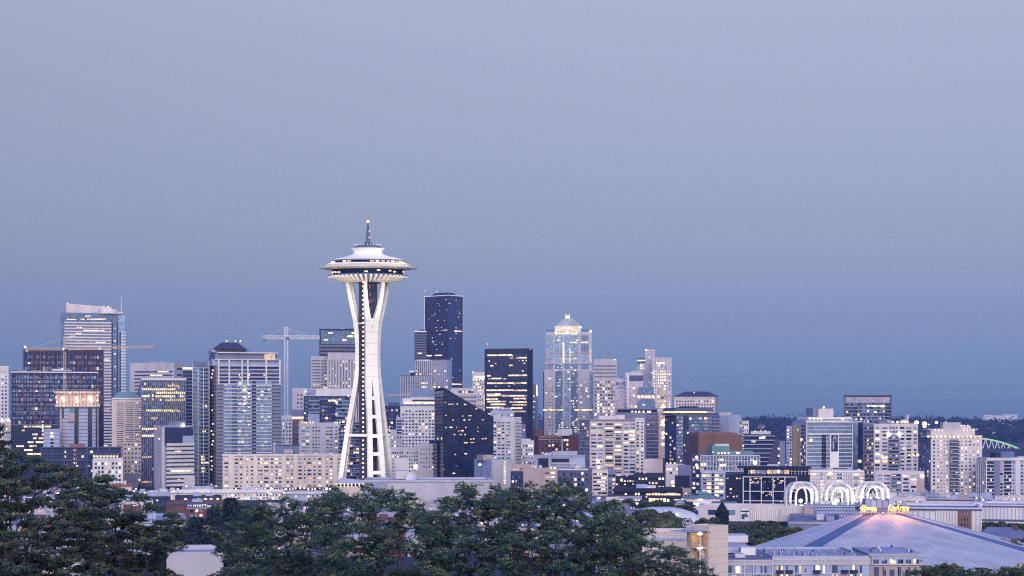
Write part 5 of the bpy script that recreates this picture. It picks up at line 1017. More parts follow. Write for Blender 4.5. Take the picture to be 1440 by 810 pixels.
b = low('dark roof block below the long cream slab, right one near the white tower', 1335, 433, 460, 681, 'mauve', 0, units=0); b.done()
b = low('dark terrace strip with a row of warm lamps in front of the long cream slab', 1300, 328, 470, 688.5, 'dark', 0, deep=10, units=0)
for k in range(26): b.lamp(332 + 5.3 * k + rng.uniform(-1.5, 1.5), 688 - rng.uniform(0, 1.5), rng.uniform(.5, 1.2), rng.choice(('litcream', 'litwarm', 'flood')), 1)
b.done()
b = low('grey curved ramp building at the foot of the pale stepped office block', 1270, 256, 300, 687, 'lavender', 1, 8, .5, 691, units=1); b.F.part('lit_window', .3, .9, 688.2, 689.6, 'litband', .5); b.done()
# hotel with its sign
b = B('brick_hotel', 'dark red brick hotel with small white lettering along its top edge', 'hotel', 955, 234, 329, 709, 'brick', deep=30, units=1)
f = b.F; fu = f.u; f.part('sign_panel', fu(262), fu(314), 708.5, 713.5, 'plum', .4); f.part('roof_edge', 0, 1, 707.6, 709.2, 'slate', .8)
f.grid(fu(266), fu(286), 715.5, 728, 3, 2, .55, .6, .1, ('gblue', 'gcurtain', 'gdark')); f.grid(fu(290), fu(315), 715.5, 728, 3, 2, .6, .55, .4, ('gdark', 'gblue'), ('litcream', 'litwarm')); b.lamp(309, 722, 2.6, 'flood', .6)
f.part('brick_band', fu(262), fu(314), 713.8, 715, 'pink', .3)
def lettering(parent, txt, face, x0, x1, y, hpx, mat, out=.6, name='sign_lettering', shear=0):
    cu = bpy.data.curves.new('tmp', 'FONT'); cu.body = txt; cu.size = 1; cu.extrude = .04; cu.offset = .012; cu.shear = shear
    t = bpy.data.objects.new('tmp', cu); COL.objects.link(t); bpy.context.view_layer.update(); me = bpy.data.meshes.new_from_object(t); bpy.data.objects.remove(t)
    xs = [v.co.x for v in me.vertices]; ys = [v.co.y for v in me.vertices]; W = (face.u(x1) - face.u(x0)) * face.W; H = hpx * face.dep / F
    for v in me.vertices: v.co.x = (v.co.x - min(xs)) / (max(xs) - min(xs)) * W; v.co.y *= H / (max(ys) - 0)
    o = link(name, me, [mat], parent, face.P(face.u(x0), out, face.z(y))); o.rotation_euler = (R(90), 0, math.atan2(face.d.y, face.d.x)); return o
lit('signwhite', (.9, .93, 1), 1.6, lo=.9, hi=1.1); lit('signblue', (.35, .62, 1), 1.5, lo=.9, hi=1.1)
lettering(b.root, 'H', f, 264, 269, 712.4, 3.4, 'signblue', name='sign_emblem'); lettering(b.root, 'HYATT', f, 272, 290.5, 712.4, 3.0, 'signwhite'); lettering(b.root, 'house', f, 291.5, 303, 712.4, 2.2, 'signwhite'); b.done()
b = low('dark terrace building with round warm lamps just above the brick hotel', 1010, 246, 312, 700.5, 'navy', 1, 12, .3, 706, units=3)
for x in (261, 279, 289, 297, 306): b.lamp(x, 703, 1.4, 'litcream', 1)
b.done()
low('dull red low shed glowing faintly behind the left tree', 1000, 92, 140, 714, 'rust', 1, 5, .2, 724).done()
b = low('white roofed warehouse seen through the left tree', 860, 10, 92, 714, 'pink', 1, 8, .2, 722, deep=50, roof='roofpale'); b.done()
low('pale blue roofed warehouse behind the left tree, nearer one', 700, -30, 60, 742, 'roofpale', 1, 8, .1, 752, deep=60, roof='roofpale').done()
low('pale roofed building seen between tree branches below the brick hotel', 700, 180, 262, 736, 'roofpale', 0, deep=55, roof='roofpale').done()
low('plain peach coloured low building with a white roof edge at lower left', 365, 234, 314, 784, 'pink', 0, deep=22, units=0, roof='roofpale').done()
low('pale house wall glimpsed through the leaves at bottom left', 380, 60, 120, 800, 'pale', 0, deep=14).done()
# big blank wall building by the needle
b = B('exhibition_hall', 'long blank pale hall with a flat roof behind the central trees', 'building', 1010, 512, 694, 677.5, 'pink', deep=45, units=0, roof='roofpale')
b.F.part('roof_edge', -.002, 1.002, 675.8, 678, 'roofpale', .6); b.F.part('corner', .0, .18, 678, 700, 'grey', .3); b.top('roof_unit', 556, 573, 664, 676, 'cream', .5, .9); b.top('roof_unit', 560, 571, 646, 672, 'cream', 1.1, 1.6) if 0 else None; b.done()
b = low('pale cream stair box in front of the low cream office block', 1180, 556, 575, 647, 'pink', 0, deep=10, units=0); b.done()
m = MB(); m.lathe([(.1, 0), (2.2, .35), (3.6, 1.2), (4.2, 2.1)], 'pale', 0, 0, 20); m.bar((0, 0, 0), (0, 0, -4), .5, 'steel'); o = m.build('satellite_dish', None, (px(582, 0, 1025).x, 1025, zpx(673, 1025))); o.rotation_euler = (R(60), 0, R(-35)); tag(o, 'tilted white satellite dish on the roof of the long blank hall', 'satellite dish')
for i, (x0, x1, d) in enumerate(((524, 556, 1060), (588, 660, 1070))): pass
# middle right low blocks
b = low('tan block with a stepped roof below the mauve stair building', 1260, 720, 745, 655, 'tan', 2, 5, .1, 668); b.done()
b = low('dark plum low block with a flat roof beside the tan stepped block', 1240, 718, 748, 666, 'plum', 2, 6, .15, 680); b.done()
b = B('parking_block', 'dark concrete frame block with two large black openings below the brick buildings', 'building', 1400, 751, 823, 642, 'grey', deep=20, units=4)
f = b.F; f.part('opening', f.u(757), f.u(771), 644.5, 664, 'black', .3); f.part('opening', f.u(776), f.u(800), 645, 652, 'black', .3); f.part('column', f.u(771.5), f.u(774), 643, 664, 'lavender', .9); f.part('wall_panel', f.u(801), 1, 644, 660, 'lavender', .4); f.part('white_ledge', f.u(775), f.u(812), 650.5, 652, 'pale', 1); b.top('roof_unit', 777, 812, 634.5, 642, 'roofpale', .3, .6); b.done()
b = low('tan block with a plain left half and a few lit windows behind the tree tops', 1180, 736, 783, 661, 'tan', 0, units=2); b.F.grid(b.F.u(766), b.F.u(781), 662, 685, 2, 4, .75, .45, .3); b.lamp(775, 658, 1.2, 'litcream'); b.lamp(780, 658, 1.0, 'litcream'); b.F.part('stair_strip', b.F.u(761), b.F.u(764), 662, 685, 'tan', .6); b.done()
b = low('dark block with scattered lit windows left of the peach office block', 1200, 784, 829, 661, 'slate', 5, 8, .12, 700, units=3, dark=('gnavy', 'gdark', 'gblue')); b.lamp(810, 657, 1, 'litgreen'); b.lamp(819, 666, 1.4, 'litcream'); b.lamp(816, 695, 2, 'litcream'); b.F.part('roof_edge', 0, 1, 659, 661.3, 'pale', .6); b.done()
b = B('office_block', 'small peach office block with five lit ribbon floors', 'office building', 1130, 827, 854.5, 660.5, 'tan', xc=833, th=14, units=2)
f = b.F; f.part('wall_panel', 0, 1, 660.8, 708, 'cream', .1); f.bands(.05, .95, 664, 707, 8, .45, 'gdark', .85, .5, out=.25, lits=('litcream', 'litwarm', 'litdim', 'litband')); b.L.grid(.1, .9, 664, 706, 2, 7, .7, .55, .05, ('gplum', 'tan')); b.lamp(842, 657, 1.6, 'litcream', 0); b.done()
b = low('narrow block of mixed cream and dark windows right of the peach office block', 1180, 855, 866, 664, 'mauve', 6, 2, .3, 700, ww=.8); b.done()
b = low('small cream kiosk building half hidden by the central trees', 900, 852, 871, 703, 'cream', 2, 4, .3, 712, deep=10); b.done()
b = low('large black low block with a long terrace, right of the peach office block', 1280, 891, 936, 668, 'dark', 4, 9, .3, 694, dark=('gnavy', 'gdark')); b.lamp(874, 675, 1.5, 'litcream'); b.done()
low('black low block with lit ground windows behind the park trees, left one', 1300, 865, 893, 672, 'dark', 4, 7, .25, 692, dark=('gnavy', 'gdark')).done()
b = B('office_block', 'wide dark low building with a row of warm windows above the park trees', 'office building', 1120, 863, 960, 689, 'dark', deep=26, units=2)
f = b.F; f.part('roof_edge', -.01, 1.0, 687.5, 692, 'black', 2); f.grid(.3, .97, 692.5, 697, 16, 1, .8, .7, .5, ('gdark', 'gnavy'), ('litcream', 'litwarm')); f.grid(.25, .97, 700, 706, 14, 1, .85, .8, .75, ('gdark',), ('litcream', 'litwarm', 'litband')); b.done()
b = low('mauve blank cube building beside the orange crane', 1330, 953, 973, 657, 'mauve', 0, units=1); b.done()
b = low('black windowless box in front of the mauve cube', 1290, 949, 970, 672, 'navy', 0, units=0); b.done()
b = low('low beige building with rust band below the black box', 1200, 957, 972, 690, 'tan', 3, 3, .4, 702); b.lamp(946, 678, 1.6, 'litcream', 2); b.lamp(947, 684, 1.4, 'litwarm', 2); b.done()
b = low('small white building lit from inside right of the cream blank block', 1420, 936, 960, 655, 'cream', 2, 5, .4, 668); b.lamp(938, 651.5, 1, 'litgreen'); b.done()
b = B('apartment_block', 'wide teal glass apartment block with white frames and a lower balcony wing', 'apartment building', 1240, 972, 1068, 642, 'bluewall', xc=985, th=16, units=1)
f = b.F; fu = f.u; f.grid(.0, .99, 644, 662, 20, 3, .8, .6, .12, ('gteal', 'gblue', 'gsteel', 'gnavy')); f.fins(0, 1, 641, 663, 20, .4, 'pale', .6, 'white_frames'); f.lines(0, 1, 641, 663, 4, .5, 'pale', .6, 'white_frames'); f.part('recess', 0, 1, 663, 665, 'dark', .5)
b.L.grid(.1, .9, 644, 712, 2, 12, .7, .6, .3, ('gblue', 'gnavy'), ('litcream', 'litdim')); b.lamp(979, 643, 1.6, 'litcream', 1); b.lamp(979, 654, 1.6, 'litcream', 1)
b.top('penthouse', 1005, 1062, 634.5, 642, 'teal', .2, .8); b.top('penthouse', 1005, 1030, 627.5, 635, 'teal', .3, .7); b.top('roof_unit', 1011, 1030, 624.5, 628, 'pale', .35, .6)
for x in (1012, 1017, 1021, 1026, 1038, 1041): b.lamp(x, 637.5, 1.0, 'litwarm', -2)
b.lamp(1004, 636, .9, 'litgreen', -2); b.lamp(1061, 651, 2.2, 'litcream', 1); f.part('lit_window', .32, .42, 653, 656, 'litwarm', .8); b.done()
b = B('apartment_block', 'two bay grey balcony block in front of the wide teal apartment block', 'apartment building', 1190, 986, 1020, 664, 'lavender', units=2)
f = b.F; f.grid(.05, .42, 666, 700, 2, 6, .85, .6, .35, ('gblue', 'gcurtain', 'gdark')); f.grid(.55, .93, 666, 700, 2, 6, .85, .6, .4, ('gblue', 'gcurtain', 'gdark')); f.part('dark_slot', .44, .53, 664, 700, 'navy', .2); f.lines(.03, .95, 665, 699, 7, .5, 'pale', .8); b.done()
# dark lattice office
b = B('office_block', 'black glass office block with a white grid frame and thin oversailing roof', 'office building', 1085, 1020, 1139, 668, 'black', deep=30, units=0, cap=None)
f = b.F; fu = f.u; f.grid(fu(1021), fu(1043), 670, 706, 5, 7, .6, .45, .15, ('gnavy',), ('litdim', 'litwarm')); f.part('glazing', fu(1044), fu(1120), 671, 712, 'gnavy', .2)
fr = MB()
for x in (1044.5, 1054, 1070, 1086.5, 1103, 1119.5): f.slab(fr, fu(x), fu(x + 1.4), f.z(713), f.z(670), 1.4, 'pale')
for y in (670, 690.3, 703.6): f.slab(fr, fu(1044.5), fu(1121), f.z(y + 1.1), f.z(y), 1.5, 'pale', 1.0)
fr.build('white_frame', b.root)
f.scatter(fu(1055), fu(1070), 672, 680, 6, 4, 12, .8, .5, ('litwarm', 'litdim', 'litcream')); f.scatter(fu(1072), fu(1086), 690, 698, 6, 4, 9, .8, .5, ('litwarm', 'litdim', 'litcream')); f.scatter(fu(1088), fu(1102), 672, 686, 6, 5, 12, .8, .5, ('litwarm', 'litdim')); f.scatter(fu(1072), fu(1086), 673, 688, 6, 5, 5, .6, .4, ('litdim',)); f.scatter(fu(1090), fu(1102), 704, 711, 5, 3, 4, .9, .7, ('litcream',))
b.top('upper_storey', 1046, 1138, 658.5, 668.2, 'gnavy', .04, .9)
up = MB()
for k in range(19):
    x = 1052 + 4.7 * k; b.prism(up, fu(x), fu(x + .7), .02, .04, b.zt + .2, zpx(658.5, b.d), 'steel')
b.prism(up, fu(1052), fu(1138), .02, .035, zpx(663, b.d), zpx(662.3, b.d), 'steel'); up.build('mullions', b.root)
mb = MB(); b.prism(mb, fu(1036), fu(1141), -.1, 1.05, zpx(658.4, b.d), zpx(656.8, b.d), 'black'); mb.build('roof', b.root); b.lamp(1095, 663, 1.5, 'litcream', -.5)
for k in range(7): f.win(fu(1058 + 8 * k), f.z(666), 3, 2.2, rng.choice(('gcurtain', 'litdim')), -.9)
b.done()
# teal copper roofs
def hiproof(label, d, x0, x1, y0, y1, yb, mat='teal', wallm='cream', name='pavilion', inset=.25, deep=16, lit_=True):
    b = B(name, label, 'building', d, x0, x1, y1, wallm, deep=deep, units=0, cap=None)
    mb = MB(); z0, z1 = zpx(y1, d), zpx(y0, d); mb.hull8([b.Q(-.03, -.05, z0), b.Q(1.03, -.05, z0), b.Q(1.03, 1.05, z0), b.Q(-.03, 1.05, z0), b.Q(inset, .35, z1), b.Q(1 - inset, .35, z1), b.Q(1 - inset, .65, z1), b.Q(inset, .65, z1)], mat); mb.build('hipped_roof', b.root)
    return b
b = hiproof('low pavilion with a teal copper hipped roof and lantern behind the park trees', 1080, 961, 1013, 696.5, 701, 712); b.top('lantern', 981, 995, 694.5, 702, 'teal', .2, .7, .03); b.top('lantern_roof', 979, 997, 692, 695, 'teal', .15, .75, .06); b.F.part('lit_window', .38, .52, 701.5, 706, 'litwarm', .5); b.done()
b = hiproof('long teal copper roofed hall right of the lantern pavilion', 1060, 1000, 1037, 706, 709.5, 714, inset=.05); b.F.grid(.02, .6, 709.5, 712.5, 9, 1, .6, .9, .6); b.done()
b = low('flat white lit canopy building beneath the lantern pavilion', 1050, 975, 1000, 707.5, 'white', 0, deep=10, units=0); b.F.part('lit_fascia', .0, 1, 707.6, 711, 'litwhite', .3); b.done()
b = hiproof('small grey tent shaped roof behind the park trees', 1070, 949, 965, 703, 708, 712, 'roofpale', inset=.45); b.done()
# white shell roof
b = thing('dome_hall', 'low white segmented dome roof rising behind the park trees', 'building', (px(930, 0, 900).x, 900, 0)); m = MB(); s_ = 900 / F; N = 24
R_ = 58 * s_; zt = zpx(713, 900); zb = zpx(736, 900)
m.lathe([(R_ * math.sin(R(90 * (1 - i / 9))), zb + (zt - zb) * math.cos(R(90 * (1 - i / 9)))) for i in range(10)][::1], 'white', 0, 0, 40); o = m.build('dome_roof', b)
m = MB()
for k in range(16):
    a = 2 * math.pi * k / 16; m.tube([((R_ + .1) * math.sin(t) * math.cos(a), (R_ + .1) * math.sin(t) * math.sin(a), zb + (zt - zb + .1) * math.cos(t)) for t in [R(10 + 10 * i) for i in range(9)]], [.14] * 9, 'lavender', 4)
m.build('roof_ribs', b); m = MB(); m.lathe([(R_ * .98, -1), (R_ * .98, zb + .1)], 'cream', 0, 0, 40); m.build('wall', b)
# science centre walls
b = B('exhibition_hall', 'long ribbed white hall with hanging murals in front of the black office block', 'building', 935, 982, 1131, 714, 'cream', deep=24, units=0, roof='roofpale')
f = b.F; fu = f.u; f.fins(fu(1056), 1, 714.5, 733, 26, .35, 'white', .5, 'wall_ribs'); f.fins(fu(983), 1, 712, 714, 62, .28, 'white', .3, 'parapet_points'); f.part('mural', fu(1022), fu(1034), 717, 724, 'bluewall', .4); f.part('mural', fu(996), fu(1007), 717, 724, 'navy', .4)
mu = f.part('mural', fu(1041.5), fu(1053.5), 716, 733, 'white', .4)
g_ = MB(); f.slab(g_, fu(1041.8), fu(1053.2), f.z(720), f.z(718), .55, 'navy'); f.slab(g_, fu(1043), fu(1047), f.z(730), f.z(723), .55, 'navy')
g_.poly([f.P(fu(1044), .6, f.z(727)), f.P(fu(1053), .6, f.z(727)), f.P(fu(1049), .6, f.z(721))], 'slate'); g_.build('mural_print', b.root).parent = mu
f.part('door_panel', fu(1091.5), fu(1097), 715.5, 729, 'pink', .4); f.part('door', fu(1093), fu(1095.5), 717, 723, 'white', .5); b.done()
b = B('exhibition_hall', 'brown panel wall hall with a lattice of pale discs below the white arches', 'building', 925, 1131, 1224, 712.5, 'mauve', deep=24, units=3, roof='roofpale')
f = b.F; fu = f.u; f.part('brown_panel', 0, fu(1144.5), 713.2, 732.5, 'brown' if 0 else 'tan', .4); f.part('roof_edge', -.002, 1.002, 711.2, 713.2, 'lavender', .7)
m = MB(); s_ = b.d / F
for r_ in range(4):
    for c_ in range(18):
        x = 1147.5 + 4.5 * c_ + (r_ % 2) * 2.25 ; y = 716 + 4.7 * r_
        if x > 1219: continue
        m2 = [f.P(fu(x), .35, f.z(y))]; P0 = Vector(m2[0]); U = f.d; 
        m.poly([tuple(P0 + U * (2.0 * s_ * math.cos(t)) + Vector((0, 0, 2.0 * s_ * math.sin(t)))) for t in [k * math.pi / 6 for k in range(12)]], 'lavender')
m.build('disc_lattice', b.root); b.top('roof_unit', 1216, 1223, 715, 718, 'mauve') if 0 else None; b.done()
b = low('low grey forecourt roof between the trees and the big arena roof', 860, 1108, 1182, 736, 'roofgrey', 0, deep=70, units=2, roof='roofgrey'); b.F.part('roof_edge', 0, 1, 734.6, 736.5, 'roofpale', .4); b.done()
b = B('exhibition_hall', 'ribbed white hall with a brown window bay right of the arena apex', 'building', 825, 1268, 1380, 717, 'pale', deep=40, units=0, roof='bluewall')
f = b.F; fu = f.u; f.part('roof_edge', -.01, 1.01, 715.4, 717.8, 'slate', .6); f.fins(.0, fu(1316), 718, 735, 7, .2, 'lavender', .35, 'panel_joints'); f.fins(fu(1317), fu(1345), 718, 745, 14, .4, 'white', .6, 'wall_ribs'); f.fins(fu(1367), 1, 718, 750, 8, .4, 'white', .6, 'wall_ribs')
f.part('brown_bay', fu(1347), fu(1366), 717.5, 752, 'brown', .5); f.grid(fu(1350), fu(1363), 719, 748, 3, 4, .3, .6, 0, ('gnavy', 'gcurtain'), out=.6); b.done()
b = B('exhibition_hall', 'long pale hall with vertical joints at the right edge of the picture', 'building', 915, 1381, 1460, 713, 'pale', deep=40, units=0, roof='roofpale')
f = b.F; fu = f.u; f.fins(0, 1, 714, 730, 16, .22, 'lavender', .3, 'panel_joints'); f.part('dark_band', 0, .75, 730.5, 733, 'slate', .5); f.part('roof_edge', 0, 1, 711.4, 713.2, 'slate', .5); b.done()
b = low('long flat roofed low hall with a toothed edge behind the ribbed white hall', 1060, 1290, 1450, 710.5, 'pale', 0, deep=26, units=0); b.F.fins(0, 1, 709.5, 712, 48, 1.0, 'slate', .5, 'roof_teeth'); b.done()
low('pale low office wing behind the arena apex with small windows', 1110, 1254, 1302, 702, 'cream', 2, 14, .2, 710, deep=14, units=5).done()
b = low('brick edged low building with blue glass boxes below the cornice tower', 1130, 1303, 1370, 704, 'lavender', 1, 6, .1, 712, deep=14, units=4); b.F.part('brick_edge', 0, 1, 702.5, 704, 'brick', .4); b.done()
low('low pale building with green roof terrace below the cream podium', 1240, 1240, 1322, 697.5, 'cream', 2, 20, .25, 707, deep=16, units=3).done()
low('dark strip of low shops behind the three white arches', 1240, 1140, 1242, 693, 'dark', 3, 20, .45, 711, deep=10, units=2, dark=('gdark', 'gnavy')).done()
for x0, x1, yt, lb in ((1373, 1398, 705, 'small ribbed white dome on the roofs at the right edge'), (1412, 1446, 703.5, 'larger ribbed white dome cut by the right edge of the picture')):
    d = 1010; t = thing('white_dome', lb, 'dome', (px((x0 + x1) / 2, 0, d).x, d + 20, 0)); r_ = (x1 - x0) / 2 * (d + 20) / F; z0 = zpx(713.5, d + 20); zt = zpx(yt, d + 20)
    m = MB(); m.lathe([(r_ * math.sin(a) + .01, z0 + (zt - z0) * math.cos(a)) for a in [R(90 - 10 * i) for i in range(10)]], 'white', 0, 0, 32); m.lathe([(r_, -1), (r_, z0 + .01)], 'cream', 0, 0, 32); m.build('dome_shell', t)
    m = MB()
    for k in range(14):
        a = 2 * math.pi * k / 14; m.tube([(r_ * 1.01 * math.sin(q) * math.cos(a), r_ * 1.01 * math.sin(q) * math.sin(a), z0 + (zt - z0) * 1.01 * math.cos(q)) for q in [R(12 + 11 * i) for i in range(8)]], [.12] * 8, 'lavender', 4)
    m.build('dome_ribs', t)
# house with mauve roof, right edge
d = 720; b = B('house', 'brick house with a mauve hipped roof and chimney between trees at the right edge', 'house', d, 1388, 1452, 757, 'tan', deep=22, units=0, cap=None)
mb = MB(); z0, z1 = zpx(757, d), zpx(744, d); mb.hull8([b.Q(-.25, -.1, z0), b.Q(1.05, -.1, z0), b.Q(1.05, 1.1, z0), b.Q(-.25, 1.1, z0), b.Q(.0, .45, z1), b.Q(.62, .45, z1), b.Q(.62, .6, z1), b.Q(.0, .6, z1)], 'mauve'); rf = mb.build('hipped_roof', b.root)
b.top('chimney', 1427, 1432, 741, 749, 'brick', .3, .5); b.F.grid(.1, .9, 758, 766, 4, 1, .5, .6, .1); b.done()
# ------------------------------------------------------------------ near right: stair building and apartments
def stair_building():
    d = 330.0
    b = B('stair_tower_building', 'peach walled building with an open concrete stair tower and satellite dishes on its roof', 'building', d, 966, 1024, 748, 'beige', xc=996.5, th=38, units=0, roof='roofgrey', body=False)
    f = b.F; g = b.L; fu = f.u; mb = MB(); zb, zt = b.zb, b.zt
    # solid right wing, thin frame round the open stair on the left face
    b.prism(mb, .0, 1, .0, .08, zb, zt, 'beige'); b.prism(mb, .95, 1, .08, 1, zb, zt, 'beige'); b.prism(mb, 0, .95, .9, 1, zb, zt, 'beige'); b.prism(mb, .55, .62, .08, .9, zb, zt, 'tan'); mb.build('wall', b.root)
    f.lines(0, 1, 758, 806, 5, .05, 'tan', .03, 'panel_joints')
    mb = MB(); g.slab(mb, 0, .1, zb, zt, .02, 'beige', -.6); g.slab(mb, .1, 1, g.z(750.5), zt, .02, 'beige', -.6); mb.build('frame', b.root)
    for y in (771, 797, 822):
        mb = MB(); b.prism(mb, 0.0, .55, .08, .9, zpx(y + 1.5, d), zpx(y, d), 'gold'); mb.build('landing', b.root)
        mb = MB(); z0 = zpx(y, d)
        for k in range(13): u = .12 + .066 * k; g.slab(mb, u, u + .008, z0, z0 + 1.1, -.05, 'steel', -.12)
        for k in range(3): g.slab(mb, .1, .95, z0 + .35 * (k + 1), z0 + .35 * (k + 1) + .05, -.05, 'steel', -.1)
        mb.build('railing', b.root)
    for y0, y1, s_ in ((771, 797, 1), (797, 822, -1)):
        mb = MB(); n = 9
        for k in range(n):
            t = k / n; z = zpx(y1 + (y0 - y1) * (t + 1 / n), d); v = .2 + .6 * (t if s_ > 0 else 1 - t); b.prism(mb, .18, .42, v, v + .07, z - .35, z, 'grey')
        mb.build('stair_flight', b.root)
    m = MB(); p = g.P(.62, .05, 0); m.tube([(p[0], p[1], 0), (p[0], p[1], zpx(751, d) - b.loc.z)], [.16, .16], 'pale', 8); m.build('post', b.root)
    g.part('door_window', .5, .85, 757, 763, 'gdark', -3.6, -3.9) if 0 else None
    for y, uu in ((751.8, .62), (771.8, .62), (797, .62)):
        m = MB(); m.box(-.5, .5, -.15, .15, -.12, .12, 'flood'); q = g.P(uu, .1, zpx(y, d)); m.build('wall_lamp', b.root, q)
        l = bpy.data.lights.new('stair_lamp', 'POINT'); lo = bpy.data.objects.new('stair_lamp', l); COL.objects.link(lo); lo.parent = b.root; l.energy = 150; l.color = (1, .66, .36); l.shadow_soft_size = .3; q = g.P(uu, -1.2, zpx(y + 1.5, d)); lo.location = q
    b.top('roof_edge', 966, 1024.2, 746.8, 748, 'roofpale', -.01, 1.01)
    for x, hh in ((981, 2.2), (984.5, 2.6)):
        m = MB(); s_ = .75; m.tube([(s_ * math.cos(t), 0, s_ * math.sin(t)) for t in [k * math.pi / 8 for k in range(17)]], [.07] * 17, 'pale', 5); m.lathe([(.05, -.3), (.4, -.2), (.66, .1)], 'pale', 0, 0, 14); m.bar((0, 0, -s_), (0, 0, -2), .08, 'steel'); q = b.Q(fu(x), .5, b.zt + 1.6); o = m.build('satellite_dish', b.root, q)
    for k in range(7):
        u, v = rng.uniform(.2, .85), rng.uniform(.2, .7); m = MB(); b.prism(m, u, u + .08, v, v + .12, b.zt + .15, b.zt + rng.uniform(.5, 1.0), rng.choice(('pale', 'steel'))); m.build('roof_vent', b.root)
    b.done()
    c = B('apartment_block', 'lower peach wing with a flat railed roof attached left of the open stair tower', 'building', 345, 903, 966, 757, 'beige', deep=14, units=0, roof='roofgrey')
    c.F.part('roof_edge', 0, 1, 756, 760, 'lavender', .15); c.F.grid(.05, .6, 767, 812, 4, 3, .5, .5, .25, ('gblue', 'gdark', 'gcurtain'), out=.05); c.top('roof_unit', 903, 912, 752, 757, 'pale', .2, .6)
    m = MB(); zz = zpx(756, 345)
    for k in range(22): c.prism(m, .04 + .043 * k, .044 + .043 * k, .0, .004, zz, zz + .9, 'slate')
    c.prism(m, .04, .97, 0, .004, zz + .85, zz + .9, 'slate'); c.prism(m, .04, .97, 0, .004, zz + .45, zz + .5, 'slate'); m.build('railing', c.root)
    for k in range(3):
        m = MB(); m.bar(c.Q(.5 + .12 * k, .1, zz + 1.0), c.Q(.62 + .12 * k, .5, zz + .1), .12, 'slate'); m.build('brace', c.root)
    c.done()
stair_building()
b = B('viewpoint_house', 'small white flat roofed house with big windows between the central trees', 'house', 430, 838, 876, 735, 'cream', deep=10, units=0, cap=None)
b.F.grid(.05, .95, 738, 756, 3, 1, .6, .9, 0, ('gcurtain', 'gblue')); mb = MB(); b.prism(mb, -.05, 1.08, -.3, 1.05, b.zt, b.zt + .5, 'roofpale'); mb.build('roof', b.root); b.top('roof_unit', 845, 850, 729.5, 733.5, 'steel', .3, .6); b.done()
def flats():
    d = 360.0
    b = B('apartment_block', 'mauve and lavender panelled flats with balconies and a roof full of vents, lower right', 'apartment building', d, 1018, 1222, 785.5, 'lavender', xc=1086, th=4, units=0, cap=None) if 0 else B('apartment_block', 'mauve and lavender panelled flats with balconies and a roof full of vents, lower right', 'apartment building', d, 1086, 1222, 787, 'lavender', th=2.5, deep=26, units=0, cap=None)
    f = b.F; fu = f.u; f.part('fascia', 0, 1, 787, 793, 'pink', .18); f.lines(0, 1, 786.5, 793.5, 2, .14, 'pale', .3, 'trim_lines'); f.fins(0, 1, 787, 793, 14, .1, 'pale', .25, 'trim_posts')
    for k, x in enumerate(range(1092, 1220, 13)):
        w_ = 3.2 if k % 2 else 8.5
        f.grid(fu(x), fu(x + w_), 795, 806, 1 if k % 2 else 3, 1, .9, .95, .12, ('gblue', 'gteal', 'gcurtain'), out=.04); f.grid(fu(x), fu(x + w_), 807.5, 820, 1 if k % 2 else 3, 1, .9, .95, .25, ('gblue', 'gteal', 'gcurtain'), out=.04)
        if k % 3 == 1 or k % 4 == 0:
            mb = MB(); f.slab(mb, fu(x - .5), fu(x + 9), f.z(806), f.z(801.5), .9, 'navy', 0); mb.build('balcony', b.root)
    f.lines(0, 1, 806.6, 806.6, 1, .12, 'pale', .15, 'trim_lines')
    mb = MB(); b.prism(mb, 0, 1, 0, 1, b.zt, b.zt + .3, 'roofpale'); mb.build('roof', b.root)
    mb = MB(); 
    for (u0, u1, v0, v1) in ((0, 1, 0, .02), (0, 1, .98, 1), (0, .006, .02, .98), (.994, 1, .02, .98)): b.prism(mb, u0, u1, v0, v1, b.zt + .3, b.zt + .75, 'roofpale')
    mb.build('parapet', b.root)
    for k in range(60):
        u, v = rng.uniform(.03, .95), rng.uniform(.08, .9); h = rng.uniform(.3, .8); m = MB(); w_ = rng.uniform(.003, .009); b.prism(m, u, u + w_, v, v + .03, b.zt + .3, b.zt + .3 + h, rng.choice(('pale', 'steel', 'slate', 'roofpale'))); m.build('roof_vent', b.root)
    b.done()
    c = B('apartment_block', 'left wing of the lavender flats with lit bay windows, beside the peach stair tower', 'apartment building', 345, 1020, 1086, 788.5, 'lavender', th=-2, deep=24, units=0, cap=None)
    f = c.F; fu = f.u; f.part('fascia', 0, 1, 788, 794, 'pink', .18); f.lines(0, 1, 788, 794.5, 2, .14, 'pale', .3, 'trim_lines'); f.fins(0, 1, 788, 820, 6, .16, 'pale', .28, 'trim_posts'); f.grid(.03, .14, 796, 806, 2, 1, .9, .95, 0, ('gblue',), out=.04); f.grid(.22, .32, 796, 806, 1, 1, .9, .95, 1, ('gblue',), ('lityellow' if 0 else 'litwarm',), out=.04); f.grid(.42, .66, 796, 806, 3, 1, .9, .95, 0, ('gteal', 'gcurtain'), out=.04); f.grid(.74, .97, 796, 806, 3, 1, .9, .95, 0, ('gblue', 'gcurtain'), out=.04)
    f.grid(.03, .97, 808, 820, 9, 1, .8, .95, .2, ('gblue', 'gteal', 'gcurtain'), out=.04); f.lines(0, 1, 807, 807, 1, .12, 'pale', .15, 'trim_lines')
    mb = MB(); c.prism(mb, 0, 1, 0, 1, c.zt, c.zt + .3, 'roofgrey'); mb.build('roof', c.root)
    c.top('fascia', 1020, 1064, 776, 786, 'pink', .55, 1.0); c.top('penthouse', 1038, 1069, 764.5, 776, 'pale', 1.0, 1.3); c.top('penthouse', 1047, 1068, 774, 786, 'white', .3, .5); c.top('penthouse', 1036, 1050, 781, 787, 'pale', .12, .3)
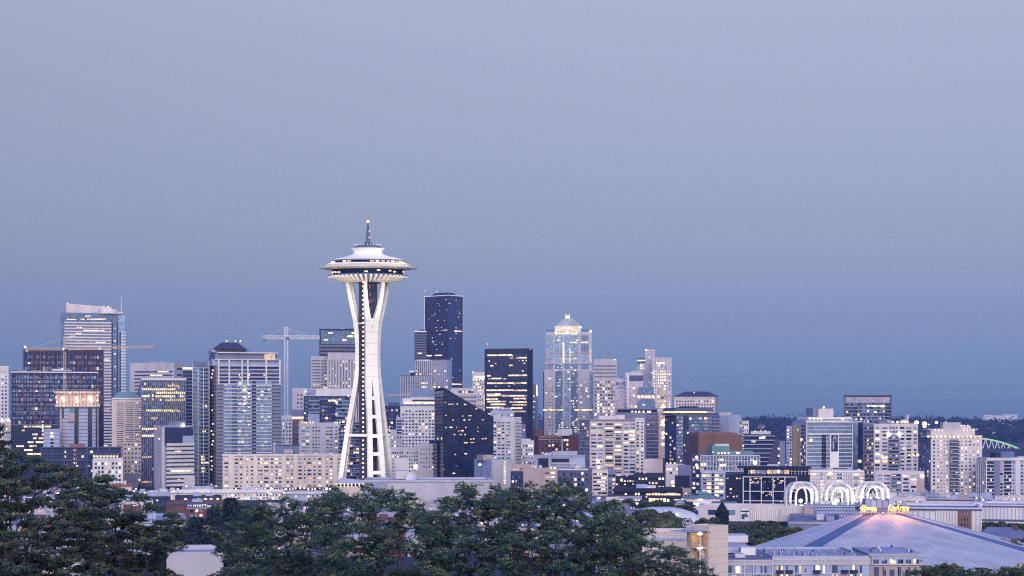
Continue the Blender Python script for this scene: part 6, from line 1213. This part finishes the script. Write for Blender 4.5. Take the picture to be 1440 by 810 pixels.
    for k in range(10):
        u, v = rng.uniform(.05, .9), rng.uniform(.1, .9); m = MB(); c.prism(m, u, u + .03, v, v + .04, c.zt + .3, c.zt + rng.uniform(.5, .9), rng.choice(('slate', 'steel', 'pale'))); m.build('roof_vent', c.root)
    c.done()
    e = B('apartment_block', 'brick apartment block with a lavender top storey in front of the arena roof', 'apartment building', 372, 1222, 1296, 781, 'tan', xc=1224, th=3, deep=20, units=0, cap=None) if 0 else B('apartment_block', 'brick apartment block with a lavender top storey in front of the arena roof', 'apartment building', 372, 1222, 1296, 781, 'tan', th=-1, deep=20, units=0, cap=None)
    f = e.F; fu = f.u; f.part('upper_wall', fu(1226), 1, 781.5, 793, 'lavender', .2); f.lines(fu(1224), 1, 782, 793.5, 2, .16, 'pale', .4, 'trim_lines'); f.fins(fu(1227), 1, 781.5, 786, 7, .12, 'pale', .3, 'trim_posts')
    for k, x in enumerate((1227.5, 1239.5, 1251, 1262, 1273, 1284)): f.grid(fu(x), fu(x + 8), 786.5, 792.5, 2, 1, .92, .95, 1 if k == 2 else .05, ('gteal', 'gblue', 'gdark'), ('litwarm',), out=.25)
    for k, x in enumerate((1229, 1241, 1251, 1262.5, 1273, 1286)): f.grid(fu(x), fu(x + (7 if k % 2 == 0 else 5)), 797, 810, 2, 1, .9, .95, .05, ('gdark', 'gblue'), out=.06); f.part('window_frame', fu(x - .4), fu(x + (7.4 if k % 2 == 0 else 5.4)), 796.5, 797, 'cream', .15)
    mb = MB(); e.prism(mb, -.01, 1.01, -.03, 1, e.zt, e.zt + .35, 'roofpale'); e.prism(mb, .97, 1.1, -.05, .2, e.zt - .9, e.zt - .75, 'steel'); mb.build('roof', e.root)
    for k in range(8):
        u, v = rng.uniform(.05, .9), rng.uniform(.1, .9); m = MB(); e.prism(m, u, u + .03, v, v + .05, e.zt + .35, e.zt + rng.uniform(.6, 1.0), rng.choice(('slate', 'steel', 'pale'))); m.build('roof_vent', e.root)
    e.done()
flats()

# ------------------------------------------------------------------ cranes
def crane(label, d, x, yb, yj, xl, xr, ya, mat='craneW', wpx=4, lamps=(), yr=None, solid=False):
    s = d / F; yr = yj if yr is None else yr; r = thing('tower_crane', label, 'crane', (px(x, 0, d).x, d, 0)); ox = r.location.x
    def P(xx, y, o=0): return (px(xx, y, d).x - ox, o, zpx(y, d))
    def truss(a, b_, w, name, n):
        m = MB(); a, b_ = Vector(a), Vector(b_); ax = (b_ - a).normalized(); u = Vector((0, 1, 0)); v = ax.cross(u).normalized(); t = w * .13
        C = [(u * p + v * q) * w / 2 for p, q in ((-1, -1), (1, -1), (1, 1), (-1, 1))]
        for c in C: m.bar(a + c, b_ + c, t, mat)
        for i in range(n):
            p = a.lerp(b_, i / n); q = a.lerp(b_, (i + 1) / n)
            for k in range(4): m.bar(p + C[k], q + C[(k + 1) % 4], t * .7, mat); m.bar(q + C[k], q + C[(k + 1) % 4], t * .7, mat)
        return m.build(name, r)
    zb = 0 if yb is None else zpx(yb, d)
    ztop = zpx(yj, d); n = int((ztop - zb) / (wpx * s * 1.3)) + 1
    truss((0, 0, zb), (0, 0, ztop), wpx * s * .8, 'mast', n)
    wj = wpx * s * .75
    truss(P(x, yj), P(xr, yr), wj, 'jib', max(8, int(abs(xr - x) / 3))); truss(P(x, yj), P(xl, yj), wj, 'counter_jib', max(5, int(abs(xl - x) / 3)))
    truss(P(x, yj), P(x, ya), wj * 1.1, 'tower_head', 5)
    m = MB()
    for tx in (xl * .9 + x * .1, x + (xr - x) * .45, x + (xr - x) * .75): 
        yy = yj + (yr - yj) * ((tx - x) / (xr - x)) if (tx - x) * (xr - x) > 0 else yj
        m.bar(P(x, ya), P(tx, yy - .6), .14, 'steel')
    m.build('tie_cables', r)
    m = MB(); c = P(xl + (4 if x > xl else -4) * .6, yj + 1.6); m.box(c[0] - 2.0 * s, c[0] + 2.0 * s, -1.5, 1.5, c[2] - 2.6 * s, c[2] + 1.5 * s, 'slate' if mat == 'craneW' else 'tan'); m.build('counterweight', r)
    m = MB(); c = P(x + 2.4, yj + 1.5); m.box(c[0] - 1.6 * s, c[0] + 1.8 * s, -2.2, 1, c[2] - 1.2 * s, c[2] + 1.2 * s, 'gnavy'); m.build('cab', r)
    m = MB(); c = P(x, yj); m.box(-2.6 * s, 2.6 * s, -1.8, 1.8, c[2] - .9 * s, c[2] - .1 * s, 'slate'); m.build('slewing_ring', r)
    for (xx, yy, rr, mt) in lamps: m = MB(); m.ball((0, 0, 0), rr, mt); m.build('crane_lamp', r, P(xx, yy, -1.5))
    return r
crane('white tower crane with a dark counterweight left of the white tower', 1610, 402.5, 640, 474.5, 370, 449, 460, 'craneW', 6)
crane('tan tower crane rising from the floodlit concrete core, its long jib reaching right', 1515, 91, 549, 491, 36, 215, 475, 'craneO', 3.8, ((36, 488, 1.1, 'litcream'), (90, 491, .9, 'litcream'), (141, 490, .7, 'litcream')), 487.5)
crane('orange tower crane with lit mast in front of the dark balcony block at right', 1470, 929, 680, 558, 897, 944, 545, 'craneO', 6, tuple((x, 558, 1.2, 'litcream') for x in (898, 903, 908, 913, 918, 926)) + tuple((932, y, 1.5, 'litcream') for y in (571, 592, 597, 609, 615, 625)))
crane('thin pale crane jib with a red tip far behind, right of the white tower', 1900, 610, 620, 555.5, 618, 545, 551, 'craneO', 2.5)

# ------------------------------------------------------------------ stadium arch, far hospital, far lights, wooded ridge
def stadium():
    d = 3300.0; s = d / F; r = thing('stadium_roof', 'stadium roof hung from a long green lit white truss arch, far right', 'stadium', (px(1375, 0, d).x, d, 0)); ox = r.location.x
    P = lambda x, y, o=0: (px(x, y, d).x - ox, o, zpx(y, d)); top = []; bot = []; N = 46
    for k in range(N + 1):
        t = k / N; x = 1262 + (1452 - 1262) * t; y = 645 - (645 - 616.5) * math.sin(math.pi * min(1, t)) ** .8 if False else 650 - 34 * (1 - (2 * (x - 1366) / 200) ** 2) if True else 0
        top.append(P(x, y)); tt = 1.5 + 12.5 * max(0, 1 - (2 * (x - 1366) / 200) ** 2) ** .6; bot.append(P(x, y + tt * 1.05))
    m = MB(); m.tube(top, [1.7] * len(top), 'litgreen2', 6); m.build('arch_chord', r)
    m = MB(); m.tube(bot, [.7] * len(bot), 'white', 5); 
    for k in range(N): 
        a, b_ = (top[k], bot[k + 1]) if k % 2 == 0 else (bot[k], top[k + 1]); m.bar(a, b_, 1.35, 'white')
    m.build('truss', r)
    m = MB(); a = P(1280, 641); b_ = P(1450, 641)
    rows = 6
    for i in range(rows):
        y0 = 640 - 7 * math.sin(math.pi * i / rows / 1.3); 
    for i in range(10):
        x0, x1 = 1290 + 15 * i, 1290 + 15 * (i + 1) - .3; ya, yb = 645 - 8 * math.sin(math.pi * (i + .0) / 10), 645 - 8 * math.sin(math.pi * (i + 1) / 10)
        q = [P(x0, 652, 0), P(x1, 652, 0), P(x1, 652, 90), P(x0, 652, 90), P(x0, ya, 5), P(x1, yb, 5), P(x1, yb - 2, 90), P(x0, ya - 2, 90)]; m.hull8(q, 'bluewall')
    m.build('roof_panels', r); m = MB(); m.box(P(1285, 0)[0], P(1450, 0)[0], 10, 80, 0, zpx(652, d), 'slate'); m.build('stand_wall', r)
lit('litgreen2', (.45, .95, .50), .8, lo=.85, hi=1.1)
stadium()
d = 7600.0; b = thing('hospital_complex', 'far pale hospital blocks on the wooded ridge at the right edge', 'hospital', (px(1404, 0, d).x, d, 40)); s_ = d / F
for i, (x0, x1, y0) in enumerate(((1377, 1384, 587.4), (1383, 1396, 583.5), (1396, 1410, 584.5), (1410, 1431, 583))):
    m = MB(); m.box(px(x0, 0, d).x - b.location.x, px(x1 - .2, 0, d).x - b.location.x, 0, 40, -30, zpx(y0, d) - 40, 'white'); o = m.build('wing', b)
    for k in range(3):
        m = MB(); m.box(px(x0 + .8, 0, d).x - b.location.x, px(x1 - 1, 0, d).x - b.location.x, -1, 0, zpx(y0 + 2.2 + 2.4 * k, d) - 40, zpx(y0 + 1.2 + 2.4 * k, d) - 40, 'lavender'); m.build('window_band', b)
m = MB(); m.box(px(1399, 0, d).x - b.location.x, px(1402, 0, d).x - b.location.x, -4, 0, zpx(595, d) - 40, zpx(584, d) - 40, 'pale'); m.build('stair_tower', b)
far_l = [(1289, 594, 9, 4300), (1300, 595.5, 9, 4300), (1300, 599.5, 7, 4300), (1317, 594.2, 6, 4300), (1306, 597, 4, 4300), (1265, 594, 4, 4300), (1330, 593.5, 3, 4300), (1392, 594.5, 4.5, 6000), (1404, 592.8, 4, 6000), (1414, 603, 5, 5200), (1418, 602.6, 4, 5200), (1422, 615, 4, 4900), (1435, 617, 3.5, 4900), (1433, 594, 6, 6000), (1436, 595.5, 4, 6000), (1112, 617, 3, 4300), (1384, 608, 3, 5000), (1408, 609, 2.5, 5000), (1052, 611, 3, 4600), (1074, 609, 2.5, 4600), (1430, 606, 2.5, 5200)]
for i, (x, y, r_, d) in enumerate(far_l):
    gz = ground_z(px(x, 0, d).x, d); z = zpx(y, d); m = MB(); m.ball((0, 0, 0), r_ * .62, 'flood' if r_ > 4 else 'litcream', 8, .7); m.bar((0, 0, -.5), (0, 0, min(gz - z, -3) - 1), .6, 'slate')
    o = m.build('street_lamp', None, (px(x, 0, d).x, d, z)); tag(o, 'tiny bright lamp far off on the dark wooded hillside', 'lamp', 'far lamps on the hillside')
hs = []
for i in range(70):
    x = nrng.uniform(1045, 1440); d = nrng.uniform(4200, 6000)
    if 1120 < x < 1250: continue
    wx = px(x, 0, d).x; gz = ground_z(wx, d)
    if HY - (gz - CZ) / d * F < 594: continue
    w_, h_ = nrng.uniform(6, 14), nrng.uniform(4, 8)
    m = MB(); m.box(-w_, w_, -6, 6, -2, h_, rng.choice(('lavender', 'pink', 'grey', 'pale', 'mauve'))); t = thing('far_house', 'small house far off among the trees of the wooded hillside', 'house', (wx, d, gz), 'far houses on the hillside'); m.build('wall', t)
    m = MB(); m.hull8([(-w_ - 1, -7, h_), (w_ + 1, -7, h_), (w_ + 1, 7, h_), (-w_ - 1, 7, h_), (-w_, -.5, h_ + 3), (w_, -.5, h_ + 3), (w_, .5, h_ + 3), (-w_, .5, h_ + 3)], 'roofdark'); m.build('roof', t)
# far wood on the hills: leaf clumps on the slope, ragged at the ridge
pts = []; tn = []
for _ in range(5200):
    d = nrng.uniform(3900, 6600); x = nrng.uniform(-1 if rng.random() < .25 else .1, 1) * .31 * d; gz = ground_z(x, d); h = nrng.uniform(5, 17) * (1.25 if 5600 < d else 1); rr = nrng.uniform(4, 9)
    n = 7; q = nrng.normal(0, 1, (n, 3)) * np.array([rr * .5, rr * .5, h * .32]) + np.array([x, d, gz + h * .55]); pts.append(q); tn.append(np.full(n, nrng.uniform(0, .6)))
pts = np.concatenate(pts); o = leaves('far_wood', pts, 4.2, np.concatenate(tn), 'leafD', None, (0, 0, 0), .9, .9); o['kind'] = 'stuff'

# small flat blocks that fill the low ground between the streets
fr = random.Random(5)
for (x0_, x1_, d_) in ((1244, 1300, 1160), (1380, 1450, 1120), (1140, 1240, 1150), (1300, 1380, 1150)):
    x = x0_
    while x < x1_:
        wp = fr.uniform(12, 24); h = fr.uniform(3, 5); top = HY + (CZ - h) / d_ * F; b = B('low_building', 'little pale roofed shop in the low row under the right hand towers', 'building', d_, x, x + wp * .9, top, fr.choice(('lavender', 'cream', 'tan', 'grey', 'pale')), deep=14, units=2, group='little shops under the right hand towers'); b.F.grid(.05, .95, top + 1, top + 5, max(2, int(wp / 4)), 1, .55, .6, .35); b.done(); x += wp
for d in (1270, 1190, 1120, 1050, 985, 920, 860, 800, 745, 690):
    x = -60 + fr.uniform(0, 30)
    while x < 870 if d > 700 else x < 860:
        wp = fr.uniform(26, 62); h = fr.uniform(2.5, 4.5) if d > 1000 else fr.uniform(4, 9)
        top = HY + (CZ - h) / d * F
        if 505 < x < 700 and d > 1000: x += wp; continue
        if 225 < x + wp and x < 515 and d > 1075: x += wp; continue
        if 225 < x + wp and x < 335 and d < 1070 and top < 735: x += wp; continue
        if x > 470 and d < 1000 and x < 520: pass
        mt = fr.choice(('roofgrey', 'lavender', 'grey', 'pink', 'cream', 'tan', 'mauve', 'slate', 'slate', 'brick', 'plum'))
        b = B('low_building', 'small flat roofed block among the low roofs behind the leafy trees', 'building', d, x, x + wp * .93, top, mt, deep=fr.uniform(16, 34), units=fr.randrange(1, 4), roof=fr.choice(('roofpale', 'roofgrey', 'roofgrey', 'slate', 'slate')), group='low flat blocks behind the leafy trees')
        b.F.grid(.05, .95, top + 1.2, top + 5.5, int(wp / 5), 1, .55, .6, .15); b.done(); x += wp

for i in range(95):
    d = fr.uniform(880, 1240); x = fr.uniform(-20, 1010); z = fr.uniform(5, 9.5)
    if 505 < x < 700: continue
    wx = px(x, 0, d).x; m = MB(); m.ball((0, 0, z), fr.uniform(.35, .85), fr.choice(('litcream', 'litwarm', 'flood', 'litwhite')), 8, .8); m.tube([(0, 0, -1), (0, 0, z)], [.12, .08], 'slate', 5)
    o = m.build('street_lamp', None, (wx, d, ground_z(wx, d))); tag(o, 'small glowing lamp post among the low roofs below the skyline', 'lamp', 'lamps among the low roofs')

# ================================================================== trees
def limb(m, a, b, r0, r1, mat, bend=.12, n=5):
    a = Vector(a); b = Vector(b); L = (b - a).length; off = Vector((rng.uniform(-1, 1), rng.uniform(-1, 1), rng.uniform(-.3, .9))) * L * bend
    P = [a.lerp(b, t) + off * math.sin(math.pi * t) for t in [i / n for i in range(n + 1)]]
    m.tube(P, [r0 + (r1 - r0) * i / n for i in range(n + 1)], mat, 5, False); return P
# park trees, mid distance
def park_proto(kind, seed):
    r = np.random.default_rng(seed); h = 15.0; rad = 6.2
    t = thing('park_tree', None, None, (0, 0, -500)); 
    m = MB(); m.tube([(0, 0, -1), (0.1, 0, 3), (.2, .1, 7)], [.5, .38, .25], 'bark', 7)
    cl = []; n = 16
    for i in range(n):
        a = r.uniform(0, 6.28); e = r.uniform(-.35, 1); q = np.array([math.cos(a) * rad * .72 * math.sqrt(max(0, 1 - e * e * .8)), math.sin(a) * rad * .72 * math.sqrt(max(0, 1 - e * e * .8)), h * .62 + e * h * .3]); cl.append(q)
        limb(m, (0, 0, 4), tuple(q), .22, .05, 'bark')
    m.build('trunk', t); P = []; TN = []
    for q in cl:
        k = 130; s = r.normal(0, 1, (k, 3)); s /= np.linalg.norm(s, axis=1)[:, None]; s *= (r.uniform(.55, 1.05, k) * r.uniform(2.2, 3.2))[:, None]; s[:, 2] *= .62
        P.append(q + s); TN.append(np.clip(r.normal(.42 + r.uniform(-.15, .15), .16, k) + .12 * s[:, 2], 0, 1))  # upper leaves of each clump painted lighter, as if sunlit
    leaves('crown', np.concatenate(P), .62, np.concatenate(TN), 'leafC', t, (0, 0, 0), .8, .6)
    return t
protos = [park_proto(0, s) for s in (1, 2, 3, 4)]
def copy_tree(src, loc, rz, sc, label, cat, group):
    c = src.copy(); COL.objects.link(c); c.location = loc; c.rotation_euler = (0, 0, rz); c.scale = (sc[0], sc[0], sc[1]); tag(c, label, cat, group)
    for ch in list(src.children):
        k = ch.copy(); COL.objects.link(k); k.parent = c
    return c
GL = 'round dark green park tree in the grove below the skyline'
spots = []
def row(x0, x1, yt0, yt1, d, step, h=14):
    x = x0
    while x < x1:
        t = (x - x0) / (x1 - x0); spots.append((x + rng.uniform(-3, 3), yt0 + (yt1 - yt0) * t + rng.uniform(-2.5, 3), d + rng.uniform(-14, 14))); x += step * rng.uniform(.8, 1.2)
row(868, 985, 703, 712, 1010, 17); row(900, 926, 716, 716, 852, 11); row(868, 890, 726, 730, 850, 18); row(932, 950, 726, 728, 850, 16); row(905, 1010, 734, 728, 800, 18); row(905, 1120, 746, 742, 735, 20); row(1000, 1100, 738, 733, 800, 19); row(900, 1110, 760, 756, 660, 22); row(1030, 1060, 772, 774, 600, 20)
row(1086, 1124, 733, 735, 880, 14); row(1110, 1136, 741, 741, 770, 13)
row(1332, 1440, 741, 768, 700, 15); row(1395, 1440, 737, 733, 800, 16); row(1385, 1400, 735, 738, 830, 12); row(1418, 1446, 762, 768, 640, 14); row(1340, 1352, 738, 740, 800, 12)
row(314, 360, 700, 706, 700, 12); row(1300, 1350, 800, 802, 420, 14)
row(880, 930, 704, 709, 1060, 15)
FX = [868, 885, 905, 920, 935, 950, 965, 982, 1000, 1040, 1056, 1100, 1135]; FY = [716, 722, 737, 722, 715, 724, 735, 737, 742, 740, 737, 737, 743]
for d in range(890, 600, -26):
    x = 866 + rng.uniform(0, 8)
    while x < 1138:
        y = np.interp(x, FX, FY) + rng.uniform(0, 5) + (890 - d) * .085
        if not (x > 1045 and d < 735): spots.append((x, y, d))
        x += rng.uniform(9, 15)
for d in (1180, 1130, 1085):
    x = 866
    while x < 975: spots.append((x, 703 + rng.uniform(0, 5), d - rng.uniform(0, 30))); x += rng.uniform(8, 13)
for d in (800, 765, 730, 690, 655):
    x = 1382 if d > 740 else 1330
    while x < 1450:
        y = 736 + (800 - d) * .16 + rng.uniform(0, 6) + (0 if x > 1385 or d < 740 else 10)
        if not (1384 < x < 1446 and d < 725 and y < 766): spots.append((x, y, d))
        x += rng.uniform(10, 15)
for (x, y, d) in spots:
    wx = px(x, 0, d).x; gz = ground_z(wx, d); H = zpx(y, d) - gz
    if H < 2.5: continue
    H = min(H, 19)
    w = min(max(H / 15, .55), 1.25) * rng.uniform(.9, 1.15); copy_tree(rng.choice(protos), (wx, d, gz), rng.uniform(0, 6.28), (w, H / 14.6), GL, 'tree', 'park trees between the roofs')
for p in protos:
    for ch in list(p.children): bpy.data.objects.remove(ch)
    bpy.data.objects.remove(p)
def conifer(x, yt, d, wpx, label, round_=False):
    s = d / F; wx = px(x, 0, d).x; gz = ground_z(wx, d); H = zpx(yt, d) - gz; t = thing('conifer_tree', label, 'tree', (wx, d, gz), 'dark evergreens behind the peach building' if 'peach coloured building' in label else None); m = MB(); m.tube([(0, 0, -1), (0, 0, H * .95)], [.5, .06], 'bark', 6); m.build('trunk', t)
    n = 3200; u = nrng.uniform(0, 1, n) ** .8; a = nrng.uniform(0, 6.28, n); r_ = wpx * s / 2 * np.clip(1.25 * np.sin(np.pi * np.clip(u, 0, 1) ** .75), .03, 1) * nrng.uniform(.6, 1.08, n); r_ = np.where(u < .3, wpx * s / 2 * nrng.uniform(.6, 1.05, n), r_)
    if round_: r_ = wpx * s / 2 * np.sqrt(np.clip(1 - (u * 1.02 - .1) ** 3, .02, 1)) * nrng.uniform(.55, 1.12, n)
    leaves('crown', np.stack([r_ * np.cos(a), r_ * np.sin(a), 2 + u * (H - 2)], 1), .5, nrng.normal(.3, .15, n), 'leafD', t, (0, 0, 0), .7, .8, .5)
conifer(1015.5, 707, 850, 17, 'tall narrow dark conifer standing in front of the ribbed white hall')
# dark evergreen mass behind the hotel / left of the central trees
for i, (x, y, w_) in enumerate(((325, 701, 34), (343, 712, 30), (300, 716, 30), (276, 728, 34), (255, 742, 34), (312, 738, 34), (340, 745, 30))):
    conifer(x, y, 470 - 14 * i, w_, ('broad dark evergreen right of the brick hotel', 'dark evergreen just right of the broad one by the hotel', 'bushy dark evergreen directly below the hotel sign', 'dark evergreen below the left end of the hotel', 'low dark evergreen above the peach building, far left of its row', 'dark evergreen above the right end of the peach building', 'dark evergreen tucked under the central leafy crowns')[i], True)

for i, (x, y, w_) in enumerate(((232, 752, 30), (247, 746, 30), (264, 752, 34), (281, 746, 30), (298, 750, 30), (318, 748, 34), (336, 752, 30))):
    conifer(x, y, 408 + 3 * (i % 3), w_, 'dark rounded evergreen in the row just behind the peach coloured building', True)

# foreground trees: long bending limbs and sprays of small leaflets
def spray_tree(name, label, d, base_x, crown, mat, leaf, nleaf, bark, flat, tiers=False, zroot=None, seed=1, clump=.42):
    """crown: list of (photo x, photo y, extra distance, size px) where sprays of leaves grow"""
    r = np.random.default_rng(seed); wx = px(base_x, 0, d).x; gz = ground_z(wx, d); t = thing(name, label, 'tree', (wx, d, gz)); o0 = np.array([wx, d, gz])
    m = MB(); C = [np.array(px(x, y, d + e)) - o0 for x, y, e, s in crown]; top = max(c[2] for c in C); fork = max(3.0, top - (9.0 if not tiers else 6.5))
    limb(m, (0, 0, -1), (0, 0, fork), .28, .16, bark, .03)
    idx = list(range(len(C))); r.shuffle(idx); nm = max(5, len(C) // 9); mains = []
    for i in idx[:nm]:
        e = C[i]; mains.append(limb(m, (0, 0, fork * r.uniform(.8, 1)), tuple(e * np.array([.82, .82, 1]) - np.array([0, 0, .4])), .075, .018, bark, .16, 7))
    for i in idx:
        e = Vector(C[i]); best = min(((e - p).length, mi, pi) for mi, M in enumerate(mains) for pi, p in enumerate(M) if pi > 1 and p.z < e.z + .6) if True else None
        p = mains[best[1]][best[2]]; P = limb(m, p, e, .020, .007, bark, .12, 4)
        for _ in range(3): 
            a = P[r.integers(1, 4)]; q = e + Vector(r.normal(0, .34, 3)); limb(m, a, q, .009, .004, bark, .1, 3)
    m.build('trunk', t)
    P = []; TN = []
    for i, (x, y, e, s) in enumerate(crown):
        R_ = s * d / F; k = max(40, int(nleaf * 3.4 * (s / 16) ** 2)); nsub = max(3, int(k / 26))
        sub = r.normal(0, 1, (nsub, 3)); sub /= np.linalg.norm(sub, axis=1)[:, None] + 1e-9; sub *= (r.uniform(.25, 1, nsub) ** .6)[:, None] * R_
        sub[:, 2] *= flat; base = C[i] + sub
        for j in range(nsub):
            kk = int(k / nsub * r.uniform(.6, 1.4)) + 1; ax = r.normal(0, 1, 3); ax[2] = abs(ax[2]) * .3 - (.05 if tiers else .0); ax /= np.linalg.norm(ax)
            L = r.uniform(-.5, .5, kk)[:, None] * R_ * clump * 2 * ax; q = base[j] + L + r.normal(0, 1, (kk, 3)) * R_ * .10 * np.array([1, 1, .6])
            P.append(q); TN.append(np.clip(r.normal(.36 + .42 * (sub[j, 2] / (R_ * flat + 1e-6)) * .6 + r.uniform(-.16, .2), .13, kk), 0, 1))  # tone rises up the clump: light on the tips is painted in
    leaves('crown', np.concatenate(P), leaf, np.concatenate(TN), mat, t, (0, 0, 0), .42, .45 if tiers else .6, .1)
    return t
def fill(xs, ys_top, y_bot, d, step, size, holes=(), seed=1, depth=3.5):
    """scatter clump centres under the crown outline; holes: (x, y, rx, ry)"""
    r = np.random.default_rng(seed); out_ = []; y = min(ys_top) + size * .3
    while y < y_bot:
        x = xs[0]
        while x < xs[-1]:
            yt = np.interp(x, xs, ys_top) + size * .12; X, Y = x + r.uniform(-.5, .5) * step, y + r.uniform(-.5, .5) * step * .7
            if Y > yt and not any(((X - hx) / rx) ** 2 + ((Y - hy) / ry) ** 2 < 1 for hx, hy, rx, ry in holes) and r.random() < .93: out_.append((X, Y, r.uniform(-depth, depth), size * r.uniform(.7, 1.25)))
            x += step
        y += step * .72
    return out_
# central leafy trees, four of them side by side
H = [(612, 716, 10, 9), (540, 730, 20, 8), (505, 752, 16, 7), (590, 758, 10, 8), (640, 736, 8, 12), (735, 738, 14, 6), (700, 768, 10, 8), (800, 742, 12, 5), (660, 790, 12, 8), (560, 790, 16, 7), (445, 775, 14, 7), (480, 715, 9, 5)]
H.append((300, 790, 22, 14))
T1 = fill([318, 345, 372, 400, 425, 450, 470, 480], [752, 716, 706, 700, 704, 690, 684, 700], 820, 104, 13.5, 14, H, 11)
T2 = fill([455, 470, 490, 505, 525, 545, 560, 590, 610, 625], [700, 688, 686, 704, 682, 696, 686, 706, 712, 716], 820, 98, 13.5, 14, H, 12)
T3 = fill([600, 622, 645, 655, 665, 680, 700, 712, 728, 740], [716, 696, 690, 676, 680, 700, 674, 672, 694, 692], 820, 101, 13, 13.5, H, 13)
T4 = fill([715, 732, 745, 765, 785, 800, 815, 835, 855, 875], [696, 680, 676, 690, 676, 672, 690, 708, 704, 722], 820, 97, 13, 13.5, H, 14)
T5 = fill([850, 870, 890, 912, 930, 945, 965, 985, 1008], [722, 722, 738, 742, 762, 764, 780, 790, 806], 826, 93, 13, 13.5, [(868, 748, 9, 6)], 15)
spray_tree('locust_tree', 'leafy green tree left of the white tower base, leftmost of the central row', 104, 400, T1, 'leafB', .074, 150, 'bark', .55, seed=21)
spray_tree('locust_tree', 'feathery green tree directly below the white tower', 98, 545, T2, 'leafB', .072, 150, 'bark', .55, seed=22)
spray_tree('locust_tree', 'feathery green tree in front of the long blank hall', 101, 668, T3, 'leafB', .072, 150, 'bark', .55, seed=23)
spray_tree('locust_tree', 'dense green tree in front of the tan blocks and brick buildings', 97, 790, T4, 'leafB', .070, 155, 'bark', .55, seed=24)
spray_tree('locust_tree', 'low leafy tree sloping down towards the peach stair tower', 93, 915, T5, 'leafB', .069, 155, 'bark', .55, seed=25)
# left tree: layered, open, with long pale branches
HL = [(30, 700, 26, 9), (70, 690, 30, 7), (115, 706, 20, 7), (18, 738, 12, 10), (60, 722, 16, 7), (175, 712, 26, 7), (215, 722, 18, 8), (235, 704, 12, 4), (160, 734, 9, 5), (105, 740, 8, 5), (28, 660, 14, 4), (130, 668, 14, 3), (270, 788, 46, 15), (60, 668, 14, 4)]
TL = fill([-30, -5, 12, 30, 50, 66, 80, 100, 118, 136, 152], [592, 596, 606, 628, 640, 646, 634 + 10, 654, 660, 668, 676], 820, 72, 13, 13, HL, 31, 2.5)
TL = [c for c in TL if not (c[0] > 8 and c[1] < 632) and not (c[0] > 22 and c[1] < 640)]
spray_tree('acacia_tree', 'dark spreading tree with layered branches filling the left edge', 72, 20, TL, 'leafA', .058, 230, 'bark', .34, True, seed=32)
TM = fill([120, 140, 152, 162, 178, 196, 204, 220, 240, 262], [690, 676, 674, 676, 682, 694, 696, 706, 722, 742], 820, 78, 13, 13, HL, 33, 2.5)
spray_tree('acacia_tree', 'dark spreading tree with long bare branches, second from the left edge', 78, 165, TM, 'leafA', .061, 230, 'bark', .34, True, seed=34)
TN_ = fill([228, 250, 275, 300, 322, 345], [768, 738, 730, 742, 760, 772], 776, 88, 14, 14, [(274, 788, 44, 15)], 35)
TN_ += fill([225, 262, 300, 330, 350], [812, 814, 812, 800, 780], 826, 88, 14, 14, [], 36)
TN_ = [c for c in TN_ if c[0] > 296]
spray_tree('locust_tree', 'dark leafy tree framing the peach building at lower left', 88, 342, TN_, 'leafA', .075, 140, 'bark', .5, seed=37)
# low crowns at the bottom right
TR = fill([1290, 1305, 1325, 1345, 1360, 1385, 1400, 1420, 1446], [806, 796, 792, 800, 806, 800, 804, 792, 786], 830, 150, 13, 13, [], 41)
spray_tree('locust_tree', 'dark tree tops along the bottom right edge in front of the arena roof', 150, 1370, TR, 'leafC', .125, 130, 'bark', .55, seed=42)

# ------------------------------------------------------------------ haze
hm = bpy.data.materials.new('haze'); hm.use_nodes = True; n = hm.node_tree.nodes; n.remove(n['Principled BSDF'])
v = n.new('ShaderNodeVolumePrincipled'); v.inputs['Density'].default_value = HAZE; v.inputs['Color'].default_value = (.42, .56, 1.0, 1); v.inputs['Anisotropy'].default_value = .2
hm.node_tree.links.new(v.outputs[0], n['Material Output'].inputs['Volume'])
m = MB(); m.box(-9000, 9000, -700, 26000, -12, 330, 'slate'); o = m.build('haze'); o.data.materials.clear(); o.data.materials.append(hm); o['kind'] = 'stuff'
